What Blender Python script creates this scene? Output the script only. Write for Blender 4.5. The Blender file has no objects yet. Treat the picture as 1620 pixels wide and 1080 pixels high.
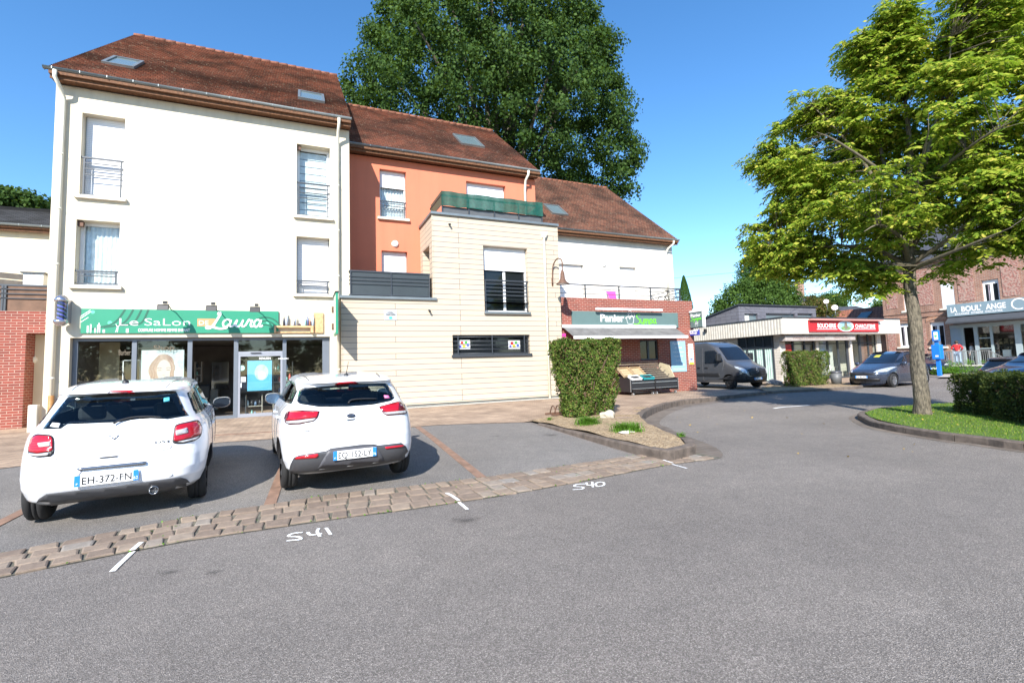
import bpy, bmesh, math, random
import numpy as np
from mathutils import Vector, Matrix
from mathutils.bvhtree import BVHTree
from mathutils.geometry import delaunay_2d_cdt
random.seed(7)
rng = np.random.default_rng(7)
sc = bpy.context.scene
col = sc.collection
R = math.radians

# ------------------------------------------------------------------ camera
YAW, PITCH, ROLL, FPX, CAMH = R(23.79), R(4.474), R(-1.884), 752.5, 1.55
PPY = 540 - 20.27
_cy, _sy, _cp, _sp = math.cos(YAW), math.sin(YAW), math.cos(PITCH), math.sin(PITCH)
FW = Vector((_sy*_cp, _cy*_cp, _sp))
_r = Vector((_cy, -_sy, 0)); _u = _r.cross(FW)
RT = math.cos(ROLL)*_r + math.sin(ROLL)*_u
UP = -math.sin(ROLL)*_r + math.cos(ROLL)*_u
CAM = Vector((0, 0, CAMH))
cd = bpy.data.cameras.new('camera'); cam = bpy.data.objects.new('camera', cd); col.objects.link(cam)
m = Matrix.Identity(4)
for i in range(3):
    m[i][0] = RT[i]; m[i][1] = UP[i]; m[i][2] = -FW[i]; m[i][3] = CAM[i]
cam.matrix_world = m
cd.sensor_width = 36; cd.lens = 36*FPX/1620; cd.shift_y = -20.27/1620
cd.clip_start = .05; cd.clip_end = 3000
sc.camera = cam

# ------------------------------------------------------------------ light
SUN = Vector((.80, 1.2, -1.0)).normalized()       # direction the light travels
elev = math.asin(-SUN.z); az = math.atan2(-SUN.x, -SUN.y)
w = bpy.data.worlds.new("World"); sc.world = w; w.use_nodes = True
nt = w.node_tree; nt.nodes.clear()
sky = nt.nodes.new('ShaderNodeTexSky'); sky.sky_type = 'NISHITA'; sky.sun_disc = False
sky.sun_elevation = elev; sky.sun_rotation = az
sky.altitude = 0; sky.air_density = 1.0; sky.dust_density = 0.1; sky.ozone_density = 3.0
bg = nt.nodes.new('ShaderNodeBackground'); bg.inputs[1].default_value = 0.13
wo = nt.nodes.new('ShaderNodeOutputWorld')
hs = nt.nodes.new('ShaderNodeHueSaturation'); hs.inputs['Saturation'].default_value = 1.22; nt.links.new(sky.outputs[0], hs.inputs['Color']); nt.links.new(hs.outputs[0], bg.inputs[0]); nt.links.new(bg.outputs[0], wo.inputs[0])
ld = bpy.data.lights.new('sun', 'SUN'); ld.energy = 4.6; ld.angle = R(.5); ld.color = (1, .955, .88)
lo = bpy.data.objects.new('sun', ld); col.objects.link(lo)
lo.rotation_euler = SUN.to_track_quat('-Z', 'Y').to_euler(); lo.location = (-20, -30, 40)
sc.view_settings.view_transform = 'Standard'; sc.view_settings.look = 'None'
sc.view_settings.exposure = 1.1; sc.view_settings.gamma = 1
sc.render.engine = 'CYCLES'

# ------------------------------------------------------------------ measuring helpers (photo pixel -> metres)
def ray(px, py): return FW + RT*((px-810)/FPX) - UP*((py-PPY)/FPX)
def W(px, py, Y):                       # on the vertical plane y = Y  -> (x, z)
    d = ray(px, py); s = Y/d.y; return d.x*s, CAMH + d.z*s
def V(px, py, X):                       # on the vertical plane x = X  -> (y, z)
    d = ray(px, py); s = X/d.x; return d.y*s, CAMH + d.z*s
def G(px, py, Z=0.):                    # on the ground
    d = ray(px, py); s = (Z-CAMH)/d.z; return d.x*s, d.y*s
def itp(v, xs, ys): return float(np.interp(v, xs, ys))
def gh(x, y):                           # height of the asphalt
    return itp(y, [6, 10, 13, 40], [0, .13, .18, .2]) * itp(x, [5.2, 6.4], [1, 0])
def GT(px, py, fn=None):
    z = 0
    for _ in range(8):
        x, y = G(px, py, z); z = (fn or gh)(x, y)
    return x, y, z
def pz(x, y):
    a = itp(y, [6, 10, 13, 40], [0, .13, .18, .2])+.004; b = itp(x, [9, 16], [.195, .12]); t = itp(x, [5, 8], [0, 1]); return a*(1-t)+b*t

# ------------------------------------------------------------------ object helpers
def tag(o, label=None, cat=None, group=None, kind=None):
    if label: o['label'] = label
    if cat: o['category'] = cat
    if group: o['group'] = group
    if kind: o['kind'] = kind
    return o
def thing(name, loc, label, cat, group=None, rz=0):
    o = bpy.data.objects.new(name, None); col.objects.link(o); o.location = loc; o.rotation_euler = (0, 0, rz)
    o.empty_display_size = .2
    return tag(o, label, cat, group)
def origin_of(o):
    v = Vector((0, 0, 0))
    while o: v += o.location; o = o.parent
    return v
class MB:
    def __init__(s): s.v = []; s.f = []; s.sm = []
    def add(s, vs, fs, smooth=False):
        n = len(s.v); s.v += [tuple(p) for p in vs]; s.f += [tuple(i+n for i in f) for f in fs]; s.sm += [smooth]*len(fs); return s
    def box(s, x0, x1, y0, y1, z0, z1):
        return s.add([(x0,y0,z0),(x1,y0,z0),(x1,y1,z0),(x0,y1,z0),(x0,y0,z1),(x1,y0,z1),(x1,y1,z1),(x0,y1,z1)],
              [(0,3,2,1),(4,5,6,7),(0,1,5,4),(1,2,6,5),(2,3,7,6),(3,0,4,7)])
    def quad(s, *p): return s.add(p, [tuple(range(len(p)))])
    def prism(s, pts, d, inv=False):      # polygon (3D points) extruded by vector d
        n = len(pts); q = [Vector(p)+Vector(d) for p in pts]
        fs = [tuple(range(n))[::-1], tuple(range(n, 2*n))] + [(i, (i+1) % n, n+(i+1) % n, n+i) for i in range(n)]
        return s.add(list(pts)+[tuple(p) for p in q], fs)
    def cyl(s, p0, p1, r0, r1=None, n=12, caps=True, smooth=True):
        r1 = r0 if r1 is None else r1; p0 = Vector(p0); p1 = Vector(p1); a = (p1-p0).normalized()
        b = a.orthogonal().normalized(); c = a.cross(b); vs = []
        for p, r in ((p0, r0), (p1, r1)):
            for i in range(n):
                t = 2*math.pi*i/n; vs.append(p+b*math.cos(t)*r+c*math.sin(t)*r)
        s.add(vs, [(i, (i+1) % n, n+(i+1) % n, n+i) for i in range(n)], smooth)
        if caps: s.add(vs, [tuple(range(n))[::-1], tuple(range(n, 2*n))])
        return s
    def tube(s, path, r, n=8, r1=None):
        P = [Vector(p) for p in path]; L = len(P); vs = []; up = None
        for i, p in enumerate(P):
            t = (P[min(i+1, L-1)]-P[max(i-1, 0)]).normalized()
            b = (up - t*up.dot(t)).normalized() if up is not None and (up - t*up.dot(t)).length > 1e-4 else t.orthogonal().normalized()
            up = b; c = t.cross(b); rr = r if r1 is None else r+(r1-r)*i/(L-1)
            for k in range(n):
                a = 2*math.pi*k/n; vs.append(p+b*math.cos(a)*rr+c*math.sin(a)*rr)
        fs = [(i*n+k, i*n+(k+1) % n, (i+1)*n+(k+1) % n, (i+1)*n+k) for i in range(L-1) for k in range(n)]
        s.add(vs, fs, True); s.add(vs[:n]+vs[-n:], [tuple(range(n))[::-1], tuple(range(n, 2*n))]); return s
    def lathe(s, prof, c, n=20, axis=(0,0,1), smooth=True):
        c = Vector(c); a = Vector(axis).normalized(); b = a.orthogonal().normalized(); d = a.cross(b); vs = []
        for r, h in prof:
            for i in range(n):
                t = 2*math.pi*i/n; vs.append(c+a*h+b*math.cos(t)*r+d*math.sin(t)*r)
        return s.add(vs, [(j*n+i, j*n+(i+1) % n, (j+1)*n+(i+1) % n, (j+1)*n+i) for j in range(len(prof)-1) for i in range(n)], smooth)
    def ribbon(s, pts, w, org, xd, ud, t=.003):      # stroke drawn on a plane: one mitred strip with thickness
        P = [Vector((p[0], p[1])) for p in pts]; P = [p for i, p in enumerate(P) if i == 0 or (p-P[i-1]).length > 1e-4]
        nd = Vector(xd).cross(Vector(ud)); o = Vector(org); X = Vector(xd); U = Vector(ud); n = len(P)
        if n < 2: return s
        e0 = (P[0]-P[1]).normalized()*w*.35; e1 = (P[-1]-P[-2]).normalized()*w*.35; vs = []
        for i in range(n):
            d = (P[min(i+1, n-1)]-P[max(i-1, 0)]).normalized(); m_ = Vector((-d.y, d.x))*w/2; q = P[i]+(e0 if i == 0 else e1 if i == n-1 else Vector((0, 0))); h = t+.00025*i
            for a in (q+m_, q-m_): vs.append(o+X*a.x+U*a.y+nd*h); vs.append(o+X*a.x+U*a.y)
        fs = []
        for i in range(n-1):
            k = 4*i; fs += [(k, k+2, k+6, k+4), (k+1, k, k+4, k+5), (k+2, k+3, k+7, k+6)]
        fs += [(0, 1, 3, 2), (4*n-4, 4*n-2, 4*n-1, 4*n-3)]
        return s.add(vs, fs)
    def build(s, name, mat, parent=None, local=False, bevel=0, center=None):
        me = bpy.data.meshes.new(name); off = Vector((0, 0, 0))
        o = bpy.data.objects.new(name, me)
        if parent is not None:
            o.parent = parent
            if not local: off = origin_of(parent)
        elif not local:
            A = np.array(s.v); off = Vector(((A[:,0].min()+A[:,0].max())/2, (A[:,1].min()+A[:,1].max())/2, A[:,2].min())); o.location = off
        me.from_pydata([(a-off.x, b-off.y, c-off.z) for a, b, c in s.v], [], s.f)
        me.polygons.foreach_set('use_smooth', s.sm)
        me.materials.append(mat); me.validate(); me.update(); col.objects.link(o)
        bm = bmesh.new(); bm.from_mesh(me); bmesh.ops.remove_doubles(bm, verts=bm.verts, dist=1e-5) if any(s.sm) else None
        bmesh.ops.recalc_face_normals(bm, faces=bm.faces) if not any(s.sm) else None
        bm.to_mesh(me); bm.free()
        if bevel:
            b = o.modifiers.new('b', 'BEVEL'); b.width = bevel; b.segments = 2; b.limit_method = 'ANGLE'; b.angle_limit = R(40)
        return o
def fastmesh(name, verts, faces, mat, parent=None, cols=None, quads=4, smooth=False):
    """verts Nx3, faces Mxk numpy"""
    me = bpy.data.meshes.new(name); off = np.array(origin_of(parent)) if parent is not None else np.zeros(3)
    o = bpy.data.objects.new(name, me)
    if parent is not None: o.parent = parent
    else:
        off = np.array([(verts[:,0].min()+verts[:,0].max())/2, (verts[:,1].min()+verts[:,1].max())/2, verts[:,2].min()]); o.location = off
    v = (verts-off).astype(np.float32); k = faces.shape[1]
    me.vertices.add(len(v)); me.vertices.foreach_set('co', v.ravel())
    me.loops.add(faces.size); me.loops.foreach_set('vertex_index', faces.ravel().astype(np.int32))
    me.polygons.add(len(faces)); me.polygons.foreach_set('loop_start', np.arange(0, faces.size, k, dtype=np.int32))
    me.polygons.foreach_set('loop_total', np.full(len(faces), k, dtype=np.int32))
    me.update(calc_edges=True); me.validate()
    if smooth: me.polygons.foreach_set('use_smooth', np.ones(len(faces), bool))
    me.materials.append(mat); col.objects.link(o); return o
def copy_tree(o, parent=None):
    c = o.copy(); col.objects.link(c); c.parent = parent
    for ch in list(o.children): copy_tree(ch, c)
    return c

# ------------------------------------------------------------------ materials
class NT:
    def __init__(s, name):
        s.m = bpy.data.materials.new(name); s.m.use_nodes = True; s.t = s.m.node_tree; s.n = s.t.nodes
        s.b = s.n['Principled BSDF']; s.out = s.n['Material Output']
    def N(s, t, **k):
        n = s.n.new('ShaderNode'+t)
        for a, b in k.items():
            if a.startswith('_'): setattr(n, a[1:], b)
            else: n.inputs[a.replace('__', ' ')].default_value = b
        return n
    def L(s, a, b): s.t.links.new(a, b)
    def coord(s, kind='Object'): return s.N('TexCoord').outputs[kind]
    def noise(s, scale, detail=3, vec=None, rough=.55):
        n = s.N('TexNoise', Scale=scale, Detail=detail, Roughness=rough); s.L(vec or s.coord(), n.inputs['Vector']); return n.outputs['Fac']
    def ramp(s, fac, stops):
        r = s.N('ValToRGB'); s.L(fac, r.inputs[0]); e = r.color_ramp.elements
        while len(e) < len(stops): e.new(.5)
        for i, (p, c) in enumerate(stops): e[i].position = p; e[i].color = (*c, 1) if len(c) == 3 else c
        return r.outputs[0]
    def mix(s, fac, a, b, mode='MIX'):
        n = s.N('MixRGB', _blend_type=mode)
        for i, v in ((0, fac), (1, a), (2, b)):
            if hasattr(v, 'is_linked'): s.L(v, n.inputs[i])
            elif i == 0: n.inputs[0].default_value = v
            else: n.inputs[i].default_value = (*v, 1)
        return n.outputs[0]
    def math(s, op, a, b=0.0):
        n = s.N('Math', _operation=op)
        for i, v in ((0, a), (1, b)):
            if hasattr(v, 'is_linked'): s.L(v, n.inputs[i])
            else: n.inputs[i].default_value = v
        return n.outputs[0]
    def bump(s, h, dist=.01, strength=.6):
        b = s.N('Bump', Strength=strength, Distance=dist); s.L(h, b.inputs['Height']); s.L(b.outputs[0], s.b.inputs['Normal'])
    def base(s, c): s.L(c, s.b.inputs['Base Color']) if hasattr(c, 'is_linked') else setattr(s.b.inputs['Base Color'], 'default_value', (*c, 1))
    def wallvec(s):
        sp = s.N('SeparateXYZ'); s.L(s.coord(), sp.inputs[0]); c = s.N('CombineXYZ')
        s.L(s.math('ADD', sp.outputs[0], sp.outputs[1]), c.inputs[0]); s.L(sp.outputs[2], c.inputs[1]); return c.outputs[0]
_mc = {}
def M(name, c, rough=.7, metal=0, var=.12, scale=3, bump=0, bscale=60, spec=.5, coat=0):
    if name in _mc: return _mc[name]
    k = NT(name); k.b.inputs['Roughness'].default_value = rough; k.b.inputs['Metallic'].default_value = metal
    k.b.inputs['Specular IOR Level'].default_value = spec
    if coat: k.b.inputs['Coat Weight'].default_value = coat; k.b.inputs['Coat Roughness'].default_value = .04
    if var:
        n = k.noise(scale, 5); a = tuple(x*(1-var) for x in c); b = tuple(min(1, x*(1+var*.6)) for x in c)
        k.base(k.ramp(n, [(.3, a), (.7, b)]))
    else: k.base(c)
    if bump: k.bump(k.noise(bscale, 4), bump)
    _mc[name] = k.m; return k.m
def brick_mat(name, c1, c2, mortar, bw=.23, bh=.078, ms=.011, dirt=.25, bump=.004, offset=.5, vec=None):
    k = NT(name); t = k.N('TexBrick', Scale=1, Mortar__Size=ms, Mortar__Smooth=.15, Bias=-.1, Brick__Width=bw, Row__Height=bh)
    t.offset = offset; t.inputs['Color1'].default_value = (*c1, 1); t.inputs['Color2'].default_value = (*c2, 1); t.inputs['Mortar'].default_value = (*mortar, 1)
    k.L(vec(k) if vec else k.wallvec(), t.inputs['Vector'])
    n = k.noise(1.3, 6); c = k.mix(dirt, t.outputs['Color'], k.ramp(n, [(.3, (.25, .22, .2)), (.7, (1, 1, 1))]), 'MULTIPLY')
    k.base(c); k.b.inputs['Roughness'].default_value = .85
    inv = k.math('SUBTRACT', 1.0, t.outputs['Fac']); k.bump(k.math('ADD', inv, k.math('MULTIPLY', k.noise(90, 2), .3)), bump); return k.m

# rough cast render: fine grain, faint stains running down
def render_mat(name, c, stain=.12):
    k = NT(name); n = k.noise(.6, 6); v = k.N('Mapping'); v.inputs['Scale'].default_value = (3, 3, .25); k.L(k.coord(), v.inputs[0])
    n2 = k.noise(1.2, 6, v.outputs[0])
    c1 = k.ramp(n, [(.3, tuple(x*(1-stain) for x in c)), (.65, c)])
    k.base(k.mix(.6, c1, k.ramp(n2, [(.25, tuple([1-stain*1.3]*3)), (.55, (1, 1, 1))]), 'MULTIPLY'))
    k.b.inputs['Roughness'].default_value = .92; k.bump(k.noise(180, 3), .003, .5); return k.m
MAT = {}
def lined_paint(name, c, rough=.22, metal=0):
    k = NT(name); k.base(c); k.b.inputs['Roughness'].default_value = rough; k.b.inputs['Metallic'].default_value = metal; k.b.inputs['Coat Weight'].default_value = .9; k.b.inputs['Coat Roughness'].default_value = .04
    g = k.N('NewGeometry'); d = k.N('BsdfDiffuse'); d.inputs[0].default_value = (.03, .03, .033, 1); mx = k.N('MixShader'); k.L(g.outputs['Backfacing'], mx.inputs[0]); k.L(k.b.outputs[0], mx.inputs[1]); k.L(d.outputs[0], mx.inputs[2]); k.L(mx.outputs[0], k.out.inputs[0]); return k.m
MAT['white_wall'] = render_mat('cream_render', (.68, .61, .475), .2)
MAT['orange_wall'] = render_mat('terracotta_render', (.60, .185, .105), .10)
MAT['white_wall2'] = render_mat('white_render', (.72, .68, .61), .16)
MAT['cream_wall'] = render_mat('pale_cream_render', (.72, .63, .45))
MAT['brick'] = brick_mat('red_brick', (.27, .058, .038), (.19, .042, .03), (.42, .31, .25), bw=.26, bh=.08, ms=.007)
def asph(name, a, b, sc_=1.0):
    k = NT(name); co = k.coord()
    vo = k.N('TexVoronoi', Scale=180*sc_); k.L(co, vo.inputs['Vector'])
    sp = k.N('SeparateColor'); k.L(vo.outputs['Color'], sp.inputs[0])
    st = k.ramp(sp.outputs[0], [(.0, a), (.55, tuple((x+y)/2 for x, y in zip(a, b))), (.85, b), (1, tuple(min(1, x*1.45) for x in b))])
    big = k.noise(.35, 5); big2 = k.noise(3.5, 5)
    c = k.mix(.55, st, k.ramp(big, [(.3, (.72, .71, .70)), (.68, (1.1, 1.09, 1.07))]), 'MULTIPLY')
    c = k.mix(.35, c, k.ramp(big2, [(.3, (.75, .75, .75)), (.7, (1.15, 1.14, 1.12))]), 'MULTIPLY')
    mp = k.N('Mapping'); mp.inputs['Scale'].default_value = (.25, 1.2, 1); mp.inputs['Rotation'].default_value = (0, 0, R(-25)); k.L(co, mp.inputs[0])
    c = k.mix(.3, c, k.ramp(k.noise(.5, 5, mp.outputs[0]), [(.35, (.8, .8, .8)), (.62, (1.12, 1.11, 1.08))]), 'MULTIPLY')
    k.base(c); k.b.inputs['Roughness'].default_value = .9; k.b.inputs['Specular IOR Level'].default_value = .35
    k.bump(vo.outputs['Distance'], .006, .8); return k.m
MAT['asphalt'] = asph('asphalt', (.115, .102, .092), (.285, .255, .232))
MAT['bay_asphalt'] = asph('bay_asphalt', (.108, .101, .094), (.29, .268, .25), 1.2)
def pave_vec(k):
    m_ = k.N('Mapping'); m_.inputs['Rotation'].default_value = (0, 0, R(45)); k.L(k.coord(), m_.inputs[0]); return m_.outputs[0]
MAT['paver'] = brick_mat('clay_paver', (.50, .36, .25), (.37, .26, .18), (.17, .14, .11), .21, .105, .007, .6, .002, vec=pave_vec)
MAT['mulch'] = None
k = NT('straw_mulch'); vo = k.N('TexVoronoi', Scale=55); mp = k.N('Mapping'); mp.inputs['Scale'].default_value = (1, .35, 1); mp.inputs['Rotation'].default_value = (0, 0, .6)
nv = k.N('TexNoise', Scale=9, Detail=3); k.L(k.coord(), nv.inputs['Vector']); av = k.N('VectorMath', _operation='MULTIPLY_ADD'); k.L(nv.outputs['Color'], av.inputs[0]); av.inputs[1].default_value = (.25, .25, .25); k.L(k.coord(), av.inputs[2])
k.L(av.outputs[0], mp.inputs[0]); k.L(mp.outputs[0], vo.inputs['Vector'])
sp = k.N('SeparateColor'); k.L(vo.outputs['Color'], sp.inputs[0])
k.base(k.ramp(sp.outputs[0], [(0, (.16, .10, .055)), (.4, (.36, .25, .14)), (1, (.55, .42, .27))])); k.bump(vo.outputs['Distance'], .02, 1); k.b.inputs['Roughness'].default_value = .95
MAT['mulch'] = k.m
k = NT('lawn'); n = k.noise(3, 6); n2 = k.noise(60, 3)
k.base(k.mix(.5, k.ramp(n, [(.3, (.055, .115, .012)), (.7, (.115, .19, .022))]), k.ramp(n2, [(.3, (.03, .08, .01)), (.7, (.15, .24, .035))]))); k.b.inputs['Roughness'].default_value = .9; k.bump(n2, .03, 1)
MAT['lawn'] = k.m
def leaf_mat(name, stops, trans=.35, rough=.7):
    k = NT(name); g = k.N('NewGeometry'); o = k.ramp(g.outputs['Random Per Island'], stops)
    k.base(o); k.b.inputs['Roughness'].default_value = rough; k.b.inputs['Specular IOR Level'].default_value = .2
    t = k.N('BsdfTranslucent'); k.L(k.mix(.5, o, (.25, .4, .02)), t.inputs[0])
    mx = k.N('MixShader'); mx.inputs[0].default_value = trans; k.L(k.b.outputs[0], mx.inputs[1]); k.L(t.outputs[0], mx.inputs[2]); k.L(mx.outputs[0], k.out.inputs[0]); return k.m
MAT['leaf_tree'] = leaf_mat('pinnate_leaf', [(0, (.075, .15, .014)), (.4, (.22, .31, .026)), (.85, (.40, .44, .055)), (1, (.55, .46, .09))], .45)
MAT['leaf_plane'] = leaf_mat('plane_leaf', [(0, (.018, .042, .008)), (.6, (.034, .075, .012)), (1, (.065, .115, .022))], .2)
MAT['leaf_hedge'] = leaf_mat('hedge_leaf', [(0, (.035, .07, .012)), (.5, (.085, .145, .022)), (.82, (.17, .20, .04)), (.9, (.16, .10, .05)), (1, (.20, .12, .07))], .2)
MAT['leaf_dark'] = leaf_mat('dark_hedge_leaf', [(0, (.02, .035, .01)), (.7, (.04, .06, .015)), (1, (.13, .14, .03))], .2)
MAT['leaf_far'] = leaf_mat('far_leaf', [(0, (.03, .065, .012)), (1, (.08, .145, .025))], .25)
MAT['leaf_conifer'] = leaf_mat('conifer_leaf', [(0, (.02, .06, .01)), (1, (.05, .11, .02))], .15)
MAT['leaf_grass'] = leaf_mat('grass_blade', [(0, (.06, .16, .012)), (1, (.13, .28, .03))], .3)
k = NT('bark'); n = k.noise(9, 6); mp = k.N('Mapping'); mp.inputs['Scale'].default_value = (1, 1, .25); k.L(k.coord(), mp.inputs[0]); n2 = k.noise(34, 6, mp.outputs[0])
k.base(k.mix(.6, k.ramp(n, [(.38, (.05, .042, .03)), (.6, (.18, .15, .105))]), k.ramp(n2, [(.38, (.03, .026, .02)), (.62, (.20, .17, .125))]))); k.b.inputs['Roughness'].default_value = .95; k.bump(n2, .03, 1)
MAT['bark'] = k.m
# beige cladding boards
k = NT('beige_cladding'); t = k.N('TexBrick', Scale=1, Mortar__Size=.009, Mortar__Smooth=.1, Brick__Width=6.5, Row__Height=.197); t.offset = .37; t.offset_frequency = 3
t.inputs['Color1'].default_value = (.52, .435, .33, 1); t.inputs['Color2'].default_value = (.50, .415, .315, 1); t.inputs['Mortar'].default_value = (.13, .12, .13, 1)
k.L(k.wallvec(), t.inputs['Vector']); mp = k.N('Mapping'); mp.inputs['Scale'].default_value = (.6, .6, 9); k.L(k.coord(), mp.inputs[0])
k.base(k.mix(.5, t.outputs['Color'], k.ramp(k.noise(4, 6, mp.outputs[0]), [(.3, (.88, .88, .88)), (.7, (1, 1, 1))]), 'MULTIPLY')); k.bump(k.math('SUBTRACT', 1.0, t.outputs['Fac']), .006); k.b.inputs['Roughness'].default_value = .75
MAT['cladding'] = k.m
# clay roof tiles
def tile_mat(name, a, b, lich=.5, w_=.19, h_=.16):
    k = NT(name); t = k.N('TexBrick', Scale=1, Mortar__Size=.012, Mortar__Smooth=.3, Brick__Width=w_, Row__Height=h_, Bias=-.2)
    t.inputs['Color1'].default_value = (*a, 1); t.inputs['Color2'].default_value = (*b, 1); t.inputs['Mortar'].default_value = (a[0]*.3, a[1]*.3, a[2]*.3, 1)
    sp = k.N('SeparateXYZ'); k.L(k.coord(), sp.inputs[0]); c = k.N('CombineXYZ'); k.L(sp.outputs[0], c.inputs[0]); k.L(k.math('MULTIPLY', sp.outputs[1], 1/math.cos(R(39.4))), c.inputs[1]); k.L(c.outputs[0], t.inputs['Vector'])
    cc = k.mix(.8, t.outputs['Color'], k.ramp(k.noise(.9, 7), [(.36, (.28, .28, .26)), (.58, (1, 1, 1))]), 'MULTIPLY')
    l = k.N('TexNoise', Scale=11, Detail=5, Roughness=.8); k.L(k.coord(), l.inputs['Vector'])
    l2 = k.ramp(l.outputs['Fac'], [(.57, (0, 0, 0)), (.65, (lich, lich, lich))])
    k.base(k.mix(l2, cc, (.38, .35, .25))); k.b.inputs['Roughness'].default_value = .9; k.bump(k.math('SUBTRACT', 1.0, t.outputs['Fac']), .006); return k.m
MAT['tiles'] = tile_mat('clay_tiles', (.25, .09, .05), (.15, .062, .04), .6)
MAT['tiles2'] = tile_mat('orange_clay_tiles', (.42, .15, .08), (.30, .10, .055), .3, .22, .2)
MAT['slate'] = tile_mat('slate_tiles', (.075, .078, .09), (.055, .057, .065), .05, .25, .2)
k = NT('window_glass'); k.b.inputs['Base Color'].default_value = (.012, .015, .018, 1); k.b.inputs['Roughness'].default_value = .03; k.b.inputs['Specular IOR Level'].default_value = .45
MAT['glass'] = k.m
def clear_glass(name, tint=(.75, .8, .8), refl=.09):
    k = NT(name); tr = k.N('BsdfTransparent'); tr.inputs[0].default_value = (*tint, 1); g = k.N('BsdfGlossy', Roughness=.02); fr = k.N('LayerWeight', Blend=.5)
    mx = k.N('MixShader'); k.L(k.math('ADD', .045, k.math('MULTIPLY', k.math('POWER', fr.outputs['Facing'], 4.0), .7)), mx.inputs[0]); k.L(tr.outputs[0], mx.inputs[1]); k.L(g.outputs[0], mx.inputs[2]); k.L(mx.outputs[0], k.out.inputs[0]); return k.m
MAT['clear'] = clear_glass('clear_pane', (.93, .96, .95))
MAT['tinted'] = clear_glass('tinted_pane', (.22, .26, .27))
MAT['anthracite'] = M('anthracite_metal', (.055, .062, .072), .45, .3, .1)
MAT['alu'] = M('grey_aluminium', (.33, .34, .38), .4, .4, .06)
MAT['zinc'] = M('zinc', (.23, .255, .26), .45, .6, .15)
MAT['pvc'] = M('white_pvc', (.78, .78, .78), .35, 0, .03)
MAT['shutter'] = None
k = NT('roller_shutter'); wv = k.N('TexWave', Scale=5.6, _bands_direction='Z', _wave_profile='SAW'); k.L(k.coord(), wv.inputs['Vector'])
k.base(k.ramp(wv.outputs['Fac'], [(.0, (.78, .78, .80)), (.85, (.74, .74, .76)), (1, (.35, .35, .37))])); k.bump(wv.outputs['Fac'], .006, .7); k.b.inputs['Roughness'].default_value = .5
MAT['shutter'] = k.m
MAT['sill'] = M('pale_concrete', (.66, .62, .54), .9, 0, .15, 8)
MAT['pipe'] = M('ivory_pvc_pipe', (.72, .68, .56), .45, 0, .06)
MAT['wood'] = M('weathered_eave_wood', (.15, .065, .028), .8, 0, .5, 14)
MAT['curtain'] = M('white_curtain', (.7, .72, .76), .9, 0, .2, 8)
MAT['black'] = M('black_plastic', (.018, .018, .02), .5, 0, .1)
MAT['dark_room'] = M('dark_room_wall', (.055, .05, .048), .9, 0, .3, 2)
MAT['white'] = M('white_paint', (.8, .8, .8), .5, 0, .02)
MAT['green_sign'] = M('green_sign_board', (.018, .235, .135), .45, 0, .04)
MAT['grey_sign'] = M('grey_green_sign_board', (.105, .165, .16), .5, 0, .04)
MAT['red_sign'] = M('red_sign_board', (.45, .02, .028), .5, 0, .05)
MAT['blue_grey_sign'] = M('blue_grey_sign_board', (.19, .26, .30), .5, 0, .05)
MAT['lime'] = M('lime_green_letters', (.14, .62, .03), .5, 0, 0)
MAT['orange'] = M('orange_label', (.66, .27, .12), .6, 0, .05)
MAT['kerb'] = M('brown_kerb_stone', (.125, .098, .08), .9, 0, .45, 6, .01, 40)
MAT['rust'] = M('rusty_brown_metal', (.14, .075, .05), .7, .2, .25, 9)
MAT['galv'] = M('galvanised_steel', (.42, .43, .43), .4, .7, .1)

# ------------------------------------------------------------------ lettering
def text(s, x0, x1, zc, h, name, mat, parent, org=(0,0,0), xd=(1,0,0), ud=(0,0,1), bold=0, shear=0, t=.004, space=1):
    """text filling x0..x1 along xd, cap height h centred on zc along ud"""
    cu = bpy.data.curves.new('t', 'FONT'); cu.body = s; cu.size = 1; cu.offset = bold; cu.shear = shear; cu.space_character = space; cu.fill_mode = 'FRONT'; cu.resolution_u = 4
    ob = bpy.data.objects.new('t', cu); col.objects.link(ob)
    dg = bpy.context.evaluated_depsgraph_get(); me = bpy.data.meshes.new_from_object(ob.evaluated_get(dg))
    bpy.data.objects.remove(ob); bpy.data.curves.remove(cu)
    A = np.array([v.co[:] for v in me.vertices]); fs = [tuple(p.vertices) for p in me.polygons]; bpy.data.meshes.remove(me)
    capn = .73 if any(ch.isupper() or ch.isdigit() for ch in s) else .5
    a0, a1 = A[:,0].min(), A[:,0].max(); X = Vector(xd); U = Vector(ud); n = X.cross(U); o = Vector(org)
    mb = MB(); vs = [o + X*(x0+(x-a0)/(a1-a0)*(x1-x0)) + U*(zc-h/2+y/capn*h) + n*t for x, y, z in A]
    mb.add(vs, fs); return mb.build(name, mat, parent)
def smooth_path(P, k=6):
    out = []
    for i in range(len(P)-1):
        p0 = P[max(i-1, 0)]; p1 = P[i]; p2 = P[i+1]; p3 = P[min(i+2, len(P)-1)]
        for j in range(k):
            t = j/k; out.append(tuple(.5*((2*b)+(-a+c)*t+(2*a-5*b+4*c-d)*t*t+(-a+3*b-3*c+d)*t**3) for a, b, c, d in zip(p0, p1, p2, p3)))
    out.append(P[-1]); return out
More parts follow.
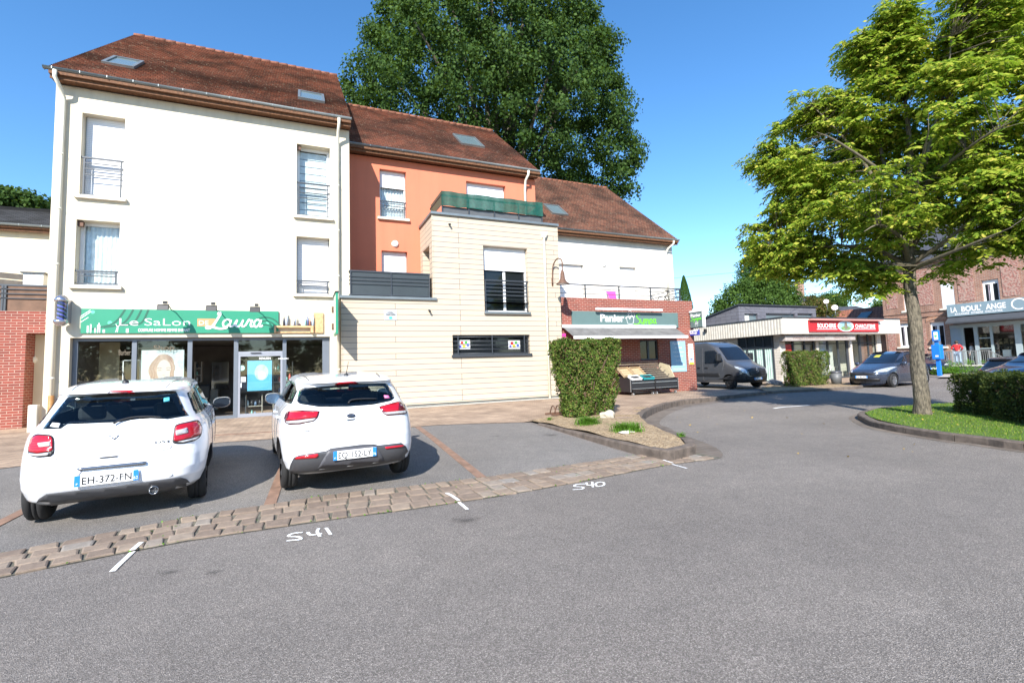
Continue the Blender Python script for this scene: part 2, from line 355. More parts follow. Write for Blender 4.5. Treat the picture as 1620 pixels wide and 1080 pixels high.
# ================================================================== GROUND
def sheet(name, poly, zf, mat, step=.35, label=None, kind='structure', dz=0.0):
    """polygon (x,y) filled with a fine grid following the height function"""
    P = [Vector(p) for p in poly]; bp = []
    for i in range(len(P)):
        a, b = P[i], P[(i+1) % len(P)]; n = max(1, int((b-a).length/step))
        bp += [a.lerp(b, j/n) for j in range(n)]
    nb = len(bp); xs = [p.x for p in bp]; ys = [p.y for p in bp]; pts = list(bp)
    x = min(xs)+step/2
    while x < max(xs):
        y = min(ys)+step/2
        while y < max(ys):
            if inside(x, y, bp): pts.append(Vector((x, y)))
            y += step
        x += step
    vo, _, fo, _, _, _ = delaunay_2d_cdt(pts, [(i, (i+1) % nb) for i in range(nb)], [tuple(range(nb))], 1, 1e-4)
    mb = MB(); mb.add([(p.x, p.y, zf(p.x, p.y)+dz) for p in vo], [tuple(f) for f in fo], True)
    o = mb.build(name, mat); tag(o, label, kind=kind); return o
def inside(x, y, P):
    c = False; n = len(P); j = n-1
    for i in range(n):
        if (P[i][1] > y) != (P[j][1] > y) and x < (P[j][0]-P[i][0])*(y-P[i][1])/(P[j][1]-P[i][1])+P[i][0]: c = not c
        j = i
    return c
# main asphalt: one sheet to the horizon
xs = sorted(set([-900, -300, -100, -40, -20]+[round(-12+i*.5, 2) for i in range(41)]+[9, 12, 20, 40, 60, 100, 300, 900]))
ys = sorted(set([-900, -200, -50, -10, 0, 3, 5]+[round(5+i*.5, 2) for i in range(20)]+[16, 20, 30, 45, 70, 120, 300, 900]))
mb = MB(); mb.add([(x, y, gh(x, y)) for y in ys for x in xs], [(j*len(xs)+i, j*len(xs)+i+1, (j+1)*len(xs)+i+1, (j+1)*len(xs)+i) for j in range(len(ys)-1) for i in range(len(xs)-1)], True)
o = mb.build('road', MAT['asphalt']); tag(o, 'grey asphalt road and car park', kind='structure')
# parking bay asphalt (darker), just above
cob_near = [(-7, 4.0), (-4.2, 4.75), (-2.2, 5.27), (-1.1, 5.50), (.3, 5.50), (1.05, 5.43), (2.2, 5.42), (3.4, 5.52), (5.0, 5.72), (6.0, 5.66)]
cn = lambda x: itp(x, [p[0] for p in cob_near], [p[1] for p in cob_near])
cf = lambda x: cn(x) + itp(x, [-7, -2.5, -1.6, .6, 3.5, 5.2, 6], [.72, .74, .80, 1.02, .88, .75, .72])
bnd = [GT(*p) for p in [(0, 742), (150, 722), (345, 700), (430, 695), (560, 683), (700, 672), (842, 668)]]
bx = [-14]+[b[0] for b in bnd]; by = [11.1]+[b[1] for b in bnd]
pb = lambda x: itp(x, bx, by)
X = [-14+i*.5 for i in range(39)]
sheet('parking_bays', [(x, cf(x)) for x in X]+[(x, pb(x)) for x in X[::-1]], gh, MAT['bay_asphalt'], .5, 'dark asphalt parking bays', dz=.004)
# cobble band: individual setts
mb = MB(); mb2 = MB()
def stone(mb, c, u, v, hw, hl, z, jit=.016, top=.006):
    u = Vector(u); v = Vector(v); c = Vector(c); q = []
    for a, b in ((-1,-1),(1,-1),(1,1),(-1,1)):
        q.append(c+u*(a*hw+random.uniform(-jit, jit))+v*(b*hl+random.uniform(-jit, jit)))
    cc = sum(q, Vector((0, 0)))/4; zt = z+random.uniform(-.002, .004)
    vs = [(p.x, p.y, z-.03) for p in q]+[(p.x, p.y, zt-top) for p in q]+[(*(p*.86+cc*.14), zt) for p in q]
    n = [0,1,2,3]; mb.add(vs, [(i, (i+1)%4, 4+(i+1)%4, 4+i) for i in n]+[(4+i, 4+(i+1)%4, 8+(i+1)%4, 8+i) for i in n]+[(8,9,10,11)])
x = -9.0
rows = 4
for r in range(rows):
    x = -7 + random.uniform(0, .2)
    while x < 5.9:
        L_ = random.uniform(.15, .25); xc = x+L_/2
        if xc > 5.95: break
        y0, y1 = cn(xc), cf(xc)
        nrow = 4
        if r < nrow:
            h = (y1-y0)/nrow; yc = y0+h*(r+.5); d = Vector((1, (cn(xc+.1)-cn(xc-.1))/.2)).normalized(); nrm = Vector((-d.y, d.x))
            stone(mb, (xc, yc), d, nrm, L_/2-.009, h/2-.008, gh(xc, yc)+.022)
        x += L_
k = NT('sandstone_setts'); g = k.N('NewGeometry'); c = k.ramp(g.outputs['Random Per Island'], [(0, (.20, .15, .115)), (.5, (.25, .19, .145)), (.8, (.29, .225, .17)), (1, (.26, .235, .21))])
k.base(k.mix(.6, c, k.ramp(k.noise(14, 6), [(.3, (.6, .58, .55)), (.7, (1.1, 1.08, 1.05))]), 'MULTIPLY')); k.b.inputs['Roughness'].default_value = .85; k.bump(k.noise(45, 4), .008); MAT['setts'] = k.m
tag(mb.build('cobble_band', MAT['setts']), 'band of brown sandstone setts across the car park', kind='structure')
xb = [-9+i*.5 for i in range(31)]
MAT['joint'] = M('mortar_joint', (.13, .12, .09), .95, 0, .6, 9)
sheet('cobble_joints', [(x, cn(x)-.01) for x in xb]+[(x, cf(x)+.01) for x in xb[::-1]], gh, MAT['joint'], .5, 'mortar and moss under the setts', dz=.007)
# brown divider strips between bays
MAT['strip'] = M('brown_strip_stone', (.24, .145, .10), .9, 0, .35, 7, .006, 40)
for (xa, xb_) in ((-3.05, -2.7), (-.37, -.10), (2.26, 2.60), (-5.7, -5.3)):
    mb = MB(); y = cf(xa)+.01
    while y < pb(xb_)-.02:
        y2 = min(y+.85, pb(xb_)-.01); f = lambda yy: xa+(xb_-xa)*(yy-6)/7
        for (u0, u1) in ((-.065, .065),):
            vs = [(f(a)+b, a, gh(f(a), a)+.012) for a, b in ((y+.006, u0), (y+.006, u1), (y2-.006, u1), (y2-.006, u0))]
            mb.prism(vs, (0, 0, -.03))
        y = y2
    tag(mb.build('bay_divider', MAT['strip']), kind='structure', label='brown stone strip between parking bays')
# pavement
redge = [(1212, 624), (1190, 626.5), (1146, 632), (1111, 637), (1078, 641), (1058, 646), (1038, 653), (1022, 662), (1016, 671)]
RE = [G(*p) for p in redge]                      # road-side foot of the kerb
RE = [(RE[0][0]+.25, RE[0][1]+.5)]+RE
tip = [(7.35, 8.9), (6.95, 8.2), (6.65, 7.4), (6.35, 6.7), (6.05, 6.25), (5.80, 6.02), (5.14, 5.86)]
left = [(5.07, 6.4), (5.06, 7.2), (5.07, 8.2), (5.1, 9.2), (5.14, 10.2), (5.15, pb(5.15)-.4)]
pv = [(x, pb(x)) for x in [-14+i*.5 for i in range(39)]]+[(5.25, 10.9), (6.0, 10.4), (7.4, 9.6)]+[(x-.08, y+.08) for x, y in RE[1:][::-1]]+[(18.1, 14.9), (17.6, 17.3), (17.6, 24), (-14, 24)]
sheet('pavement', pv, pz, MAT['paver'], .5, 'clay paver pavement along the shops', dz=.008)
def kerb(name, path, w, zt, zb, L_=.95, side=1, label=None, mat=None, bev=.02):
    mb = MB(); P = [Vector(p) for p in smooth_path(path, 8)]; d = [0]
    for i in range(1, len(P)): d.append(d[-1]+(P[i]-P[i-1]).length)
    def at(s):
        s = max(0, min(d[-1]-1e-6, s)); i = max(0, min(len(P)-2, int(np.searchsorted(d, s)-1)))
        t = (s-d[i])/max(1e-9, d[i+1]-d[i]); return P[i].lerp(P[i+1], t)
    n = max(1, round(d[-1]/L_)); Ls = d[-1]/n
    for i in range(n):
        a, b = i*Ls+.008, (i+1)*Ls-.008; sub = 4; ring = []; dzr = random.uniform(-.006, .006)
        for j in range(sub+1):
            s = a+(b-a)*j/sub; p = at(s); t = (at(s+.02)-at(s-.02)).normalized(); nr = Vector((-t.y, t.x))*side
            q = p+nr*w; zT = zt(p.x, p.y)+dzr
            ring.append([(p.x, p.y, zb), (p.x, p.y, zT-bev), (*(p+nr*bev), zT), (q.x, q.y, zT), (q.x, q.y, zb)])
        vs = [v for r_ in ring for v in r_]
        fs = [(j*5+k_, j*5+(k_+1) % 5, (j+1)*5+(k_+1) % 5, (j+1)*5+k_) for j in range(sub) for k_ in range(5)]+[(0,1,2,3,4), tuple(sub*5+k_ for k_ in (4,3,2,1,0))]
        mb.add(vs, fs)
    return tag(mb.build(name, mat or MAT['kerb']), kind='structure', label=label)
kerb('kerb', RE, .16, lambda x, y: pz(x, y)+.012, -.05, .75, -1, 'curved dark stone kerb of the shop pavement')
zbed = lambda x, y: itp(y, [5.8, 7.5, 10.8], [.165, .17, .165])
kerb('kerb', [RE[-1]]+tip, .16, lambda x, y: zbed(x, y)+.012, -.05, .8, -1, 'stone kerb round the tip of the planting bed')
kerb('kerb', [tip[-1]]+left, .15, lambda x, y: max(zbed(x, y), gh(x, y)+.03), -.05, 1.15, -1, 'stone kerb between planting bed and parking bay')
bed = [(5.17, 6.0), (5.8, 6.2), (6.2, 6.75), (6.5, 7.45), (6.8, 8.3), (7.3, 9.15), (7.7, 9.75), (8.3, 10.5), (9.3, 11.4), (8.9, 11.9), (6.4, 11.3), (5.2, 10.85)]
sheet('planting_bed', bed, lambda x, y: zbed(x, y)+.02*math.sin(x*5)*math.sin(y*4)-.005+.035*itp(y, [6, 8, 11], [0, 1, 1]), MAT['mulch'], .2, 'straw mulched planting bed')
# gutter setts round the kerb
MAT['gutter'] = brick_mat('gutter_setts', (.155, .125, .10), (.20, .16, .13), (.22, .20, .17), .26, .17, .008, .6, .004, vec=lambda k: k.coord())
def band(name, path, w0, w1, z, side=-1, mat=None, label=None):
    P = [Vector(p) for p in smooth_path(path, 6)]; vs = []
    for i, p in enumerate(P):
        t = (P[min(i+1, len(P)-1)]-P[max(0, i-1)]).normalized(); n = Vector((-t.y, t.x))*side
        a, b = p+n*w0, p+n*w1; vs += [(a.x, a.y, z), (b.x, b.y, z)]
    mb = MB(); mb.add(vs, [(2*i, 2*i+1, 2*i+3, 2*i+2) for i in range(len(P)-1)], True)
    return tag(mb.build(name, mat or MAT['gutter']), kind='structure', label=label)
band('gutter_band', [(x, y) for x, y in (RE+tip[:-1])], -.02, .42, .0045, 1, label='sett gutter along the curved kerb')
# drain channel in the pavement
a = GT(300, 690, pz); b = GT(446, 682.5, pz)
mb = MB(); 
for i in range(40):
    t = i/40; x = a[0]-1+(b[0]-a[0]+1)*t; y = a[1]+(b[1]-a[1])*t
    mb.box(x, x+.07, y-.07, y+.07, pz(x, y)-.01, pz(x, y)+.016)
tag(mb.build('drain_channel', MAT['strip']), kind='structure', label='reddish brown drain channel in front of the salon')
# grass island
isl = [(9.95, -6), (10.0, -1), (10.05, 2.0)]+[G(*p) for p in [(1620, 713), (1560, 704.5), (1500, 697), (1450, 689), (1410, 682), (1380, 675), (1366, 668)]]
isl += [(12.5, 7.45), (13.6, 7.75), (15.2, 7.7), (17.5, 7.0), (20, 6.0)]
isl_in = [(x+.15*(1 if i < 9 else .3), y-(.14 if i > 6 else 0)) for i, (x, y) in enumerate(isl)]
def zisl(x, y):
    return .115+.05*itp(math.hypot(x-15, (y-3)*.6), [0, 6], [1, 0])
sheet('grass_island', isl_in+[(24, 0), (24, -6)], zisl, MAT['lawn'], .35, 'mown grass island round the tree')
kerb('kerb', isl, .15, lambda x, y: .125, -.05, .95, -1, 'dark stone kerb of the grass island')
band('gutter_band', isl, -.02, .18, .0045, 1, label='thin gutter line along the island kerb')
# planting strip in front of the butcher
bst = [G(*p) for p in [(1215, 623), (1270, 620), (1330, 617), (1366, 613.5)]]
bst2 = [(25.6, 15.4), (27.5, 17.2), (24, 18.6), (20.5, 16.6)]
z2 = lambda x, y: .10
sheet('planting_bed', [(x, y+.15) for x, y in bst]+bst2, z2, MAT['mulch'], .5, 'leaf littered planting strip in front of the butcher')
kerb('kerb', [(bst[0][0]-.6, bst[0][1]+1.2)]+bst+[(25.7, 15.6)], .15, lambda x, y: .115, -.05, .9, 1, 'low kerb of the planting strip by the butcher')
sheet('pavement', [(25.75, 15.5), (28.5, 15.6), (33, 17.3), (37.5, 17.6), (37.5, 20.5), (24.5, 20.5), (23.5, 19.2), (24.1, 18.65), (27.6, 17.25)], lambda x, y: .09, MAT['paver'], .8, 'pavement in front of the butcher', dz=.004)
# far pavement along the bakery street
sheet('pavement', [(33.5, 15.4), (40.2, 18), (42, 30), (42, -12), (38.2, -12), (38.2, 8), (35.6, 13.6)], lambda x, y: .1, M('pale_concrete_paving', (.42, .38, .33), .9, 0, .2, 2), 1, 'pale pavement in front of the bakery')
# white sprayed survey marks
MAT['spray'] = None
k = NT('white_spray_paint'); n = k.noise(70, 3); tr = k.N('BsdfTransparent'); mx = k.N('MixShader'); k.L(k.ramp(n, [(.36, (0,0,0)), (.46, (1,1,1))]), mx.inputs[0]); k.L(tr.outputs[0], mx.inputs[1]); k.b.inputs['Base Color'].default_value = (.85,.85,.84,1); k.b.inputs['Roughness'].default_value = .8; k.L(k.b.outputs[0], mx.inputs[2]); k.L(mx.outputs[0], k.out.inputs[0]); MAT['spray'] = k.m
def paint(name, strokes, w, label, dz=.008):
    mb = MB(); i = 0
    for st in strokes:
        P = [GT(*p) for p in (smooth_path(st, 5) if len(st) > 2 else st)]
        for a, b in zip(P[:-1], P[1:]):
            a = Vector(a); b = Vector(b); d = (b-a).normalized(); n = Vector((-d.y, d.x, 0))*w/2; e = d*w*.3; i += 1
            dz2 = dz+.0004*(i % 7) if dz < .01 or (a.y+b.y)/2 < cn((a.x+b.x)/2)-.01 else .0275+.0003*(i % 5); dz2 = min(dz2, .0285) if (a.y+b.y)/2 >= cn((a.x+b.x)/2)-.01 else .008+.0003*(i % 5)
            mb.add([(p.x, p.y, p.z+dz2) for p in (a-e+n, a-e-n, b+e-n, b+e+n)], [(0, 1, 2, 3)])
    tag(mb.build(name, MAT['spray']), kind='structure', label=label)
paint('road_marking', [[(223, 862), (205, 878), (178, 904)]], .042, 'white sprayed stroke across the setts', .03)
paint('road_marking', [[(707, 783), (722, 792), (739, 806)]], .04, 'short white sprayed stroke near the third bay', .03)
paint('road_marking', [[(1050, 730), (1068, 736), (1086, 741)]], .03, 'thin white sprayed stroke at the kerb tip', .03)
paint('road_marking', [[(477, 843), (462, 845), (457, 849), (472, 850), (475, 854), (455, 856)], [(487, 843), (492, 847), (508, 845)], [(504, 837), (502, 842), (506, 849)], [(516, 836), (523, 846)]], .03, 'white sprayed number 541 on the asphalt')
paint('road_marking', [[(925, 766), (912, 767), (909, 770), (922, 771), (921, 774), (907, 775)], [(928, 764), (930, 768), (940, 767)], [(937, 763), (938, 771)], [(950, 763), (943, 765), (945, 770), (955, 768), (955, 764), (950, 763)]], .028, 'white sprayed number 540 on the asphalt')
paint('road_marking', [[(1225, 646), (1240, 644), (1280, 641)]], .10, 'worn white dash on the road', .006)
k = NT('oil_stain'); n = k.noise(5, 5); tr = k.N('BsdfTransparent'); mx = k.N('MixShader')
gr = k.N('TexGradient', _gradient_type='SPHERICAL'); mp = k.N('Mapping'); k.L(k.coord('Generated'), mp.inputs[0]); mp.inputs['Location'].default_value = (-1, -1, 0); mp.inputs['Scale'].default_value = (2, 2, 1); k.L(mp.outputs[0], gr.inputs[0])
k.L(k.math('MULTIPLY', k.ramp(gr.outputs[1], [(0, (0,0,0)), (.6, (.5,.5,.5))]), k.ramp(n, [(.35, (0,0,0)), (.6, (1,1,1))])), mx.inputs[0])
k.L(tr.outputs[0], mx.inputs[1]); k.base((.03, .028, .026)); k.b.inputs['Roughness'].default_value = .8; k.L(k.b.outputs[0], mx.inputs[2]); k.L(mx.outputs[0], k.out.inputs[0])
for (px, py, w_, h_) in ((735, 822, .22, .16), (870, 688, .2, .3), (785, 690, .12, .12), (270, 905, .12, .07), (340, 905, .1, .06)):
    x, y, z = GT(px, py); mb = MB(); mb.add([(x-w_, y-h_, z+.0085), (x+w_, y-h_, z+.0085), (x+w_, y+h_, z+.0085), (x-w_, y+h_, z+.0085)], [(0,1,2,3)])
    tag(mb.build('oil_stain', k.m), kind='structure', label='dark oil stain on the asphalt')
# hills far away
mb = MB(); n = 60
for s in range(2):
    pts = []
    for i in range(n+1):
        t = i/n; X_ = 60+t*420; d_ = 330+s*120
        pts.append((X_, d_-t*180, 9+s*6+7*math.sin(t*5+s)+3*math.sin(t*17+s*2)))
    for i in range(n):
        a, b = pts[i], pts[i+1]; mb.add([(a[0], a[1], -1), (b[0], b[1], -1), b, a, (a[0]+60, a[1]+120, -1), (b[0]+60, b[1]+120, -1)], [(0,1,2,3), (3,2,5,4)], True)
tag(mb.build('hills', M('wooded_hill', (.05, .085, .05), .95, 0, .5, .15)), 'low wooded hills on the horizon', kind='structure')
# ================================================================== BUILDINGS
YA, YB, YO, YC, YD = 17.3, 17.0, 19.0, 19.6, 17.4
def wall_holes(mb, x0, x1, z0, z1, y, holes, depth=.2, axis='x'):
    """front wall facing -y (axis x) or facing -x (axis y: x0..x1 are y values, y is x)"""
    xs = sorted(set([x0, x1]+[v for h in holes for v in h[:2]])); zs = sorted(set([z0, z1]+[v for h in holes for v in h[2:4]]))
    T = (lambda a, d, z: (a, d, z)) if axis == 'x' else (lambda a, d, z: (d, a, z))
    for i in range(len(xs)-1):
        for j in range(len(zs)-1):
            cx, cz = (xs[i]+xs[i+1])/2, (zs[j]+zs[j+1])/2
            if any(h[0] < cx < h[1] and h[2] < cz < h[3] for h in holes): continue
            mb.quad(T(xs[i], y, zs[j]), T(xs[i+1], y, zs[j]), T(xs[i+1], y, zs[j+1]), T(xs[i], y, zs[j+1]))
    for h in holes:
        a, b, c, d = h[:4]; dd = h[4] if len(h) > 4 else depth
        mb.quad(T(a, y, c), T(a, y, d), T(a, y+dd, d), T(a, y+dd, c)); mb.quad(T(b, y, c), T(b, y+dd, c), T(b, y+dd, d), T(b, y, d))
        mb.quad(T(a, y, d), T(b, y, d), T(b, y+dd, d), T(a, y+dd, d)); mb.quad(T(a, y, c), T(a, y+dd, c), T(b, y+dd, c), T(b, y, c))
def hole(Y, TL, TR, BL=None, zb=None):
    x0, zt = W(*TL, Y); x1, zt2 = W(*TR, Y); z0 = W(*BL, Y)[1] if BL else zb
    return (x0, x1, z0, (zt+zt2)/2)
def window(par, h, Y, depth, kind, dark=False, mull=0, shut=0, sill=.0, rail=None, curtain=False, blind=False, sillmat=None, sill_ov=.1, fw=.06):
    """window frame part with sub-parts; shut = fraction closed by the roller shutter"""
    x0, x1, z0, z1 = h[:4]; y = Y+depth; mb = MB(); fm = MAT['anthracite'] if dark else MAT['pvc']
    e = .002
    mb.box(x0+e, x0+fw, y-.07, y+.02, z0+e, z1-e); mb.box(x1-fw, x1-e, y-.07, y+.02, z0+e, z1-e)
    mb.box(x0+fw, x1-fw, y-.069, y+.02, z0+e, z0+fw*1.2); mb.box(x0+fw, x1-fw, y-.069, y+.02, z1-fw, z1-e)
    if shut < .99:
        zt_ = z1-(z1-z0)*shut
        for i in range(mull): 
            c = x0+(x1-x0)*(i+1)/(mull+1); mb.box(c-.05, c+.05, y-.055, y+.018, z0+fw, zt_)
    f = mb.build('window', fm, par)
    if shut < .99:
        MB().box(x0+fw-.01, x1-fw+.01, y-.02, y-.014, z0+fw, z1-fw).build('pane', MAT['glass'] if not (curtain or blind) else MAT['clear'], f)
        if curtain or blind:
            c = MB()
            if blind:
                n = 9
                for i in range(n): zz = z0+.1+(z1-z0-.2)*i/n; c.box(x0+.07, x1-.07, y+.03, y+.035, zz, zz+(z1-z0)/n*.84)
                c.build('blind', MAT['curtain'], f)
            else:
                n = 40; L_ = (x1-x0)-.1; vs = []
                for i in range(n+1): 
                    xx = x0+.05+L_*i/n; yy = y+.06+.025*math.sin(i*1.3)+.01*math.sin(i*3.1); vs += [(xx, yy, z0+.05), (xx, yy, z1-.05)]
                c.add(vs, [(2*i, 2*i+2, 2*i+3, 2*i+1) for i in range(n)], True); c.build('curtain', MAT['curtain'], f)
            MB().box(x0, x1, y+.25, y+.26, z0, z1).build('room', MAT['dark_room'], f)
        else:
            pass
    if shut > 0:
        s = MB().box(x0+fw*.6, x1-fw*.6, y-.105, y-.095, z1-(z1-z0)*shut, z1-.004); s.box(x0+fw*.6, x1-fw*.6, y-.112, y-.09, z1-(z1-z0)*shut-.03, z1-(z1-z0)*shut)
        s.build('shutter', MAT['shutter'], f)
    if sill: MB().box(x0-sill_ov, x1+sill_ov, Y-sill, Y+depth-.07, z0-.09, z0+.004).build('sill', sillmat or MAT['sill'], f, bevel=.008)
    if rail:
        zt, nb, zb2 = rail; r = MB(); yr = Y+.05
        r.box(x0+.002, x1-.002, yr-.025, yr+.025, zt-.045, zt)
        for xx in (x0+.07, x1-.07): r.box(xx-.018, xx+.018, yr-.015, yr+.015, zb2, zt-.045)
        for i in range(nb): zz = zt-(zt-zb2)*(i+1)/(nb+1)*.62; r.box(x0+.082, x1-.082, yr-.01, yr+.01, zz-.014, zz+.014)
        r.box(x0+.002, x1-.002, yr-.013, yr+.013, zb2-.01, zb2+.012)
        r.build('railing', MAT['anthracite'], f)
    return f
def roof_slope(x0, x1, ye, ze, yr, zr, par, mat, back=True, hipL=0, hipR=0, name='roof', ridge=True):
    """sawtooth tile courses from eave (ye,ze) to ridge (yr,zr)"""
    L_ = math.hypot(yr-ye, zr-ze); n = int(L_/.16); mb = MB(); t = Vector((0, yr-ye, zr-ze)).normalized(); nm = Vector((0, -t.z, t.y))
    nx = 14
    for side in ((0, 1) if back else (0,)):
        for i in range(n):
            a = Vector((0, ye, ze))+t*(L_*i/n)+nm*.034; b = Vector((0, ye, ze))+t*(L_*(i+1)/n)+nm*.004; c = Vector((0, ye, ze))+t*(L_*i/n)+nm*.0
            if side: 
                for v in (a, b, c): v.y = 2*yr-v.y
            vs = [];
            for j in range(nx+1):
                xx = x0+(x1-x0)*j/nx; w_ = .012*math.sin(j*2.1+x0)+.006*math.sin(j*5.3)
                vs += [(xx, c.y, c.z+w_), (xx, a.y, a.z+w_), (xx, b.y, b.z+w_)]
            mb.add(vs, [(3*j, 3*j+3, 3*j+4, 3*j+1) for j in range(nx)]+[(3*j+1, 3*j+4, 3*j+5, 3*j+2) for j in range(nx)])
    # thickness at verge
    for xx in (x0, x1):
        mb.quad((xx, ye, ze-.06), (xx, yr, zr-.06), (xx, yr, zr+.02), (xx, ye, ze+.02))
        if back: mb.quad((xx, 2*yr-ye, ze-.06), (xx, yr, zr-.06), (xx, yr, zr+.02), (xx, 2*yr-ye, ze+.02))
    r = mb.build(name, mat, par)
    if ridge:
        q = MB(); k_ = int((x1-x0)/.36)
        for i in range(k_): xx = x0+(x1-x0)*i/k_; q.cyl((xx, yr, zr-.02), (xx+.38, yr, zr-.005), .1, .115, 8)
        q.build('ridge_tile', M('ridge_tiles', (.21, .08, .045), .9, 0, .5, 5), r)
    return r
def skylight(roof, px, ye, ze, yr, zr, label=None):
    """four photo pixels TL,TR,BR,BL on the roof plane"""
    t = Vector((0, yr-ye, zr-ze)).normalized(); n = Vector((0, -t.z, t.y)); o = Vector((0, ye, ze)); Q = []
    for p in px:
        d = ray(*p); s = (o-CAM).dot(n)/d.dot(n); Q.append(CAM+d*s)
    xa = (Q[0].x+Q[3].x)/2; xb_ = (Q[1].x+Q[2].x)/2; sa = ((Q[0]-o).dot(t)+(Q[1]-o).dot(t))/2; sb = ((Q[2]-o).dot(t)+(Q[3]-o).dot(t))/2
    P = lambda x, s, h: tuple(Vector((x, 0, 0))+o+t*s+n*h)
    mb = MB()
    def slab(mb, a, b, c, d, h0, h1): mb.prism([P(a, c, h0), P(b, c, h0), P(b, d, h0), P(a, d, h0)], n*(h1-h0))
    w_ = .09; slab(mb, xa, xa+w_, sb, sa, .0, .10); slab(mb, xb_-w_, xb_, sb, sa, .0, .10); slab(mb, xa+w_, xb_-w_, sb, sb+w_, .0, .098); slab(mb, xa+w_, xb_-w_, sa-w_, sa, 0, .098)
    f = mb.build('skylight', MAT['zinc'], roof); g = MB(); slab(g, xa+w_, xb_-w_, sb+w_, sa-w_, .05, .06); g.build('pane', MAT['sky_glass'], f); return f
k = NT('skylight_glass'); k.base((.12, .17, .19)); k.b.inputs['Roughness'].default_value = .08; k.b.inputs['Specular IOR Level'].default_value = 1; MAT['sky_glass'] = k.m
def gutter(par, x0, x1, ye, ze):
    mb = MB(); n = 8; vs = []
    for i in range(n+1):
        a = math.pi*i/n; vs.append((0, ye-.075*math.cos(a)-.02, ze-.075*math.sin(a)))
    V2 = [(x0, v[1], v[2]) for v in vs]+[(x1, v[1], v[2]) for v in vs]
    mb.add(V2, [(i, i+1, n+2+i, n+1+i) for i in range(n)], True); mb.add(V2, [tuple(range(n+1)), tuple(range(2*n+1, n, -1))])
    x = x0+.2
    while x < x1: mb.box(x, x+.018, ye-.10, ye-.085, ze-.06, ze+.004); x += .62
    return mb.build('gutter', MAT['zinc'], par)
def eave(par, x0, x1, yw, ye, z):
    mb = MB().box(x0, x1, ye+.06, ye+.09, z-.2, z+.0); mb.box(x0, x1, ye-.03, ye+.058, z-.10, z+.045); mb.box(x0, x1, ye+.09, yw+.0, z-.16, z-.13)
    return mb.build('eave_board', MAT['wood'], par)
def roundlamp(par, px, py, Y, r=.14):
    x, z = W(px, py, Y); o = MB().lathe([(0, .1), (r*.5, .095), (r*.8, .07), (r*.95, .04), (r, 0)], (x, Y, z), 20, (0, -1, 0)).build('wall_lamp', MAT['white'], par); return o

# ---------------------------------------------------------------- white apartment house with the salon
A = thing('apartment_house', (-2.5, YA, .15), 'tall cream rendered apartment house with red tile roof and a hair salon below', 'building')
gz_ = .1
hA1 = hole(YA, (130.4, 178.5), (198.3, 187.8), (124, 309)); hA2 = hole(YA, (121, 347), (190, 351.8), (117, 451.5))
hA3 = hole(YA, (469.6, 227), (521.9, 234.8), (469, 341)); hA4 = hole(YA, (469, 373.6), (521.3, 377), (468.5, 465))
sx0, sz1 = W(111, 532.6, YA); sx1, _ = W(522, 533.6, YA); sz1 = (sz1+_)/2
hS = (sx0, sx1, gz_+.09, sz1, .28)
AX0, AX1, AZ = -6.57, 1.5, 10.13
mb = MB(); wall_holes(mb, AX0, AX1, gz_-.1, AZ, YA, [h+(.37,) for h in (hA1, hA2, hA3, hA4)]+[hS])
yr, zr = 24.2, 16.30
yb = 2*yr-16.9-.4
for xx in (AX0, AX1): mb.quad((xx, YA, 0), (xx, YA, AZ), (xx, yr, zr-.18), (xx, yb, AZ), (xx, yb, 0))
mb.quad((AX0, yb, 0), (AX1, yb, 0), (AX1, yb, AZ), (AX0, yb, AZ))
mb.build('wall', MAT['white_wall'], A)
rA = roof_slope(AX0-.12, AX1+.04, 16.9, 10.35, yr, zr, A, MAT['tiles'])
gutter(rA, AX0-.14, AX1+.05, 16.90, 10.39); eave(rA, AX0-.02, AX1+.03, YA, 16.9, 10.32)
skylight(rA, [(178, 93), (229, 100.5), (213, 111.5), (163, 101.5)], 16.9, 10.35, yr, zr)
skylight(rA, [(471, 146), (511, 152.5), (515, 165), (472, 157.5)], 16.9, 10.35, yr, zr)
zl = lambda px, py: W(px, py, YA)[1]
window(A, hA1, YA, .37, 'w', shut=.985, sill=.12, rail=(zl(135, 247), 3, hA1[2]+.06))
window(A, hA2, YA, .37, 'w', mull=0, sill=.12, rail=(zl(122, 426.5), 2, hA2[2]+.08), curtain=True, fw=.09)
window(A, hA3, YA, .37, 'w', sill=.12, rail=(zl(472, 287), 3, hA3[2]+.06), blind=True, fw=.09)
window(A, hA4, YA, .37, 'w', shut=.985, sill=.12, rail=(zl(470, 442.5), 2, hA4[2]+.05))
for hh in (hA2, hA3): MB().box(hh[0]+.01, hh[0]+.13, YA+.08, YA+.18, hh[3]-.17, hh[3]-.03).build('wasp_trap', MAT['rust'], A)
def pipe(par, pts, r=.045, mat=None, brown=None):
    mb = MB().tube(pts, r, 10); x, y = pts[-1][:2]; z = pts[-1][2]
    zt = pts[-2][2]; n = int((zt-z)/1.7)
    for i in range(1, n+1): zz = zt-1.6*i; mb.cyl((x, y, zz), (x, y, zz+.05), r+.008, n=10)
    o = mb.build('downpipe', mat or MAT['pipe'], par)
    if brown: MB().cyl((x, y, brown[0]), (x, y, brown[1]), r+.012, n=12).build('pipe_shoe', M('brown_cast_pipe', (.40, .19, .06), .6, 0, .25, 10), o)
    return o
px0 = W(101, 150, YA-.1)[0]
pipe(A, [(px0-.08, 16.82, 10.30), (px0-.08, 16.83, 10.12), (px0-.03, 16.98, 9.95), (px0+.0, YA-.09, 9.72), (px0, YA-.09, 9.6), (px0, YA-.09, .2)], .052, brown=(.35, 1.15))
px1 = W(535.5, 260, YA-.1)[0]
pipe(A, [(px1, 16.82, 10.30), (px1, 16.84, 10.1), (px1-.02, 17.0, 9.9), (px1-.02, YA-.09, 9.6), (px1-.02, YA-.09, .3)], .05)
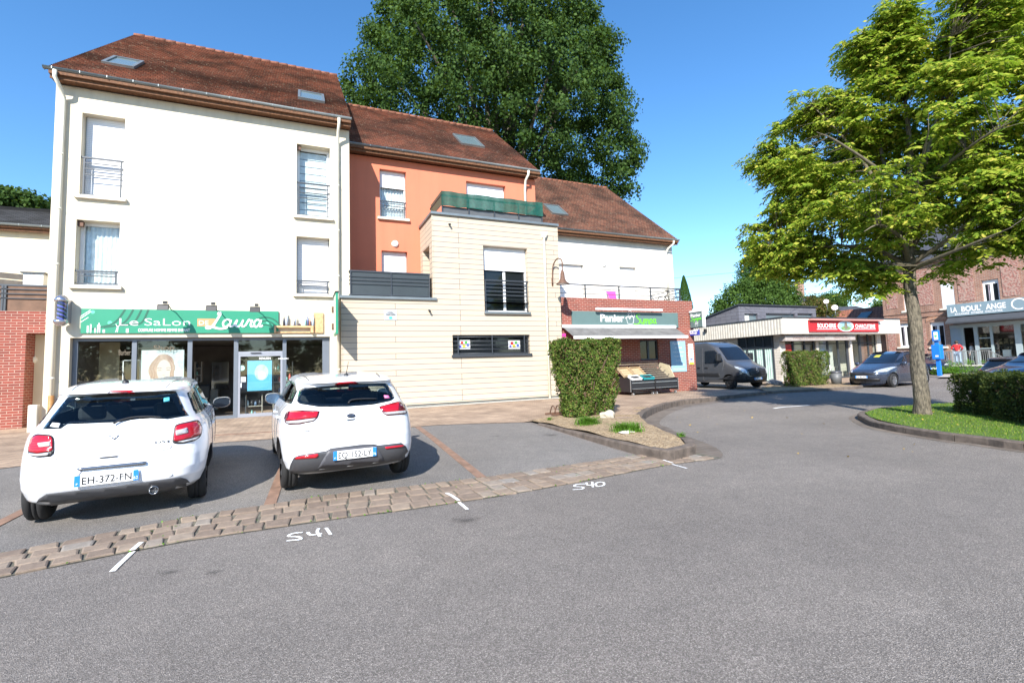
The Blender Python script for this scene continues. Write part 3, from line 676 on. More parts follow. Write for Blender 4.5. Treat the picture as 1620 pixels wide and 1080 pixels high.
# shop front
def Wr(x0, y0, x1, y1, Y): a = W(x0, y0, Y); b = W(x1, y1, Y); return a[0], b[0], b[1], a[1]
ys = YA+.22; fz0 = hS[2]; mb = MB()
posts = [(115.8, 122.7), (208.4, 216), (296.6, 304), (369.9, 376.8), (447, 453), (510, 522)]
PX = [(W(a, 590, ys)[0], W(b, 590, ys)[0]) for a, b in posts]
for a, b in PX: mb.box(a, b, ys-.05, ys+.03, fz0, sz1-.002)
mb.box(sx0+.002, PX[0][0], ys-.045, ys+.03, fz0, sz1-.003)
for i in range(5):
    mb.box(PX[i][1], PX[i+1][0], ys-.048, ys+.03, sz1-.09, sz1-.004)
    if i != 3: mb.box(PX[i][1], PX[i+1][0], ys-.046, ys+.03, fz0+.001, fz0+.1)
F = mb.build('shop_front', M('slate_grey_frame', (.15, .17, .20), .45, .3, .05), A)
tz = W(410, 560, ys)[1]
d = MB(); a, b = PX[3][1]+.002, PX[4][0]-.002
d.box(a, b, ys-.047, ys+.028, tz, tz+.09)
d.box(a+.0, a+.06, ys-.044, ys+.02, fz0+.01, tz-.003); d.box(b-.06, b, ys-.044, ys+.02, fz0+.01, tz-.003); d.box(a+.06, b-.06, ys-.043, ys+.02, fz0+.01, fz0+.12); d.box(a+.06, b-.06, ys-.043, ys+.02, tz-.07, tz-.004)
D = d.build('door', MAT['alu'], A)
MB().box(a+.35, a+.65, ys-.09, ys-.05, tz+.03, tz+.05).build('handle', MAT['black'], D)
for i in range(5):
    if i == 3: g = MB().box(a+.06, b-.06, ys-.012, ys-.006, fz0+.12, tz-.07); g.box(a, b, ys-.012, ys-.006, tz+.09, sz1-.09); g.build('pane', MAT['clear'], D)
    elif i == 2: continue
    else: MB().box(PX[i][1], PX[i+1][0], ys-.012, ys-.006, fz0+.1, sz1-.09).build('pane', MAT['clear'], F)
MB().box(PX[0][0]+.0, PX[5][1], YA-.06, ys-.05, fz0-.09, fz0-.002).build('threshold', MAT['sill'], A)
# side grey pilaster at right of the shop front
# salon room behind the glass
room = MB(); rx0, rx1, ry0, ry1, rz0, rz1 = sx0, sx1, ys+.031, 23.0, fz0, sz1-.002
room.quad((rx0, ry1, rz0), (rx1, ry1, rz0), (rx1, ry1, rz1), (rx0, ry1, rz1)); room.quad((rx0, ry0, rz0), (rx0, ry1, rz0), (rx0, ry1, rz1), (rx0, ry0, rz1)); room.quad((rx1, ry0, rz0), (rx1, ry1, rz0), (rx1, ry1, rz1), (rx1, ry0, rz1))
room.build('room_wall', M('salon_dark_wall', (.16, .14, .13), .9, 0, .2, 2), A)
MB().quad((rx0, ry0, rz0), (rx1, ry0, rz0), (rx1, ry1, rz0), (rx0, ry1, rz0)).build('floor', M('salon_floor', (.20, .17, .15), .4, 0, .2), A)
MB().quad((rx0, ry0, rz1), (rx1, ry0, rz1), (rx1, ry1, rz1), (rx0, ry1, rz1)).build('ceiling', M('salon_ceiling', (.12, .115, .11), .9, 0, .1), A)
# roof B, orange house
Bh = thing('apartment_house', (5.6, YO, .15), 'terracotta orange apartment house set back between its neighbours', 'building')
hO1 = hole(YO, (600.3, 266.9), (642.2, 272.2), (599.5, 343.5)); hO2 = hole(YO, (737.3, 286.4), (799.6, 294.3), (737, 350)); hO3 = hole(YO, (603.4, 395.7), (644.4, 398.8), (603, 455))
hO2 = (hO2[0], hO2[1], 7.45, hO2[3]); hO3 = (hO3[0], hO3[1], 4.3, hO3[3])
mb = MB(); BX0, BX1 = 1.5, 9.76
wall_holes(mb, BX0+.003, BX1, 4.0, 10.05, YO, [h+(.3,) for h in (hO1, hO2, hO3)])
yr2, zr2 = 24.25, 10.28+(24.25-18.6)*math.tan(R(39.4)); yb2 = 2*yr2-YO
for xx in (BX0+.003, BX1): mb.quad((xx, YO, 3), (xx, YO, 10.05), (xx, yr2, zr2-.2), (xx, yb2, 10.05), (xx, yb2, 3))
mb.quad((BX0, yb2, 0), (BX1, yb2, 0), (BX1, yb2, 10.05), (BX0, yb2, 10.05)); mb.build('wall', MAT['orange_wall'], Bh)
rB = roof_slope(BX0+.01, BX1+.1, 18.6, 10.28, yr2, zr2, Bh, MAT['tiles'])
gutter(rB, BX0+.06, BX1+.05, 18.60, 10.32); eave(rB, BX0+.03, BX1+.08, YO, 18.6, 10.25)
skylight(rB, [(714, 214), (751, 219.5), (767, 236), (731, 229)], 18.6, 10.28, yr2, zr2)
f = window(Bh, hO1, YO, .3, 'w', mull=0, shut=.33, sill=.12, rail=(W(620, 318, YO)[1], 3, hO1[2]+.05), curtain=True)
window(Bh, hO2, YO, .3, 'w', mull=1, shut=.5); window(Bh, hO3, YO, .3, 'w', mull=0, shut=.42)
roundlamp(Bh, 625, 386, YO)
pxo = W(830.5, 300, YO-.08)[0]; pxo2 = W(835, 275, 18.6)[0]
pipe(Bh, [(pxo2, 18.52, 10.22), (pxo2, 18.53, 10.05), (pxo2-.05, 18.75, 9.85), (pxo, YO-.08, 9.5), (pxo, YO-.08, 7.3)], .055)
# ---------------------------------------------------------------- beige clad extension
E_ = thing('clad_extension', (5.4, YB, .15), 'two level flat roofed extension clad in beige boards with roof terraces', 'building')
EX0, EXm, EX1, EZ1, EZ2 = 1.20, 4.39, 9.69, 4.04, 7.28
hB1 = hole(YB, (764, 388), (833.9, 393.5), (767.4, 493)); hB2 = hole(YB, (715.8, 529.4), (838, 529.4), (716.7, 561.5))
mb = MB(); wall_holes(mb, EX0, EX1, .30, EZ1, YB, [(hB1[0], hB1[1], hB1[2], EZ1, .3), hB2+(.22,)])
wall_holes(mb, EXm, EX1, EZ1, EZ2, YB, [(hB1[0], hB1[1], EZ1, hB1[3], .3)])
nz0, nz1 = EZ1, V(679, 388, EXm)[1]; ny0 = V(679, 388, EXm)[0]; ny1 = V(668.7, 397, EXm)[0]
wall_holes(mb, YB, YO-.003, EZ1, EZ2, EXm, [(ny0, ny1, nz0, nz1, .55)], axis='y')
mb.quad((EXm+.55, ny0, nz0), (EXm+.55, ny1, nz0), (EXm+.55, ny1, nz1), (EXm+.55, ny0, nz1))
mb.quad((EX0, YB, .3), (EX0, YB, EZ1), (EX0, YA-.002, EZ1), (EX0, YA-.002, .3)); mb.quad((EX1, YB, .1), (EX1, YC-.01, .1), (EX1, YC-.01, EZ2), (EX1, YB, EZ2))
# corner profiles
for xx, z0_, z1_ in ((EX0+.002, .3, EZ1), (EXm, EZ1, EZ2), (EX1-.002, .3, EZ2)): mb.box(xx-.022, xx+.022, YB-.014, YB+.01, z0_, z1_)
mb.build('wall', MAT['cladding'], E_)
MB().box(EX0+.02, EX1-.01, YB+.04, YB+.3, .1, .31).build('plinth', M('grey_plinth', (.16, .16, .15), .9, 0, .2), E_)
sheet('pavement_edge', [(EX0-.1, YB-.28), (EX1+.1, YB-.28), (EX1+.1, YB+.05), (EX0-.1, YB+.05)], lambda x, y: pz(x, y)+.02, MAT['sill'], 1, 'pale concrete strip along the beige wall')
mb = MB(); mb.box(EX0-.06, EXm+.1, YB-.08, YB+.14, EZ1, EZ1+.09); mb.box(EX0-.06, EX0+.12, YB+.14, YA-.004, EZ1, EZ1+.09); mb.build('coping', MAT['zinc'], E_); mb = MB()
mb.box(EXm-.06, EX1+.05, YB-.08, YB+.12, EZ2, EZ2+.09); mb.box(EXm-.06, EXm+.14, YB+.12, YO-.005, EZ2, EZ2+.09); mb.box(EX1-.1, EX1+.05, YB+.12, YC-.01, EZ2, EZ2+.09)
mb.build('coping', MAT['zinc'], E_)
MB().box(EX0+.15, EXm-.01, YB+.15, YO-.01, EZ1-.2, EZ1+.02).build('terrace_floor', MAT['sill'], E_); MB().box(EXm+.15, EX1-.1, YB+.13, YO-.01, EZ2-.2, EZ2+.02).build('terrace_floor', MAT['sill'], E_)
window(E_, hB1, YB, .3, 'w', mull=1, shut=.345, sill=.1, sillmat=MAT['zinc'], rail=(W(800, 443, YB)[1], 4, hB1[2]+.06), curtain=False, sill_ov=.03)
wB = window(E_, hB2, YB, .22, 'w', dark=True, mull=0, sill=.08, sillmat=MAT['anthracite'], sill_ov=.05)
g = MB()
for i in range(5): zz = hB2[2]+.05+(hB2[3]-hB2[2]-.08)*i/4.3; g.cyl((hB2[0]+.02, YB+.05, zz), (hB2[1]-.02, YB+.05, zz), .014, n=8)
for t in (.07, .5, .93): xx = hB2[0]+(hB2[1]-hB2[0])*t; g.box(xx-.02, xx+.02, YB+.03, YB+.07, hB2[2]+.01, hB2[3]-.01)
g.build('security_bars', MAT['anthracite'], wB)
for (a_, b_) in ((725, 744), (804, 823)):
    x0_, x1_, z0_, z1_ = Wr(a_, 538, b_, 552, YB+.16); q = MB().box(x0_, x1_, YB+.165, YB+.17, z0_, z1_).build('poster', MAT['white'], wB)
    for (u, v, s_, mt) in ((.2, .55, .22, (.65, .03, .03)), (.55, .6, .2, (.05, .4, .05)), (.35, .2, .25, (.7, .5, .03)), (.7, .3, .2, (.05, .1, .5)), (.08, .2, .18, (.1, .1, .5))):
        MB().box(x0_+(x1_-x0_)*u, x0_+(x1_-x0_)*(u+s_), YB+.158, YB+.163, z0_+(z1_-z0_)*v, z0_+(z1_-z0_)*(v+s_*1.3)).build('poster_print', M('print_%d%d' % (u*100, v*100), mt, .6, 0, 0), wB)
x0_, x1_, z0_, z1_ = Wr(607.5, 489.7, 628, 506.4, YB)
pq = MB().box(x0_, x1_, YB-.02, YB-.004, z0_, z1_).build('name_plaque', M('brushed_plaque', (.52, .52, .52), .4, .3, .1), E_)
text('Villa', x0_+.12, x1_-.14, z1_-.1, .07, 'lettering', MAT['black'], pq, (0, YB-.021, 0), shear=.3)
text('Gabrielle', x0_+.06, x1_-.06, (z0_+z1_)/2+.02, .075, 'lettering', MAT['black'], pq, (0, YB-.021, 0), bold=.01)
MB().box((x0_+x1_)/2-.05, (x0_+x1_)/2+.05, YB-.026, YB-.021, z0_+.04, z0_+.12).build('logo', M('cyan_logo', (.05, .45, .6), .5, 0, 0), pq)
for p in ((711, 355), (679.4, 491.7)):
    x_, z_ = W(*p, YB-.05); MB().cyl((x_, YB+.0, z_+.02), (x_, YB-.16, z_-.03), .035, n=10).build('overflow_spout', MAT['black'], E_)
xp = W(864, 470, YB-.07)[0]; zt_ = W(861, 371, YB-.1)[1]
hp = MB(); hp.prism([(xp-.13, YB-.17, zt_+.1), (xp+.13, YB-.17, zt_+.1), (xp+.07, YB-.13, zt_-.13), (xp-.07, YB-.13, zt_-.13)], (0, .15, 0)); hp.build('rainwater_head', MAT['pipe'], E_)
pipe(E_, [(xp, YB-.07, zt_-.1), (xp, YB-.07, zt_-.2), (xp, YB-.07, .2)], .05)
# balcony railing low (dark panels)
def railing(par, name, x0, x1, y, z0, z1, yback=None, posts=2, bars=3, panel=(0, 1), pm=None, mesh=None):
    r = MB(); r.box(x0, x1, y-.03, y+.03, z1-.05, z1)
    for i in range(posts+1): xx = x0+.03+(x1-x0-.06)*i/posts; r.box(xx-.02, xx+.02, y-.045, y-.005, z0, z1-.05)
    for i in range(bars): zz = z0+(z1-z0)*(.5+.42*i/bars); r.box(x0, x1, y-.055, y-.046, zz-.012, zz+.012)
    r.box(x0, x1, y-.04, y+.0, z0+.05, z0+.08)
    for xe in ((x0, x1) if yback else ()):
        r.box(xe-.02, xe+.02, y+.03, yback, z1-.05, z1); r.box(xe-.015, xe+.015, y+.03, yback, z0+.05, z0+.08)
        for i in range(bars): zz = z0+(z1-z0)*(.5+.42*i/bars); r.box(xe-.008, xe+.008, y+.03, yback, zz-.012, zz+.012)
    o = r.build(name, MAT['anthracite'], par); return o
rx0, rz1 = W(553, 427, YB+.12); rx1, _ = W(679.7, 433, YB+.12)
rl = railing(E_, 'railing', rx0, rx1, YB+.12, EZ1+.09, rz1, YO-.02)
MB().box(rx0+.03, rx1-.03, YB+.12, YB+.13, EZ1+.12, rz1-.05).box(rx0+.02, rx0+.03, YB+.15, YO-.1, EZ1+.12, rz1-.05).box(rx1-.03, rx1-.02, YB+.15, YO-.1, EZ1+.12, rz1-.05).build('panel', M('charcoal_panel', (.035, .045, .05), .5, 0, .1), rl)
gx0, gz1 = W(697.4, 302, YB+.3); gx1, gz2 = W(857, 322.6, YB+.3)
rl = railing(E_, 'railing', gx0, gx1, YB+.3, EZ2+.06, (gz1+gz2)/2-.12, YO-.02, posts=4, bars=1)
k = NT('green_shade_netting'); tr = k.N('BsdfTransparent'); mx = k.N('MixShader'); mx.inputs[0].default_value = .95; k.L(tr.outputs[0], mx.inputs[1]); k.base(k.ramp(k.noise(9, 4), [(.3, (.003, .045, .030)), (.7, (.006, .085, .055))])); k.L(k.b.outputs[0], mx.inputs[2]); k.L(mx.outputs[0], k.out.inputs[0]); MAT['netting'] = k.m
zz1 = (gz1+gz2)/2; zm = EZ2+.06+(zz1-EZ2)*.40
n = 60; vs = []
for i in range(n+1):
    xx = gx0+(gx1-gx0)*i/n; w_ = .012*math.sin(i*.9); vs += [(xx, YB+.22+w_, zm-.02+.01*math.sin(i*.5)), (xx, YB+.23+w_, zz1+.012*math.sin(i*.35))]
q = MB(); q.add(vs, [(2*i, 2*i+2, 2*i+3, 2*i+1) for i in range(n)], True); q.quad((gx0, YB+.22, zm), (gx0, YO-.1, zm), (gx0, YO-.1, zz1-.02), (gx0, YB+.23, zz1)); q.quad((gx1, YB+.22, zm), (gx1, YO-.1, zm), (gx1, YO-.1, zz1-.02), (gx1, YB+.23, zz1))
q.build('green_netting', MAT['netting'], rl)
MB().box(gx0+.03, gx1-.03, YB+.31, YB+.315, EZ2+.1, zm).build('panel', M('smoked_panel', (.10, .10, .10), .3, 0, .1), rl)
# ---------------------------------------------------------------- white house over the grocery + brick shop
C_ = thing('apartment_house', (14, YC, .15), 'white rendered house with moss flecked tile roof above the brick grocery', 'building')
hC1 = hole(YC, (884, 417), (923, 419), (884, 480)); hC1 = (9.8, hC1[1], 4.35, hC1[3]); hC2 = hole(YC, (979.7, 421.7), (1006, 423.3)  , (980, 478)); hC2 = (hC2[0], hC2[1], 4.35, hC2[3])
mb = MB(); CX0, CX1, CZ = 9.70, W(1064.5, 420, YC)[0], 7.8
wall_holes(mb, CX0, CX1, 4.0, CZ, YC, [hC1+(.25,), hC2+(.25,)])
yr3 = 25.4; zr3 = 7.92+(yr3-19.2)*math.tan(R(39.6)); yb3 = 2*yr3-YC
for xx in (CX0, CX1): mb.quad((xx, YC, 0), (xx, YC, CZ), (xx, yr3, zr3-.2), (xx, yb3, CZ), (xx, yb3, 0))
mb.quad((CX0, yb3, 0), (CX1, yb3, 0), (CX1, yb3, CZ), (CX0, yb3, CZ)); mb.build('wall', MAT['white_wall2'], C_)
rC = roof_slope(CX0+.09, CX1+.12, 19.2, 7.92, yr3, zr3, C_, tile_mat('mossy_clay_tiles', (.23, .095, .055), (.14, .065, .042), .8))
gutter(rC, CX0+.02, CX1+.14, 19.20, 7.96); eave(rC, CX0+.02, CX1+.1, YC, 19.2, 7.89)
skylight(rC, [(859, 324.5), (884, 327.5), (898, 342.5), (873, 339.5)], 19.2, 7.92, yr3, zr3)
window(C_, hC1, YC, .25, 'w', mull=1, shut=.80); window(C_, hC2, YC, .25, 'w', shut=.99)
roundlamp(C_, 954.7, 418, YC)
pc = W(1055, 420, YC-.08)[0]
pipe(C_, [(pc+.2, 19.12, 7.86), (pc+.2, 19.14, 7.7), (pc+.05, 19.4, 7.5), (pc, YC-.08, 7.3), (pc, YC-.08, 4.4)], .05)
S_ = thing('brick_shop', (13.5, YD, .12), 'red brick grocery shop with roof terrace and grey awning', 'building')
DX0, DX1, DZ = 9.70, 17.22, 4.38
hD1 = hole(YD, (1012, 537), (1041.5, 538), (1012, 570)); hD0 = (10.2, 11.6, .15, 2.45)
mb = MB(); wall_holes(mb, DX0, DX1, .0, DZ, YD, [hD1+(.15,), hD0+(.2,)]); mb.quad((DX1, YD, 0), (DX1, 26, 0), (DX1, 26, DZ), (DX1, YD, DZ)); mb.quad((DX0, YD, DZ), (DX1, YD, DZ), (DX1, YD+.22, DZ), (DX0, YD+.22, DZ)); mb.quad((DX0, YD+.22, DZ-.4), (DX1-.2, YD+.22, DZ-.4), (DX1-.2, YD+.22, DZ), (DX0, YD+.22, DZ))
mb.quad((DX1-.2, YD+.22, DZ-.4), (DX1-.2, 26, DZ-.4), (DX1-.2, 26, DZ), (DX1-.2, YD+.22, DZ)); mb.quad((DX1-.2, YD+.22, DZ), (DX1, YD+.22, DZ), (DX1, 26, DZ), (DX1-.2, 26, DZ))
mb.build('wall', MAT['brick'], S_)
MB().box(DX0, DX1-.2, YD+.22, YC, DZ-.5, DZ-.3).build('terrace_floor', MAT['sill'], S_)
window(S_, hD1, YD, .15, 'w', dark=True, mull=1); window(S_, hD0, YD, .2, 'w', dark=True, mull=1, fw=.07)
rt = W(980, 452, YD+.1)[1]; re = W(1076, 457, YD+.1)[0]
r = MB(); r.box(DX0, re, YD+.08, YD+.13, rt-.05, rt)
for px_ in (926, 979.4, 1029, 1075): xx = W(px_, 462, YD+.1)[0]; r.box(xx-.025, xx+.025, YD+.085, YD+.125, DZ, rt-.05)
for i in range(2): zz = DZ+(rt-DZ)*(.32+.34*i); r.box(DX0, re, YD+.095, YD+.115, zz-.012, zz+.012)
for zz in (rt-.025, DZ+(rt-DZ)*.32, DZ+(rt-DZ)*.66): r.box(re-.02, re+.02, YD+.13, 21, zz-.014, zz+.014)
r.build('railing', MAT['anthracite'], S_)
# awning
a0 = W(889, 517, YD)[0]; a1 = W(1066, 519, YD)[0]; az = W(980, 518, YD)[1]; ay, az2 = 15.98, 2.54; b1 = W(1086.7, 534, ay)[0]; b0 = W(908, 531.5, ay)[0]
q = MB(); n = 24; vs = []
for i in range(n+1):
    t = i/n; sag = -.05*math.sin(math.pi*t)
    for j in range(5): s_ = j/4; vs.append((a0+(a1-a0)*t+(b0-a0+((b1-a1)-(b0-a0))*t)*s_, YD-.08+(ay-YD+.08)*s_, az+(az2+.06-az)*s_+sag*math.sin(math.pi*s_)))
q.add(vs, [(i*5+j, (i+1)*5+j, (i+1)*5+j+1, i*5+j+1) for i in range(n) for j in range(4)], True)
AW = q.build('awning', M('dirty_grey_awning_cloth', (.165, .16, .152), .9, 0, .35, 3), S_)
b = MB(); b.box(b0-.02, b1+.02, ay-.06, ay+.0, az2-.02, az2+.09); b.box(a0-.05, a1+.02, YD-.14, YD-.005, az-.02, az+.1)
for xx in (a0+.8, a1-.8): b.cyl((xx, YD-.1, az-.05), (xx+.4, YD-.5, az-.3), .03); b.cyl((xx+.4, YD-.5, az-.3), (xx+.1, ay, az2+.03), .03)
b.build('awning_bar', MAT['pvc'], AW)
# sign
x0_, z1_ = W(904.4, 492, YD-.05); x1_, z0_ = W(1073.2, 518.8, YD-.05); z1_ = (z1_+W(1073, 495, YD-.05)[1])/2; z0_ = (z0_+W(904.4, 516.5, YD-.05)[1])/2
sg = MB().box(x0_, x1_, YD-.06, YD-.004, z0_, z1_).build('shop_sign', MAT['grey_sign'], S_); ysg = YD-.062
ta = W(948.5, 505, YD)[0]; tb = W(986.3, 505, YD)[0]; text('Panier', ta, tb, W(967, 502.5, YD)[1], .34, 'lettering', MAT['white'], sg, (0, ysg, 0), bold=.03)
def grocer_logo(par, cx, cz, s, org, xd, ud):
    r = MB()
    for st in ([(-.5, .0), (-.4, -.5), (-.25, -.62), (.25, -.62), (.4, -.5), (.5, .0)], [(-.28, .5+.0), (-.2, .75), (0, .85), (.2, .75), (.28, .5), (.2, .3), (0, .2), (-.2, .3), (-.28, .5)], [(-.12, .45), (0, .62), (.14, .5)], [(.5, .75), (.62, .3), (.45, .0)]):
        r.ribbon([(cx+a*s, cz+b*s) for a, b in smooth_path(st, 4)], s*.035, org, xd, ud, .004)
    for st in ([(-.62, .0), (-.3, .16), (.0, -.02)], [(-.1, -.05), (.2, .25), (.5, .05)]):
        r.ribbon([(cx+a*s, cz+b*s) for a, b in smooth_path(st, 4)], s*.10, org, xd, ud, .004)
    return r.build('basket_logo', MAT['white'], par)
cx, cz = W(995.5, 503.5, YD); grocer_logo(sg, cx, cz, .40, (0, ysg, 0), (1,0,0), (0,0,1))
def sympa(par, x0, x1, zc, h, org, xd, ud, w_=.045):
    S = [[(.16, .95), (.08, 1.0), (.0, .9), (.03, .7), (.13, .55), (.14, .35), (.05, .2), (-.1, .18), (-.14, .22)],
         [(.2, .6), (.2, .35), (.25, .25), (.32, .35), (.36, .6)], [(.36, .6), (.33, .2), (.27, -.1), (.18, -.15)],
         [(.42, .6), (.4, .25)], [(.41, .45), (.48, .6), (.5, .45), (.49, .25)], [(.5, .45), (.57, .6), (.6, .45), (.59, .25)],
         [(.68, .6), (.65, .2), (.62, -.15)], [(.67, .5), (.75, .62), (.79, .45), (.75, .28), (.66, .3)],
         [(.97, .55), (.9, .62), (.84, .5), (.85, .32), (.92, .28), (.96, .45)], [(.98, .6), (.96, .4), (1.0, .26)]]
    r = MB()
    for i, st in enumerate(S): r.ribbon([(x0+(x1-x0)*a, zc+(b-.45)*h) for a, b in smooth_path(st, 4)], w_, org, xd, ud, .003+.0008*i)
    return r.build('lettering', MAT['lime'], par)
sympa(sg, W(1006, 505, YD)[0], W(1036.5, 508, YD)[0], W(1020, 508, YD)[1], .55, (0, ysg-.001, 0), (1,0,0), (0,0,1))
x0_, z_ = W(943, 489, 17.14); x1_ = W(1047.4, 491, 17.14)[0]; z_ = W(995, 489.5, 17.14)[1]
q = MB().box(x0_, x1_, 17.10, 17.19, z_-.04, z_+.05)
for t in (.12, .5, .88): xx = x0_+(x1_-x0_)*t; q.cyl((xx, 17.17, z_), (xx, YD-.0, z_+.0), .018)
q.build('sign_light', MAT['pvc'], S_)
# hanging flag sign, seen from its left face (plane x = const)
fx_ = 17.02
q = MB().box(fx_-.07, fx_+.07, 16.55, 17.30, 3.08, 3.80); FS = q.build('hanging_sign', MAT['grey_sign'], S_)
MB().box(fx_-.09, fx_+.09, 16.48, 17.33, 3.80, 3.88).box(fx_-.075, fx_+.075, 16.50, 16.55, 3.06, 3.80).cyl((fx_, 17.3, 3.7), (fx_, YD, 3.7), .025).cyl((fx_, 17.3, 3.15), (fx_, YD, 3.15), .025).build('sign_frame', MAT['pvc'], FS)
ox = (fx_-.072, 0, 0); XD = (0, -1, 0)
text('Panier', -17.25, -16.62, 3.65, .15, 'lettering', MAT['white'], FS, ox, XD, (0,0,1), bold=.03)
sympa(FS, -17.2, -16.62, 3.46, .22, ox, XD, (0,0,1), .024); grocer_logo(FS, -16.92, 3.22, .17, ox, XD, (0,0,1))
v0 = V(1089, 523, fx_); v1 = V(1106, 530.5, fx_)
q = MB().box(fx_-.05, fx_+.05, v1[0], v0[0], v1[1]+.02, v0[1]-.0); q.cyl((fx_, v0[0], v0[1]-.1), (fx_, YD, v0[1]-.1), .02); PS = q.build('hanging_sign', M('royal_blue_sign', (.03, .04, .30), .4, 0, 0), S_)
text('Pickup', -v0[0]+.06, -v1[0]-.06, (v0[1]+v1[1])/2+.02, .13, 'lettering', MAT['white'], PS, (fx_-.052, 0, 0), XD, (0,0,1), bold=.03)
MB().box(fx_-.053, fx_-.05, v1[0], v0[0], v0[1]-.06, v0[1]).build('stripe', MAT['white'], PS)
# info board and notice on the pillar
x0_, x1_, z0_, z1_ = Wr(1059.5, 539.5, 1086, 587, YD); ib = MB().box(x0_, x1_, YD-.03, YD-.003, z0_, z1_).build('info_board', M('sky_blue_board', (.28, .47, .62), .5, 0, .04), S_)
for i, (s_, u0, u1, hh) in enumerate((('Panier', .15, .6, .11), ('EPICERIE', .3, .75, .06), ('Fruits et legumes', .15, .85, .06), ('Produits frais', .22, .78, .055), ('Fromages', .3, .7, .055), ('Livraison a domicile', .12, .9, .05), ('Ouvert 7 jours sur 7', .12, .88, .05))):
    text(s_, x0_+(x1_-x0_)*u0, x0_+(x1_-x0_)*u1, z1_-.11-.2*i, hh, 'lettering', MAT['white'], ib, (0, YD-.032, 0), bold=.01)
x0_, x1_, z0_, z1_ = Wr(1088, 544, 1097.5, 576, YD); nb = MB().box(x0_, x1_, YD-.025, YD-.003, z0_, z1_).build('notice', MAT['white'], S_)
MB().box(x0_+.01, x1_-.01, YD-.027, YD-.025, z0_, z0_+.1).build('band', M('yellow_band', (.8, .55, .05), .5, 0, 0), nb)
MB().box(x0_+.06, x1_-.06, YD-.027, YD-.025, z0_+.2, z0_+.27).box(x0_+.14, x1_-.14, YD-.027, YD-.025, z0_+.5, z0_+.62).build('print', M('navy_print', (.05, .08, .3), .5, 0, 0), nb)
MB().box(x0_+.05, x1_-.05, YD-.027, YD-.025, z1_-.25, z1_-.2).build('print', MAT['orange'], nb)
# ---------------------------------------------------------------- left annex
L1 = thing('brick_annex', (-9.5, 19, .15), 'low red brick annex with wooden roof terrace left of the salon', 'building')
Yl = 18.9; lz = W(30, 492, Yl)[1]; lx = W(66, 560, Yl)[0]
a_ = W(38, 600, Yl)[0]
mb = MB(); mb.box(-14, a_, Yl, Yl+4, 0, lz); mb.box(a_, -5.8, Yl, Yl+4, W(50, 527, Yl)[1], lz-.001); mb.build('wall', MAT['brick'], L1)
ny = Yl+.55
MB().quad((a_, ny, 0), (-5.5, ny, 0), (-5.5, ny, 3.1), (a_, ny, 3.1)).build('niche_wall', MAT['cream_wall'], L1)
x_, z_ = W(51, 569, ny); MB().lathe([(0, .1), (.09, .08), (.13, .0)], (x_, ny, z_), 12, (0, -1, 0)).build('wall_lamp', MAT['sill'], L1)
r = MB(); r1 = W(30, 450, Yl+.1)[1]; r.box(-14, -6.0, Yl+.08, Yl+.13, r1-.05, r1)
for xx in [-14+i*1.15 for i in range(7)]+[W(4, 470, Yl)[0]]: r.box(xx, xx+.05, Yl+.06, Yl+.1, lz, r1-.05)
for i in range(3): zz = lz+(r1-lz)*(.48+.17*i); r.box(-14, -6, Yl+.06, Yl+.08, zz-.012, zz+.012)
R_ = r.build('railing', MAT['anthracite'], L1); MB().box(-14, -6, Yl+.1, Yl+.11, lz, r1-.05).build('panel', M('brown_privacy_panel', (.15, .085, .055), .8, 0, .3, 4), R_)
L2 = thing('cream_house', (-10, 23, .15), 'cream rendered house with slate roof behind the brick annex', 'building')
Yc = 22.9; ez = W(40, 361, Yc)[1]
mb = MB().quad((-22, Yc, 0), (-5, Yc, 0), (-5, Yc, ez), (-22, Yc, ez)); mb.quad((-22, Yc+7, 0), (-5, Yc+7, 0), (-5, Yc+7, ez), (-22, Yc+7, ez)); mb.quad((-22, Yc, 0), (-22, Yc+7, 0), (-22, Yc+7, ez), (-22, Yc, ez)); mb.build('wall', MAT['cream_wall'], L2)
rl_ = roof_slope(-22, -6.6, Yc-.3, ez+.05, Yc+3.5, ez+.05+3.8*math.tan(R(24)), L2, MAT['slate'], ridge=False); gutter(rl_, -22, -6.6, Yc-.34, ez+.05); eave(rl_, -22, -6.6, Yc, Yc-.3, ez+.02)
# timber screen and cabinet on the terrace
xs_, zs_ = W(0, 419, 20.5); xe_, ze_ = W(36, 432, 20.5)
mb = MB()
for i in range(8):
    z = lz+.1+i*.22
    mb.prism([(-12.5, 20.5, z+.35), (xe_, 20.5, z), (xe_, 20.5, z+.19), (-12.5, 20.5, z+.54)], (0, .03, 0)) if z < ze_-.1 else None
tag(mb.build('timber_screen', M('dark_slatted_timber', (.10, .085, .07), .8, 0, .3, 5)), 'dark slatted timber screen on the annex terrace', 'screen')
x0_, x1_, z0_, z1_ = Wr(36, 432, 68, 452, 21)
cb = MB().box(x0_, x1_, 21, 21.6, lz-.3, z1_).build('storage_cabinet', M('grey_cabinet', (.55, .57, .58), .4, .1, .05), None); tag(cb, 'grey storage cabinet on the annex terrace', 'cabinet')
MB().box(x0_-.05, x1_+.05, 20.95, 21.65, z1_, z1_+.05).build('cabinet_top', MAT['anthracite'], cb)
# electricity box
x0_, z1_ = W(47, 641, 17.0); x1_ = W(61.5, 641, 17.0)[0]
eb = MB().box(-6.80, -6.60, 17.12, 17.28, .15, z1_).build('meter_box', M('cream_plastic', (.62, .60, .50), .5, 0, .05), None, bevel=.015); tag(eb, 'cream electricity meter cabinet at the corner of the salon building', 'meter box')
MB().box(-6.78, -6.62, 17.112, 17.118, .3, z1_-.1).build('cabinet_door', M('cream_plastic2', (.66, .64, .55), .5, 0, .05), eb)
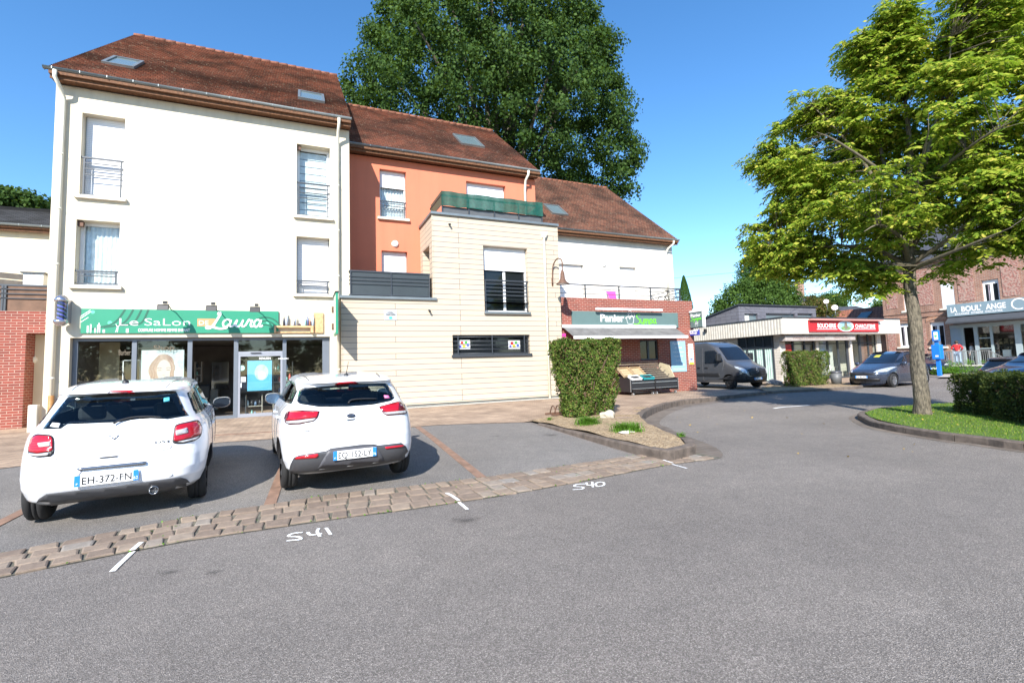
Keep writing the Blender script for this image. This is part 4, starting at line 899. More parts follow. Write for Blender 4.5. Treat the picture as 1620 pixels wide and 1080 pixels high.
# ================================================================== SALON FITTINGS
ysn = YA-.05
x0_, zt0 = W(129, 487.6, ysn); x1_, zt1 = W(440.7, 492.8, ysn); zb0 = W(128.6, 526.4, ysn)[1]; zb1 = W(440.7, 527.4, ysn)[1]
zt_, zb_ = (zt0+zt1)/2, (zb0+zb1)/2; sw = x1_-x0_; sh = zt_-zb_
SS = thing('salon_sign', ((x0_+x1_)/2, YA, zb_), 'long green hair salon sign above the shop window with white lettering and wooden shelf end', 'sign')
bd = MB().box(x0_, x1_, ysn-.01, YA-.004, zb_, zt_).build('sign_board', MAT['green_sign'], SS, bevel=.004); yl = ysn-.011
def sx(px, py=510): return W(px, py, ysn)[0]
def sz(px, py): return W(px, py, ysn)[1]
dkg = M('dark_green_leaf_print', (.008, .10, .06), .5, 0, 0); mint = M('mint_dot', (.10, .52, .32), .5, 0, 0)
r = MB()
for i, dx in enumerate((0, .28, .56, .8)):       # sweeping dark strokes, both ends
    r.ribbon(smooth_path([(x0_+.25+dx, zb_+.12+.05*i), (x0_+.75+dx*.8, zb_+.30), (x0_+1.0+dx*.7, zt_-.02)], 6), .05, (0, yl, 0), (1,0,0), (0,0,1), .0008+.0002*i)
r.build('leaf_print', dkg, bd); r = MB()
for i, rr in enumerate((.22, .34, .46)):
    r.ribbon([(x1_-.38+rr*math.cos(a), zb_+.05+rr*math.sin(a)) for a in [R(20+i2*14) for i2 in range(11)]][:9], .045, (0, yl, 0), (1,0,0), (0,0,1), .0008+.0002*i)
r.build('leaf_print', dkg, bd)
for (px, py, rr) in ((147, 493.5, .05), (174, 510.5, .055), (424, 510, .055)):
    x, z = W(px, py, ysn); MB().cyl((x, yl, z), (x, yl-.001, z), rr, n=20).build('dot_print', mint, bd)
q = MB()
for (u, h_, w_) in ((.10, .20, .035), (.17, .24, .03), (.27, .13, .03), (.33, .22, .07), (.36, .28, .02), (.46, .09, .05), (1.0, .12, .06)):
    q.box(x0_+.04+u, x0_+.04+u+w_, yl-.002, yl, zb_+.02, zb_+.02+h_)
q.build('tool_print', MAT['white'], bd)
r = MB(); 
for st in ([(.0, .52), (.20, .70)], [(.01, .46), (.22, .66)], [(.0, .34), (.16, .48)], [(.84, .04), (.85, .17), (.80, .28)], [(.80, .04), (.83, .17), (.90, .28)]): r.ribbon([(x0_+a, zb_+b*.95) for a, b in st], .016, (0, yl, 0), (1,0,0), (0,0,1), .002)
r.build('tool_print', MAT['white'], bd)
text('Le', sx(189), sx(219), sz(204, 508.8), .225, 'lettering', MAT['white'], bd, (0, yl, 0), bold=-.008)
text('SaLon', sx(229), sx(301), sz(264, 509), .225, 'lettering', MAT['white'], bd, (0, yl, 0), bold=-.008)
text('COIFFURE HOMME FEMME ENFANT', sx(219), sx(301), sz(260, 522), .09, 'lettering', MAT['white'], bd, (0, yl, 0), bold=.022)
ob_ = MB().box(sx(312.5), sx(341), yl-.002, yl, sz(326, 516), sz(326, 504)).build('label_box', MAT['orange'], bd)
text('DE', sx(315), sx(330), sz(322, 510.2), .14, 'lettering', MAT['white'], ob_, (0, yl-.003, 0), bold=-.01)
lx0, lx1 = sx(327), sx(415); lw = lx1-lx0; zb2 = sz(370, 517)
L = [[(.20, 1.0), (.215, 1.12), (.24, 1.05), (.20, .7), (.13, .2), (.07, -.08), (.01, -.12), (.0, -.02), (.08, .0), (.22, -.14), (.33, -.1), (.36, .02)],
     [(.42, .5), (.35, .58), (.29, .35), (.30, .05), (.35, .02), (.41, .3), (.43, .55), (.41, .2), (.43, .02), (.48, .12)],
     [(.48, .12), (.54, .55), (.51, .2), (.54, .02), (.60, .15), (.65, .55), (.62, .2), (.645, .02), (.69, .12)],
     [(.69, .12), (.745, .55), (.75, .62), (.77, .5), (.81, .52), (.785, .2), (.80, .02), (.84, .1)],
     [(.97, .5), (.90, .58), (.85, .35), (.86, .05), (.90, .02), (.95, .3), (.98, .55), (.955, .2), (.965, .02), (1.0, .10)]]
r = MB()
for i, st in enumerate(L): r.ribbon([(lx0+a*lw, zb2+b*.40) for a, b in smooth_path(st, 6)], .052 if i else .062, (0, yl, 0), (1,0,0), (0,0,1), .003+.0007*i)
r.build('lettering', MAT['white'], bd)
# wooden end with shelf and bottles
woodm = M('light_oak_board', (.55, .34, .17), .6, 0, .3, 12)
wx0, wx1 = sx(496), sx(511.5); wd = MB().box(wx0, wx1, ysn-.012, YA-.004, zb_, sz(505, 494.8)).build('wood_board', woodm, SS)
sh_ = MB().box(sx(434), wx0-.002, ysn-.10, YA-.004, sz(465, 518.5)-.0, sz(465, 515.5)); sh_.box(sx(434), sx(437), ysn-.1, YA-.004, zb_, sz(465, 518.6)); sh_.box(wx0-.09, wx0-.003, ysn-.1, YA-.004, zb_, sz(465, 518.6)); sh_.box(sx(437.2), wx0-.1, ysn-.012, YA-.004, zb_, zb_+.05); sh_.build('wood_shelf', woodm, SS)
zs = sz(465, 515.5)+.001
for i, (px, h_, w_, c) in enumerate(((449.5, .30, .035, (.05, .05, .06)), (453.5, .42, .045, (.45, .50, .60)), (464, .30, .03, (.7, .7, .75)), (468, .36, .02, (.25, .3, .4)), (473.5, .08, .05, (.05, .03, .04)), (483, .36, .03, (.35, .6, .62)), (487, .34, .03, (.10, .13, .25)), (490, .28, .02, (.5, .2, .15)), (495, .40, .04, (.45, .55, .70)))):
    x = sx(px); MB().lathe([(0, 0), (w_, 0), (w_, h_*.72), (w_*.4, h_*.78), (w_*.35, h_), (0, h_)], (x, ysn-.045, zs), 10).build('bottle', M('bottle_%d' % i, c, .3, 0, 0), SS)
# three spotlights on arms
for px, py in ((258.5, 486.5), (335, 488), (404, 490)):
    yf = YA-.85; x, z = W(px, py, yf); T_ = thing('sign_spotlight', (x, YA, z+.1), 'black spotlight on an arm above the salon sign, %s' % {258.5: 'nearest the barber pole', 335: 'in the middle of the three', 404: 'nearest the wooden shelf'}[px], 'spotlight', 'spotlights over the salon sign')
    MB().tube([(x+.02, YA, z+.02), (x+.02, YA-.25, z+.10), (x, yf+.1, z+.08)], .014, 8).build('arm', MAT['black'], T_)
    MB().prism([(x-.15, yf-.06, z-.08), (x+.13, yf-.06, z-.08), (x+.13, yf-.02, z+.07), (x-.15, yf-.02, z+.07)], (0, .1, .04)).build('lamp_head', MAT['black'], T_, bevel=.01)
    MB().box(x-.02, x+.08, yf-.0, yf+.09, z+.12, z+.19).build('bracket', MAT['black'], T_)
# barber pole
yb_ = YA-.30; xc, zt = W(98, 466, yb_); zb = W(98, 517, yb_)[1]
BP = thing('barber_pole', (xc, YA, zb), 'chrome barber pole with blue stripes on the salon wall', 'barber pole')
h_ = zt-zb; rr = .115
chrome = M('brushed_chrome', (.5, .5, .55), .25, .9, .05)
MB().lathe([(0, h_), (.05, h_-.01), (.1, h_-.05), (rr+.03, h_-.11), (rr+.045, h_-.14), (rr+.045, h_-.19), (rr, h_-.20)], (xc, yb_, zb), 24).build('cap', chrome, BP)
MB().lathe([(rr, .20), (rr+.045, .19), (rr+.045, .13), (rr+.02, .09), (.07, .03), (0, .0)], (xc, yb_, zb), 24).build('base', chrome, BP)
k = NT('barber_stripes'); sp = k.N('SeparateXYZ'); k.L(k.coord(), sp.inputs[0]); an = k.math('ARCTAN2', sp.outputs[1], sp.outputs[0]); ph = k.math('ADD', k.math('MULTIPLY', sp.outputs[2], 9.0), k.math('DIVIDE', an, 3.14159)); fr = k.math('FRACT', ph)
k.base(k.ramp(fr, [(0, (.03, .03, .05)), (.45, (.03, .03, .06)), (.5, (.10, .09, .55)), (.72, (.2, .2, .8)), (.78, (.03, .03, .06))])); k.b.inputs['Roughness'].default_value = .1
o = MB().lathe([(rr-.025, .20), (rr-.025, h_-.19)], (0, 0, 0), 24).build('striped_cylinder', k.m, BP, local=True); o.location = (0, yb_-YA, 0)
MB().lathe([(rr-.005, .195), (rr-.005, h_-.195)], (xc, yb_, zb), 24).build('glass_tube', MAT['clear'], BP)
MB().box(xc+.06, xc+.12, yb_+.05, YA, zb+.12, h_+zb-.12).build('bracket', chrome, BP)
# green flag sign of the salon
xF = .985; FS2 = thing('flag_sign', (xF, YA, 2.9), 'green flag sign projecting beside the downpipe of the salon', 'sign')
zt = V(531, 462, xF); zt_ = W(531, 462, 16.0)[1]; zb_ = W(531, 528, 16.0)[1]
MB().box(xF-.035, xF+.035, 15.98, 17.02, zb_, zt_).build('panel', MAT['green_sign'], FS2)
MB().box(xF-.038, xF-.0355, 16.05, 16.97, zb_+.06, zt_-.06).build('panel_print', M('pale_print', (.62, .63, .50), .5, 0, .1), FS2)
MB().box(xF-.06, xF+.06, 15.95, 17.05, zt_, zt_+.03).build('cap', MAT['black'], FS2)
for z_ in (zb_+.35, zt_-.4): MB().box(xF-.03, xF+.03, 17.02, YA-.02, z_-.02, z_+.02).build('bracket', MAT['galv'], FS2); MB().box(xF-.09, xF+.09, YA-.03, YA-.002, z_-.1, z_+.1).build('wall_plate', MAT['rust'], FS2)
# window poster (portrait of a redhead, generic), hanging inside
yp = ys+.08; x0_, x1_, z0_, z1_ = Wr(224, 554, 290.4, 606, yp)
PO = thing('poster', ((x0_+x1_)/2, yp, z0_), 'pale poster of a red haired face hanging in the salon window', 'poster')
MB().box(x0_, x1_, yp, yp+.01, z0_, z1_).build('sheet', M('pale_poster', (.50, .56, .57), .5, 0, .03), PO)
def disc(cx, cz, rx, rz, y, n=24, a0=0, a1=360): return [(cx+rx*math.cos(R(a0+(a1-a0)*i/n)), y, cz+rz*math.sin(R(a0+(a1-a0)*i/n))) for i in range(n)]
cx = (x0_+x1_)/2; cz = (z0_+z1_)/2-.08; w2 = (x1_-x0_)
def flat(pts, name, mat, par, t=.001): m_ = MB(); m_.prism(pts, (0, -t, 0)); return m_.build(name, mat, par)
hairm = M('copper_hair_print', (.40, .26, .21), .6, 0, .25, 9)
hp_ = [(cx+w2*.30*math.sin(a)*(1+.12*math.sin(3*a)), yp-.001, cz-.02+.5*math.cos(a)) for a in [i*2*math.pi/40 for i in range(40)]]; hp_ = [(x_, y_, max(z_, z0_+.02)) for x_, y_, z_ in hp_]
flat(hp_, 'hair', hairm, PO)
flat([(cx+.03+w2*.17*math.sin(a)*(1-.25*max(0, -math.cos(a))), yp-.003, cz-.06+.36*math.cos(a)) for a in [i*2*math.pi/30 for i in range(30)]], 'face', M('face_print', (.53, .45, .42), .6, 0, .05), PO)
rb_ = MB()
for s_ in (-1, 1):
    rb_.ribbon(smooth_path([(cx+.03+s_*.17, cz+.04), (cx+.03+s_*.11, cz+.06), (cx+.03+s_*.06, cz+.04)], 4), .018, (0, yp-.004, 0), (1,0,0), (0,0,1), .001); rb_.ribbon([(cx+.03+s_*.15, cz-.02), (cx+.03+s_*.07, cz-.02)], .022, (0, yp-.004, 0), (1,0,0), (0,0,1), .001)
rb_.ribbon([(cx+.0, cz-.17), (cx+.05, cz-.18)], .012, (0, yp-.004, 0), (1,0,0), (0,0,1), .001); rb_.ribbon([(cx-.03, cz-.27), (cx+.09, cz-.27)], .028, (0, yp-.004, 0), (1,0,0), (0,0,1), .001)
rb_.build('face_lines', M('face_line_print', (.27, .17, .16), .6, 0, 0), PO)
rb_ = MB()
for i_ in range(9):
    o_ = -1+i_*.25; rb_.ribbon(smooth_path([(cx+o_*.10, cz+.42), (cx+o_*.3, cz+.1), (cx+o_*.26, cz-.15), (cx+o_*.36, z0_+.05)], 5), .022, (0, yp-.0022, 0), (1,0,0), (0,0,1), .0006) if abs(o_) > .55 else None
rb_.build('hair_strand_print', M('hair_strand_print', (.30, .17, .13), .6, 0, 0), PO)
yp = ys+.03; x0_, x1_, z0_, z1_ = Wr(391.5, 570.5, 430, 616.7, yp)
P2 = thing('poster', ((x0_+x1_)/2, yp, z0_), 'light blue poster in the glass door of the salon', 'poster')
MB().box(x0_, x1_, yp, yp+.01, z0_, z1_).build('sheet', M('cyan_poster', (.12, .42, .60), .4, 0, .12, 2), P2)
flat(disc((x0_+x1_)/2+.05, (z0_+z1_)/2+.1, .2, .26, yp-.001), 'print', M('pale_hair_print', (.42, .55, .48), .5, 0, .3, 6), P2)
flat(disc((x0_+x1_)/2+.06, (z0_+z1_)/2+.0, .12, .14, yp-.003), 'print', M('pale_face_print', (.6, .66, .6), .5, 0, .1, 6), P2)
x_, z_ = W(382.5, 582, ys-.02); dk = MB().cyl((x_, ys-.014, z_), (x_, ys-.02, z_), .085, n=24).build('round_sticker', M('mint_sticker', (.35, .62, .55), .5, 0, 0), None); tag(dk, 'round mint sticker on the salon door glass', 'sticker')
x0_, x1_, z0_, z1_ = Wr(376, 596, 389, 604, ys-.02); tag(MB().box(x0_, x1_, ys-.02, ys-.014, z0_, z1_).build('door_notice', M('grey_notice', (.45, .46, .45), .5, 0, .2, 30), None), 'small grey opening hours notice on the salon door', 'notice')
x0_, x1_, z0_, z1_ = Wr(376, 605.5, 382, 613, ys-.02); tag(MB().box(x0_, x1_, ys-.02, ys-.014, z0_, z1_).build('door_notice', MAT['white'], None), 'small white card on the salon door below the grey notice', 'notice')
ft = thing('window_lettering', (0, ys, 2.4), 'small white brand lettering on the salon door glass', 'lettering')
text('REVLON', W(410, 567, ys-.02)[0], W(428, 567, ys-.02)[0], W(420, 566.5, ys-.02)[1], .07, 'lettering', MAT['white'], ft, (0, ys-.014, 0), bold=.03)
text('REVLON', W(440.5, 569, ys-.02)[0], W(456, 569, ys-.02)[0], W(448, 567, ys-.02)[1], .05, 'lettering', MAT['white'], ft, (0, ys-.052, 0), bold=.02)
# ghost gold lettering "Barber Shop"
gold = M('faded_gold_letters', (.16, .13, .09), .5, .2, 0)
wl = thing('window_lettering', (-4.6, ys, 2.2), 'faded gold Barber Shop lettering on the salon window', 'lettering')
text('Barber', W(188, 563, ys)[0], W(207, 560, ys)[0], W(200, 557, ys)[1], .17, 'lettering', gold, wl, (0, ys-.016, 0), bold=.0)
text('Shop', W(243, 551, ys)[0], W(276, 549, ys)[0], W(262, 549.5, ys)[1], .15, 'lettering', gold, wl, (0, ys-.016, 0), bold=.0)
# string of beads round a mirror
bdm = thing('bead_frame', (-5.3, ys+.2, .9), 'dotted light frame standing behind the salon window', 'frame')
yb3_ = ys+.2; x0_, x1_, z0_, z1_ = Wr(195, 570, 221, 606, yb3_); mb = MB()
for i in range(26):
    z = z0_+(z1_-z0_)*i/25
    for x in (x0_, x1_): mb.box(x-.012, x+.012, yb3_, yb3_+.01, z-.012, z+.012)
for i in range(12): x = x0_+(x1_-x0_)*i/12; mb.box(x-.012, x+.012, yb3_, yb3_+.01, z1_-.012, z1_+.012)
mb.build('beads', MAT['white'], bdm)
# shelves with bottles inside, right of the door
def shelf_unit(px0, px1, py0, py1, y, rows, label, seedv, h0=.19):
    x0_, z1_ = W(px0, py0, y); x1_ = W(px1, py0, y)[0]; z0_ = h0 if py1 is None else W(px0, py1, y)[1]
    U_ = thing('display_shelf', ((x0_+x1_)/2, y, z0_), label, 'shelf'); rs = random.Random(seedv)
    sh = MB(); sh.box(x0_-.02, x0_, y, y+.3, z0_, z1_); sh.box(x1_, x1_+.02, y, y+.3, z0_, z1_)
    hh = (z1_-z0_)/rows
    for i in range(rows): sh.box(x0_, x1_, y, y+.3, z0_+hh*i, z0_+hh*i+.02)
    sh.build('rack', M('pale_shelf', (.45, .40, .34), .6, 0, .1), U_)
    colr = [(.55, .6, .62), (.12, .18, .3), (.6, .12, .08), (.6, .6, .6), (.2, .45, .4), (.25, .35, .5), (.04, .04, .05)]
    for i in range(rows):
        x = x0_+.05
        while x < x1_-.04:
            hb = rs.uniform(.12, min(.26, hh*.8)); w_ = rs.uniform(.025, .04); c = rs.choice(colr)
            b = MB().lathe([(0, 0), (w_, 0), (w_, hb*.75), (w_*.5, hb*.82), (w_*.5, hb), (0, hb)], (x, y+.08, z0_+hh*i+.021), 8).build('bottle', M('product_%d' % colr.index(c), c, .3, 0, 0), None)
            tag(b, 'small product bottle standing on the %s' % label.split(' of ')[0], 'bottle', 'bottles on the salon shelves'); x += w_*2+rs.uniform(.02, .06)
shelf_unit(451, 462, 572, 650, ys+.45, 5, 'tall product shelf behind the right salon window', 3)
shelf_unit(433, 446, 572, 655, ys+.35, 5, 'product shelf behind the salon door, right half', 4)
shelf_unit(389, 414, 625, 662, ys+.25, 2, 'low display cabinet of bottles at the salon door', 5)
shelf_unit(309, 318, 572, 605, ys+3.0, 3, 'narrow product shelf by the open bay of the salon', 6)
# salon chair and counter inside
ch = thing('salon_chair', (-3.3, 19.4, .2), 'dark salon chair with a white towel inside the open bay', 'chair')
MB().box(-3.75, -3.0, 19.2, 19.8, .55, .72).build('seat', MAT['black'], ch, bevel=.05); MB().box(-3.75, -3.0, 19.75, 19.9, .7, 1.25).build('backrest', MAT['black'], ch, bevel=.05); MB().cyl((-3.4, 19.5, .2), (-3.4, 19.5, .56), .05).cyl((-3.4, 19.5, .2), (-3.4, 19.5, .23), .25, n=20).build('base', chrome, ch)
MB().box(-3.65, -3.05, 19.1, 19.7, .725, .78).build('towel', MAT['white'], ch, bevel=.02)
mr = MB().box(-3.4, -2.8, 22.7, 22.75, 1.0, 2.1).build('mirror', M('wall_mirror', (.25, .25, .27), .1, .8, 0), None); tag(mr, 'framed mirror on the back wall of the salon', 'mirror')
bw_ = MB().box(-4.7, -3.1, 22.2, 22.6, .2, 1.0).build('counter', M('pale_counter', (.35, .33, .31), .5, 0, .1), None); tag(bw_, 'pale counter at the back of the salon', 'counter')
# bell lamp on the clad corner
BL = thing('wall_lantern', (W(874, 444, YB)[0], YB, 4.7), 'brown bell shaped street lamp on a curved bracket at the corner of the beige wall', 'lamp')
xw = W(873.5, 444, YB)[0]; zb = W(874, 449, YB-.05)[1]; ya = YB-.72
xa, za = W(889.5, 428, ya); zt = W(882, 409, YB-.4)[1]; zl_ = W(889.5, 449, ya)[1]
pts = smooth_path([(xw, YB-.04, zb), (xw, YB-.06, (zb+zt)/2), (xw+.02, YB-.14, zt-.18), (xw+.07, YB-.38, zt), (xw+.12, ya+.08, zt-.13), (xa, ya, za+.02)], 6)
MB().tube(pts, .026, 8).build('bracket', MAT['rust'], BL); MB().box(xw-.03, xw+.03, YB-.03, YB-.001, zb-.08, zb+.25).build('wall_plate', MAT['rust'], BL)
hl = za-zl_; MB().lathe([(0, hl+.03), (.04, hl+.02), (.085, hl*.78), (.10, hl*.4), (.15, hl*.18), (.27, 0), (.265, -.01), (.14, hl*.15), (0, hl*.3)], (xa, ya, zl_), 20).build('lamp_shade', MAT['rust'], BL)
MB().lathe([(0, 0), (.18, .02), (.2, .05)], (xa, ya, zl_-.02), 16).build('diffuser', MAT['curtain'], BL)
# ================================================================== BUTCHER'S SHOP
K = thing('butcher_shop', (31, 19.5, .05), 'low flat roofed butcher shop with white fascia and red sign', 'building')
fY, fX0, fX1, fz0, fz1 = 18.72, 25.3, 36.8, 2.87, 3.80
MB().box(fX0, fX1, fY, 28, fz0, fz1).build('fascia', MAT['white_wall2'], K)
k = NT('grooved_beige_panel'); t = k.N('TexWave', Scale=1.6, _bands_direction='Y'); k.L(k.coord(), t.inputs[0]); k.base(k.mix(.6, k.ramp(t.outputs['Fac'], [(0, (.40, .36, .31)), (.2, (.66, .62, .55)), (1, (.66, .62, .55))]), k.ramp(k.noise(3, 6), [(.3, (.7, .67, .62)), (.7, (1, 1, 1))]), 'MULTIPLY')); k.b.inputs['Roughness'].default_value = .85; k.bump(t.outputs['Fac'], .02)
MB().box(fX0-.02, fX0-.001, fY+.01, 28, fz0, fz1-.001).build('side_fascia', k.m, K)
MB().box(fX0-.06, fX1+.03, fY-.04, 28.05, fz1, fz1+.07).build('roof_edge', MAT['anthracite'], K)
x0_, x1_, z0_, z1_ = fX0+2.17, 34.22, 2.98, 3.68
bs = MB().box(x0_, x1_, fY-.10, fY-.003, z0_, z1_).build('shop_sign', MAT['red_sign'], K); ybs = fY-.102
MB().box(x0_-.05, x1_+.25, fY-.28, fY-.10, z1_-.02, z1_+.07).build('sign_light', M('faded_red_light', (.55, .25, .22), .5, 0, .1), bs)
bx_ = lambda px: W(px, 516, ybs)[0]
text('BOUCHERIE', bx_(1293.5), bx_(1322.5), 3.36, .27, 'lettering', MAT['white'], bs, (0, ybs, 0), bold=.02)
text('CHARCUTERIE', bx_(1353), bx_(1384.5), 3.34, .25, 'lettering', MAT['white'], bs, (0, ybs, 0), bold=.02)
MB().box(bx_(1292), bx_(1324.5), ybs-.002, ybs, 3.12, 3.15).build('underline', MAT['white'], bs); MB().box(bx_(1351), bx_(1385), ybs-.002, ybs, 3.12, 3.15).build('underline', MAT['white'], bs)
ex = bx_(1338); 
def flat2(pts, name, mat, par, t=.001): return flat(pts, name, mat, par, t)
ov = flat2(disc(ex, 3.33, .78, .33, ybs-.001, 32), 'oval_print', MAT['white'], bs); flat2(disc(ex-.05, 3.32, .70, .28, ybs-.003, 32), 'sky_print', M('pale_sky_print', (.30, .55, .68), .5, 0, .3, 3), bs)
flat2(disc(ex, 3.20, .5, .14, ybs-.005, 20), 'meadow_print', M('meadow_print', (.18, .28, .12), .5, 0, .3, 6), bs); flat2(disc(ex+.02, 3.36, .16, .22, ybs-.007, 20), 'figure_print', M('brown_figure_print', (.20, .17, .13), .5, 0, .5, 9), bs)
yf_ = 19.5
kw = MB(); stone_ = brick_mat('cream_block', (.62, .57, .50), (.56, .51, .45), (.42, .38, .34), .6, .16, .012, .2, .004)
kw.box(25.95, 26.42, yf_, 27.9, .0, fz0-.001)
for a, b in ((1292.5, 1296.5), (1345, 1349.5), (1389, 1395.5)): xa_, xb_ = W(a, 560, yf_)[0], W(b, 560, yf_)[0]; kw.box(xa_, xb_, yf_, yf_+.3, .0, fz0-.001)
kw.box(26.43, 36.3, yf_+.6, yf_+.7, .0, .5)
kw.build('wall', stone_, K)
MB().box(26.43, 36.3, yf_+1.5, yf_+1.6, 0, fz0-.001).build('back_wall', M('shop_inner_wall', (.55, .50, .42), .8, 0, .1), K)
fr = MB(); 
for a, b in ((1254.5, 1256.5), (1273, 1275), (1287.5, 1291.5), (1309.5, 1311.5), (1325.5, 1327.5), (1339.5, 1344), (1359.5, 1362.5), (1374, 1375.5), (1386, 1389)):
    xa_, xb_ = W(a, 560, yf_+.1)[0], W(b, 560, yf_+.1)[0]; fr.box(xa_, xb_, yf_+.08, yf_+.16, .05, fz0-.002)
fr.box(26.43, 36.2, yf_+.085, yf_+.155, 2.28, 2.34); fr.box(26.43, 36.2, yf_+.085, yf_+.155, .06, .2)
FR = fr.build('window_frame', MAT['anthracite'], K)
MB().box(26.43, 36.2, yf_+.115, yf_+.12, .2, fz0-.01).build('pane', MAT['clear'], FR)
xa_, xb_ = 26.43, W(1254, 560, yf_)[0]; MB().box(xa_, xb_, yf_+.06, yf_+.1, .06, 2.3).build('door', M('red_door', (.42, .02, .025), .4, 0, .05), K)
xb2 = W(1287, 560, yf_)[0]; MB().box(xb_+.05, xb2, yf_+.25, yf_+.27, .3, 2.1).build('red_display', M('red_display', (.5, .10, .08), .5, 0, .2), K)
MB().box(W(1257, 560, yf_)[0], xb2, yf_+.20, yf_+.22, 1.55, 2.25).build('blind', M('beige_blind', (.5, .40, .34), .7, 0, .1), K)
MB().box(W(1296, 560, yf_)[0], W(1325, 560, yf_)[0], yf_+.3, yf_+.32, .1, 2.2).build('blind', M('cream_blind', (.58, .56, .50), .7, 0, .1), K)
ac = MB().box(W(1241, 535, 19.0)[0], W(1352, 535, 19.0)[0], 18.95, 19.35, 2.48, 2.80).build('awning_valance', M('taupe_awning', (.36, .32, .30), .8, 0, .2, 3), K)
text('VIANDES CHARCUTERIE', W(1254, 535, 18.95)[0], W(1305, 535, 18.95)[0], 2.66, .16, 'lettering', M('faded_brown_letters', (.22, .12, .10), .8, 0, 0), ac, (0, 18.947, 0))
text('TRAITEUR', W(1318, 535, 18.95)[0], W(1341, 535, 18.95)[0], 2.66, .16, 'lettering', M('faded_brown_letters', (.22, .12, .10), .8, 0, 0), ac, (0, 18.947, 0))
# curtained side window, facing the van
cy0 = V(1226, 570, 26.0)[0]; cy1 = V(1172, 570, 26.0)[0]; cy1 = min(cy1, 27)
c = MB(); vs = []; n = 70
for i in range(n+1): y = cy0+(cy1-cy0)*i/n; xx = 25.97-.0+.02*math.sin(i*1.5); vs += [(xx-.05, y, .15), (xx-.05, y, 2.1)]
c.add(vs, [(2*i, 2*i+2, 2*i+3, 2*i+1) for i in range(n)], True); c.build('curtain', M('pale_green_curtain', (.42, .55, .50), .8, 0, .15, 4), K)
fr = MB(); 
for i in range(5): y = cy0+(cy1-cy0)*i/4; fr.box(25.86, 25.94, y-.04, y+.04, .05, fz0-.01)
fr.box(25.865, 25.935, cy0, cy1, 2.1, 2.24); fr.box(25.865, 25.935, cy0, cy1, .05, .15); FR2 = fr.build('window_frame', MAT['anthracite'], K)
MB().box(25.90, 25.905, cy0, cy1, 2.24, fz0-.02).build('pane', MAT['glass'], FR2)
x_, z_ = 25.27, V(1117, 523, 25.27); MB().box(25.12, 25.28, z_[0]-.08, z_[0]+.08, z_[1]-.1, z_[1]+.12).build('camera_bracket', MAT['black'], K)
# slate clad upper volume
uy = 23.0; ux0, uz1 = W(1168, 482.6, uy); ux1 = W(1290, 485.5, uy)[0]
wh = []
mb = MB(); o3 = [(1178, 1199), (1212, 1258), (1262, 1286)]
H3 = [(W(a, 500, uy)[0], W(b, 500, uy)[0], 3.88, W((a+b)/2, 496, uy)[1]) for a, b in o3]
wall_holes(mb, ux0, ux1, 3.86, uz1, uy, [h+(.2,) for h in H3])
mb.quad((ux0, uy, 3.86), (ux0, uy, uz1), (ux0, 29, 3.9), (ux0, 29, 3.86)); mb.quad((ux1, uy, 3.86), (ux1, uy, uz1), (ux1, 29, 3.9), (ux1, 29, 3.86))
SV = mb.build('slate_volume', brick_mat('slate_cladding', (.145, .145, .17), (.115, .115, .14), (.05, .05, .06), .9, .22, .01, .2, .004), K)
MB().prism([(ux0-.1, uy-.12, uz1), (ux0-.1, uy-.12, uz1+.08), (ux0-.1, 29.1, 4.0), (ux0-.1, 29.1, 3.9)], (ux1-ux0+.2, 0, 0)).build('roof', MAT['anthracite'], K)
for h in H3: q = MB().box(h[0], h[1], uy+.17, uy+.19, h[2], h[3]).build('window', MAT['sky_glass'], K)
MB().box(H3[0][0]+.1, (H3[0][0]+H3[0][1])/2-.05, uy+.15, uy+.16, H3[0][2], H3[0][3]-.05).build('blind', M('cream_blind', (.58, .56, .50), .7, 0, .1), K)
# ================================================================== BRICK HOUSE WITH BAKERY (faces -x)
XB = 42.0
H_ = thing('brick_house', (XB, 14, .1), 'old red brick house with slate roof and the bakery on its ground floor', 'building')
def Vr(x0, y0, x1, y1, X): a = V(x0, y0, X); b = V(x1, y1, X); return b[0], a[0], b[1], a[1]
yl0 = V(1400, 520, XB)[0]
hw = [Vr(*q, XB) for q in ((1427, 458, 1440, 491), (1487, 450, 1512, 486), (1552, 444, 1583, 478), (1420, 512, 1443, 548), (1470, 510, 1497, 548))]
hw.append((5.0, 6.3, 4.9, 6.5)); hb = (8.0, V(1503, 540, XB)[0], .5, 3.4)
mb = MB(); wall_holes(mb, 2.0, yl0, 0, 8.3, XB, [h+(.22,) for h in hw]+[hb+(.35,)], axis='y')
mb.quad((XB, yl0, 0), (XB, yl0, 8.3), (52, yl0, 8.3), (52, yl0, 0)); mb.quad((XB, yl0, 8.3), (47, yl0, 11.8), (52, yl0, 8.3)); mb.quad((XB, 2, 0), (XB, 2, 8.3), (52, 2, 8.3), (52, 2, 0))
oldb = brick_mat('old_red_brick', (.36, .17, .11), (.25, .115, .08), (.42, .34, .28), .24, .085, .012, .5, .006)
mb.build('wall', oldb, H_)
rough = None
k = NT('rough_pink_stone'); vo = k.N('TexVoronoi', Scale=9); k.L(k.coord(), vo.inputs[0]); sp = k.N('SeparateColor'); k.L(vo.outputs['Color'], sp.inputs[0]); k.base(k.mix(k.ramp(vo.outputs['Distance'], [(.35, (0,0,0)), (.6, (1,1,1))]), k.ramp(sp.outputs[0], [(0, (.20, .075, .06)), (1, (.33, .15, .12))]), (.34, .22, .18))); k.b.inputs['Roughness'].default_value = .9; k.bump(vo.outputs['Distance'], .03)
ymap = [(1402, 1420), (1446, 1478), (1518, 1544), (1589, 1618)]
for a, b in ymap:
    y1_, y0_ = V(a, 480, XB)[0], V(b, 480, XB)[0]; MB().box(XB-.03, XB-.002, y0_, y1_, 5.0, 7.6).build('stone_panel', k.m, H_)
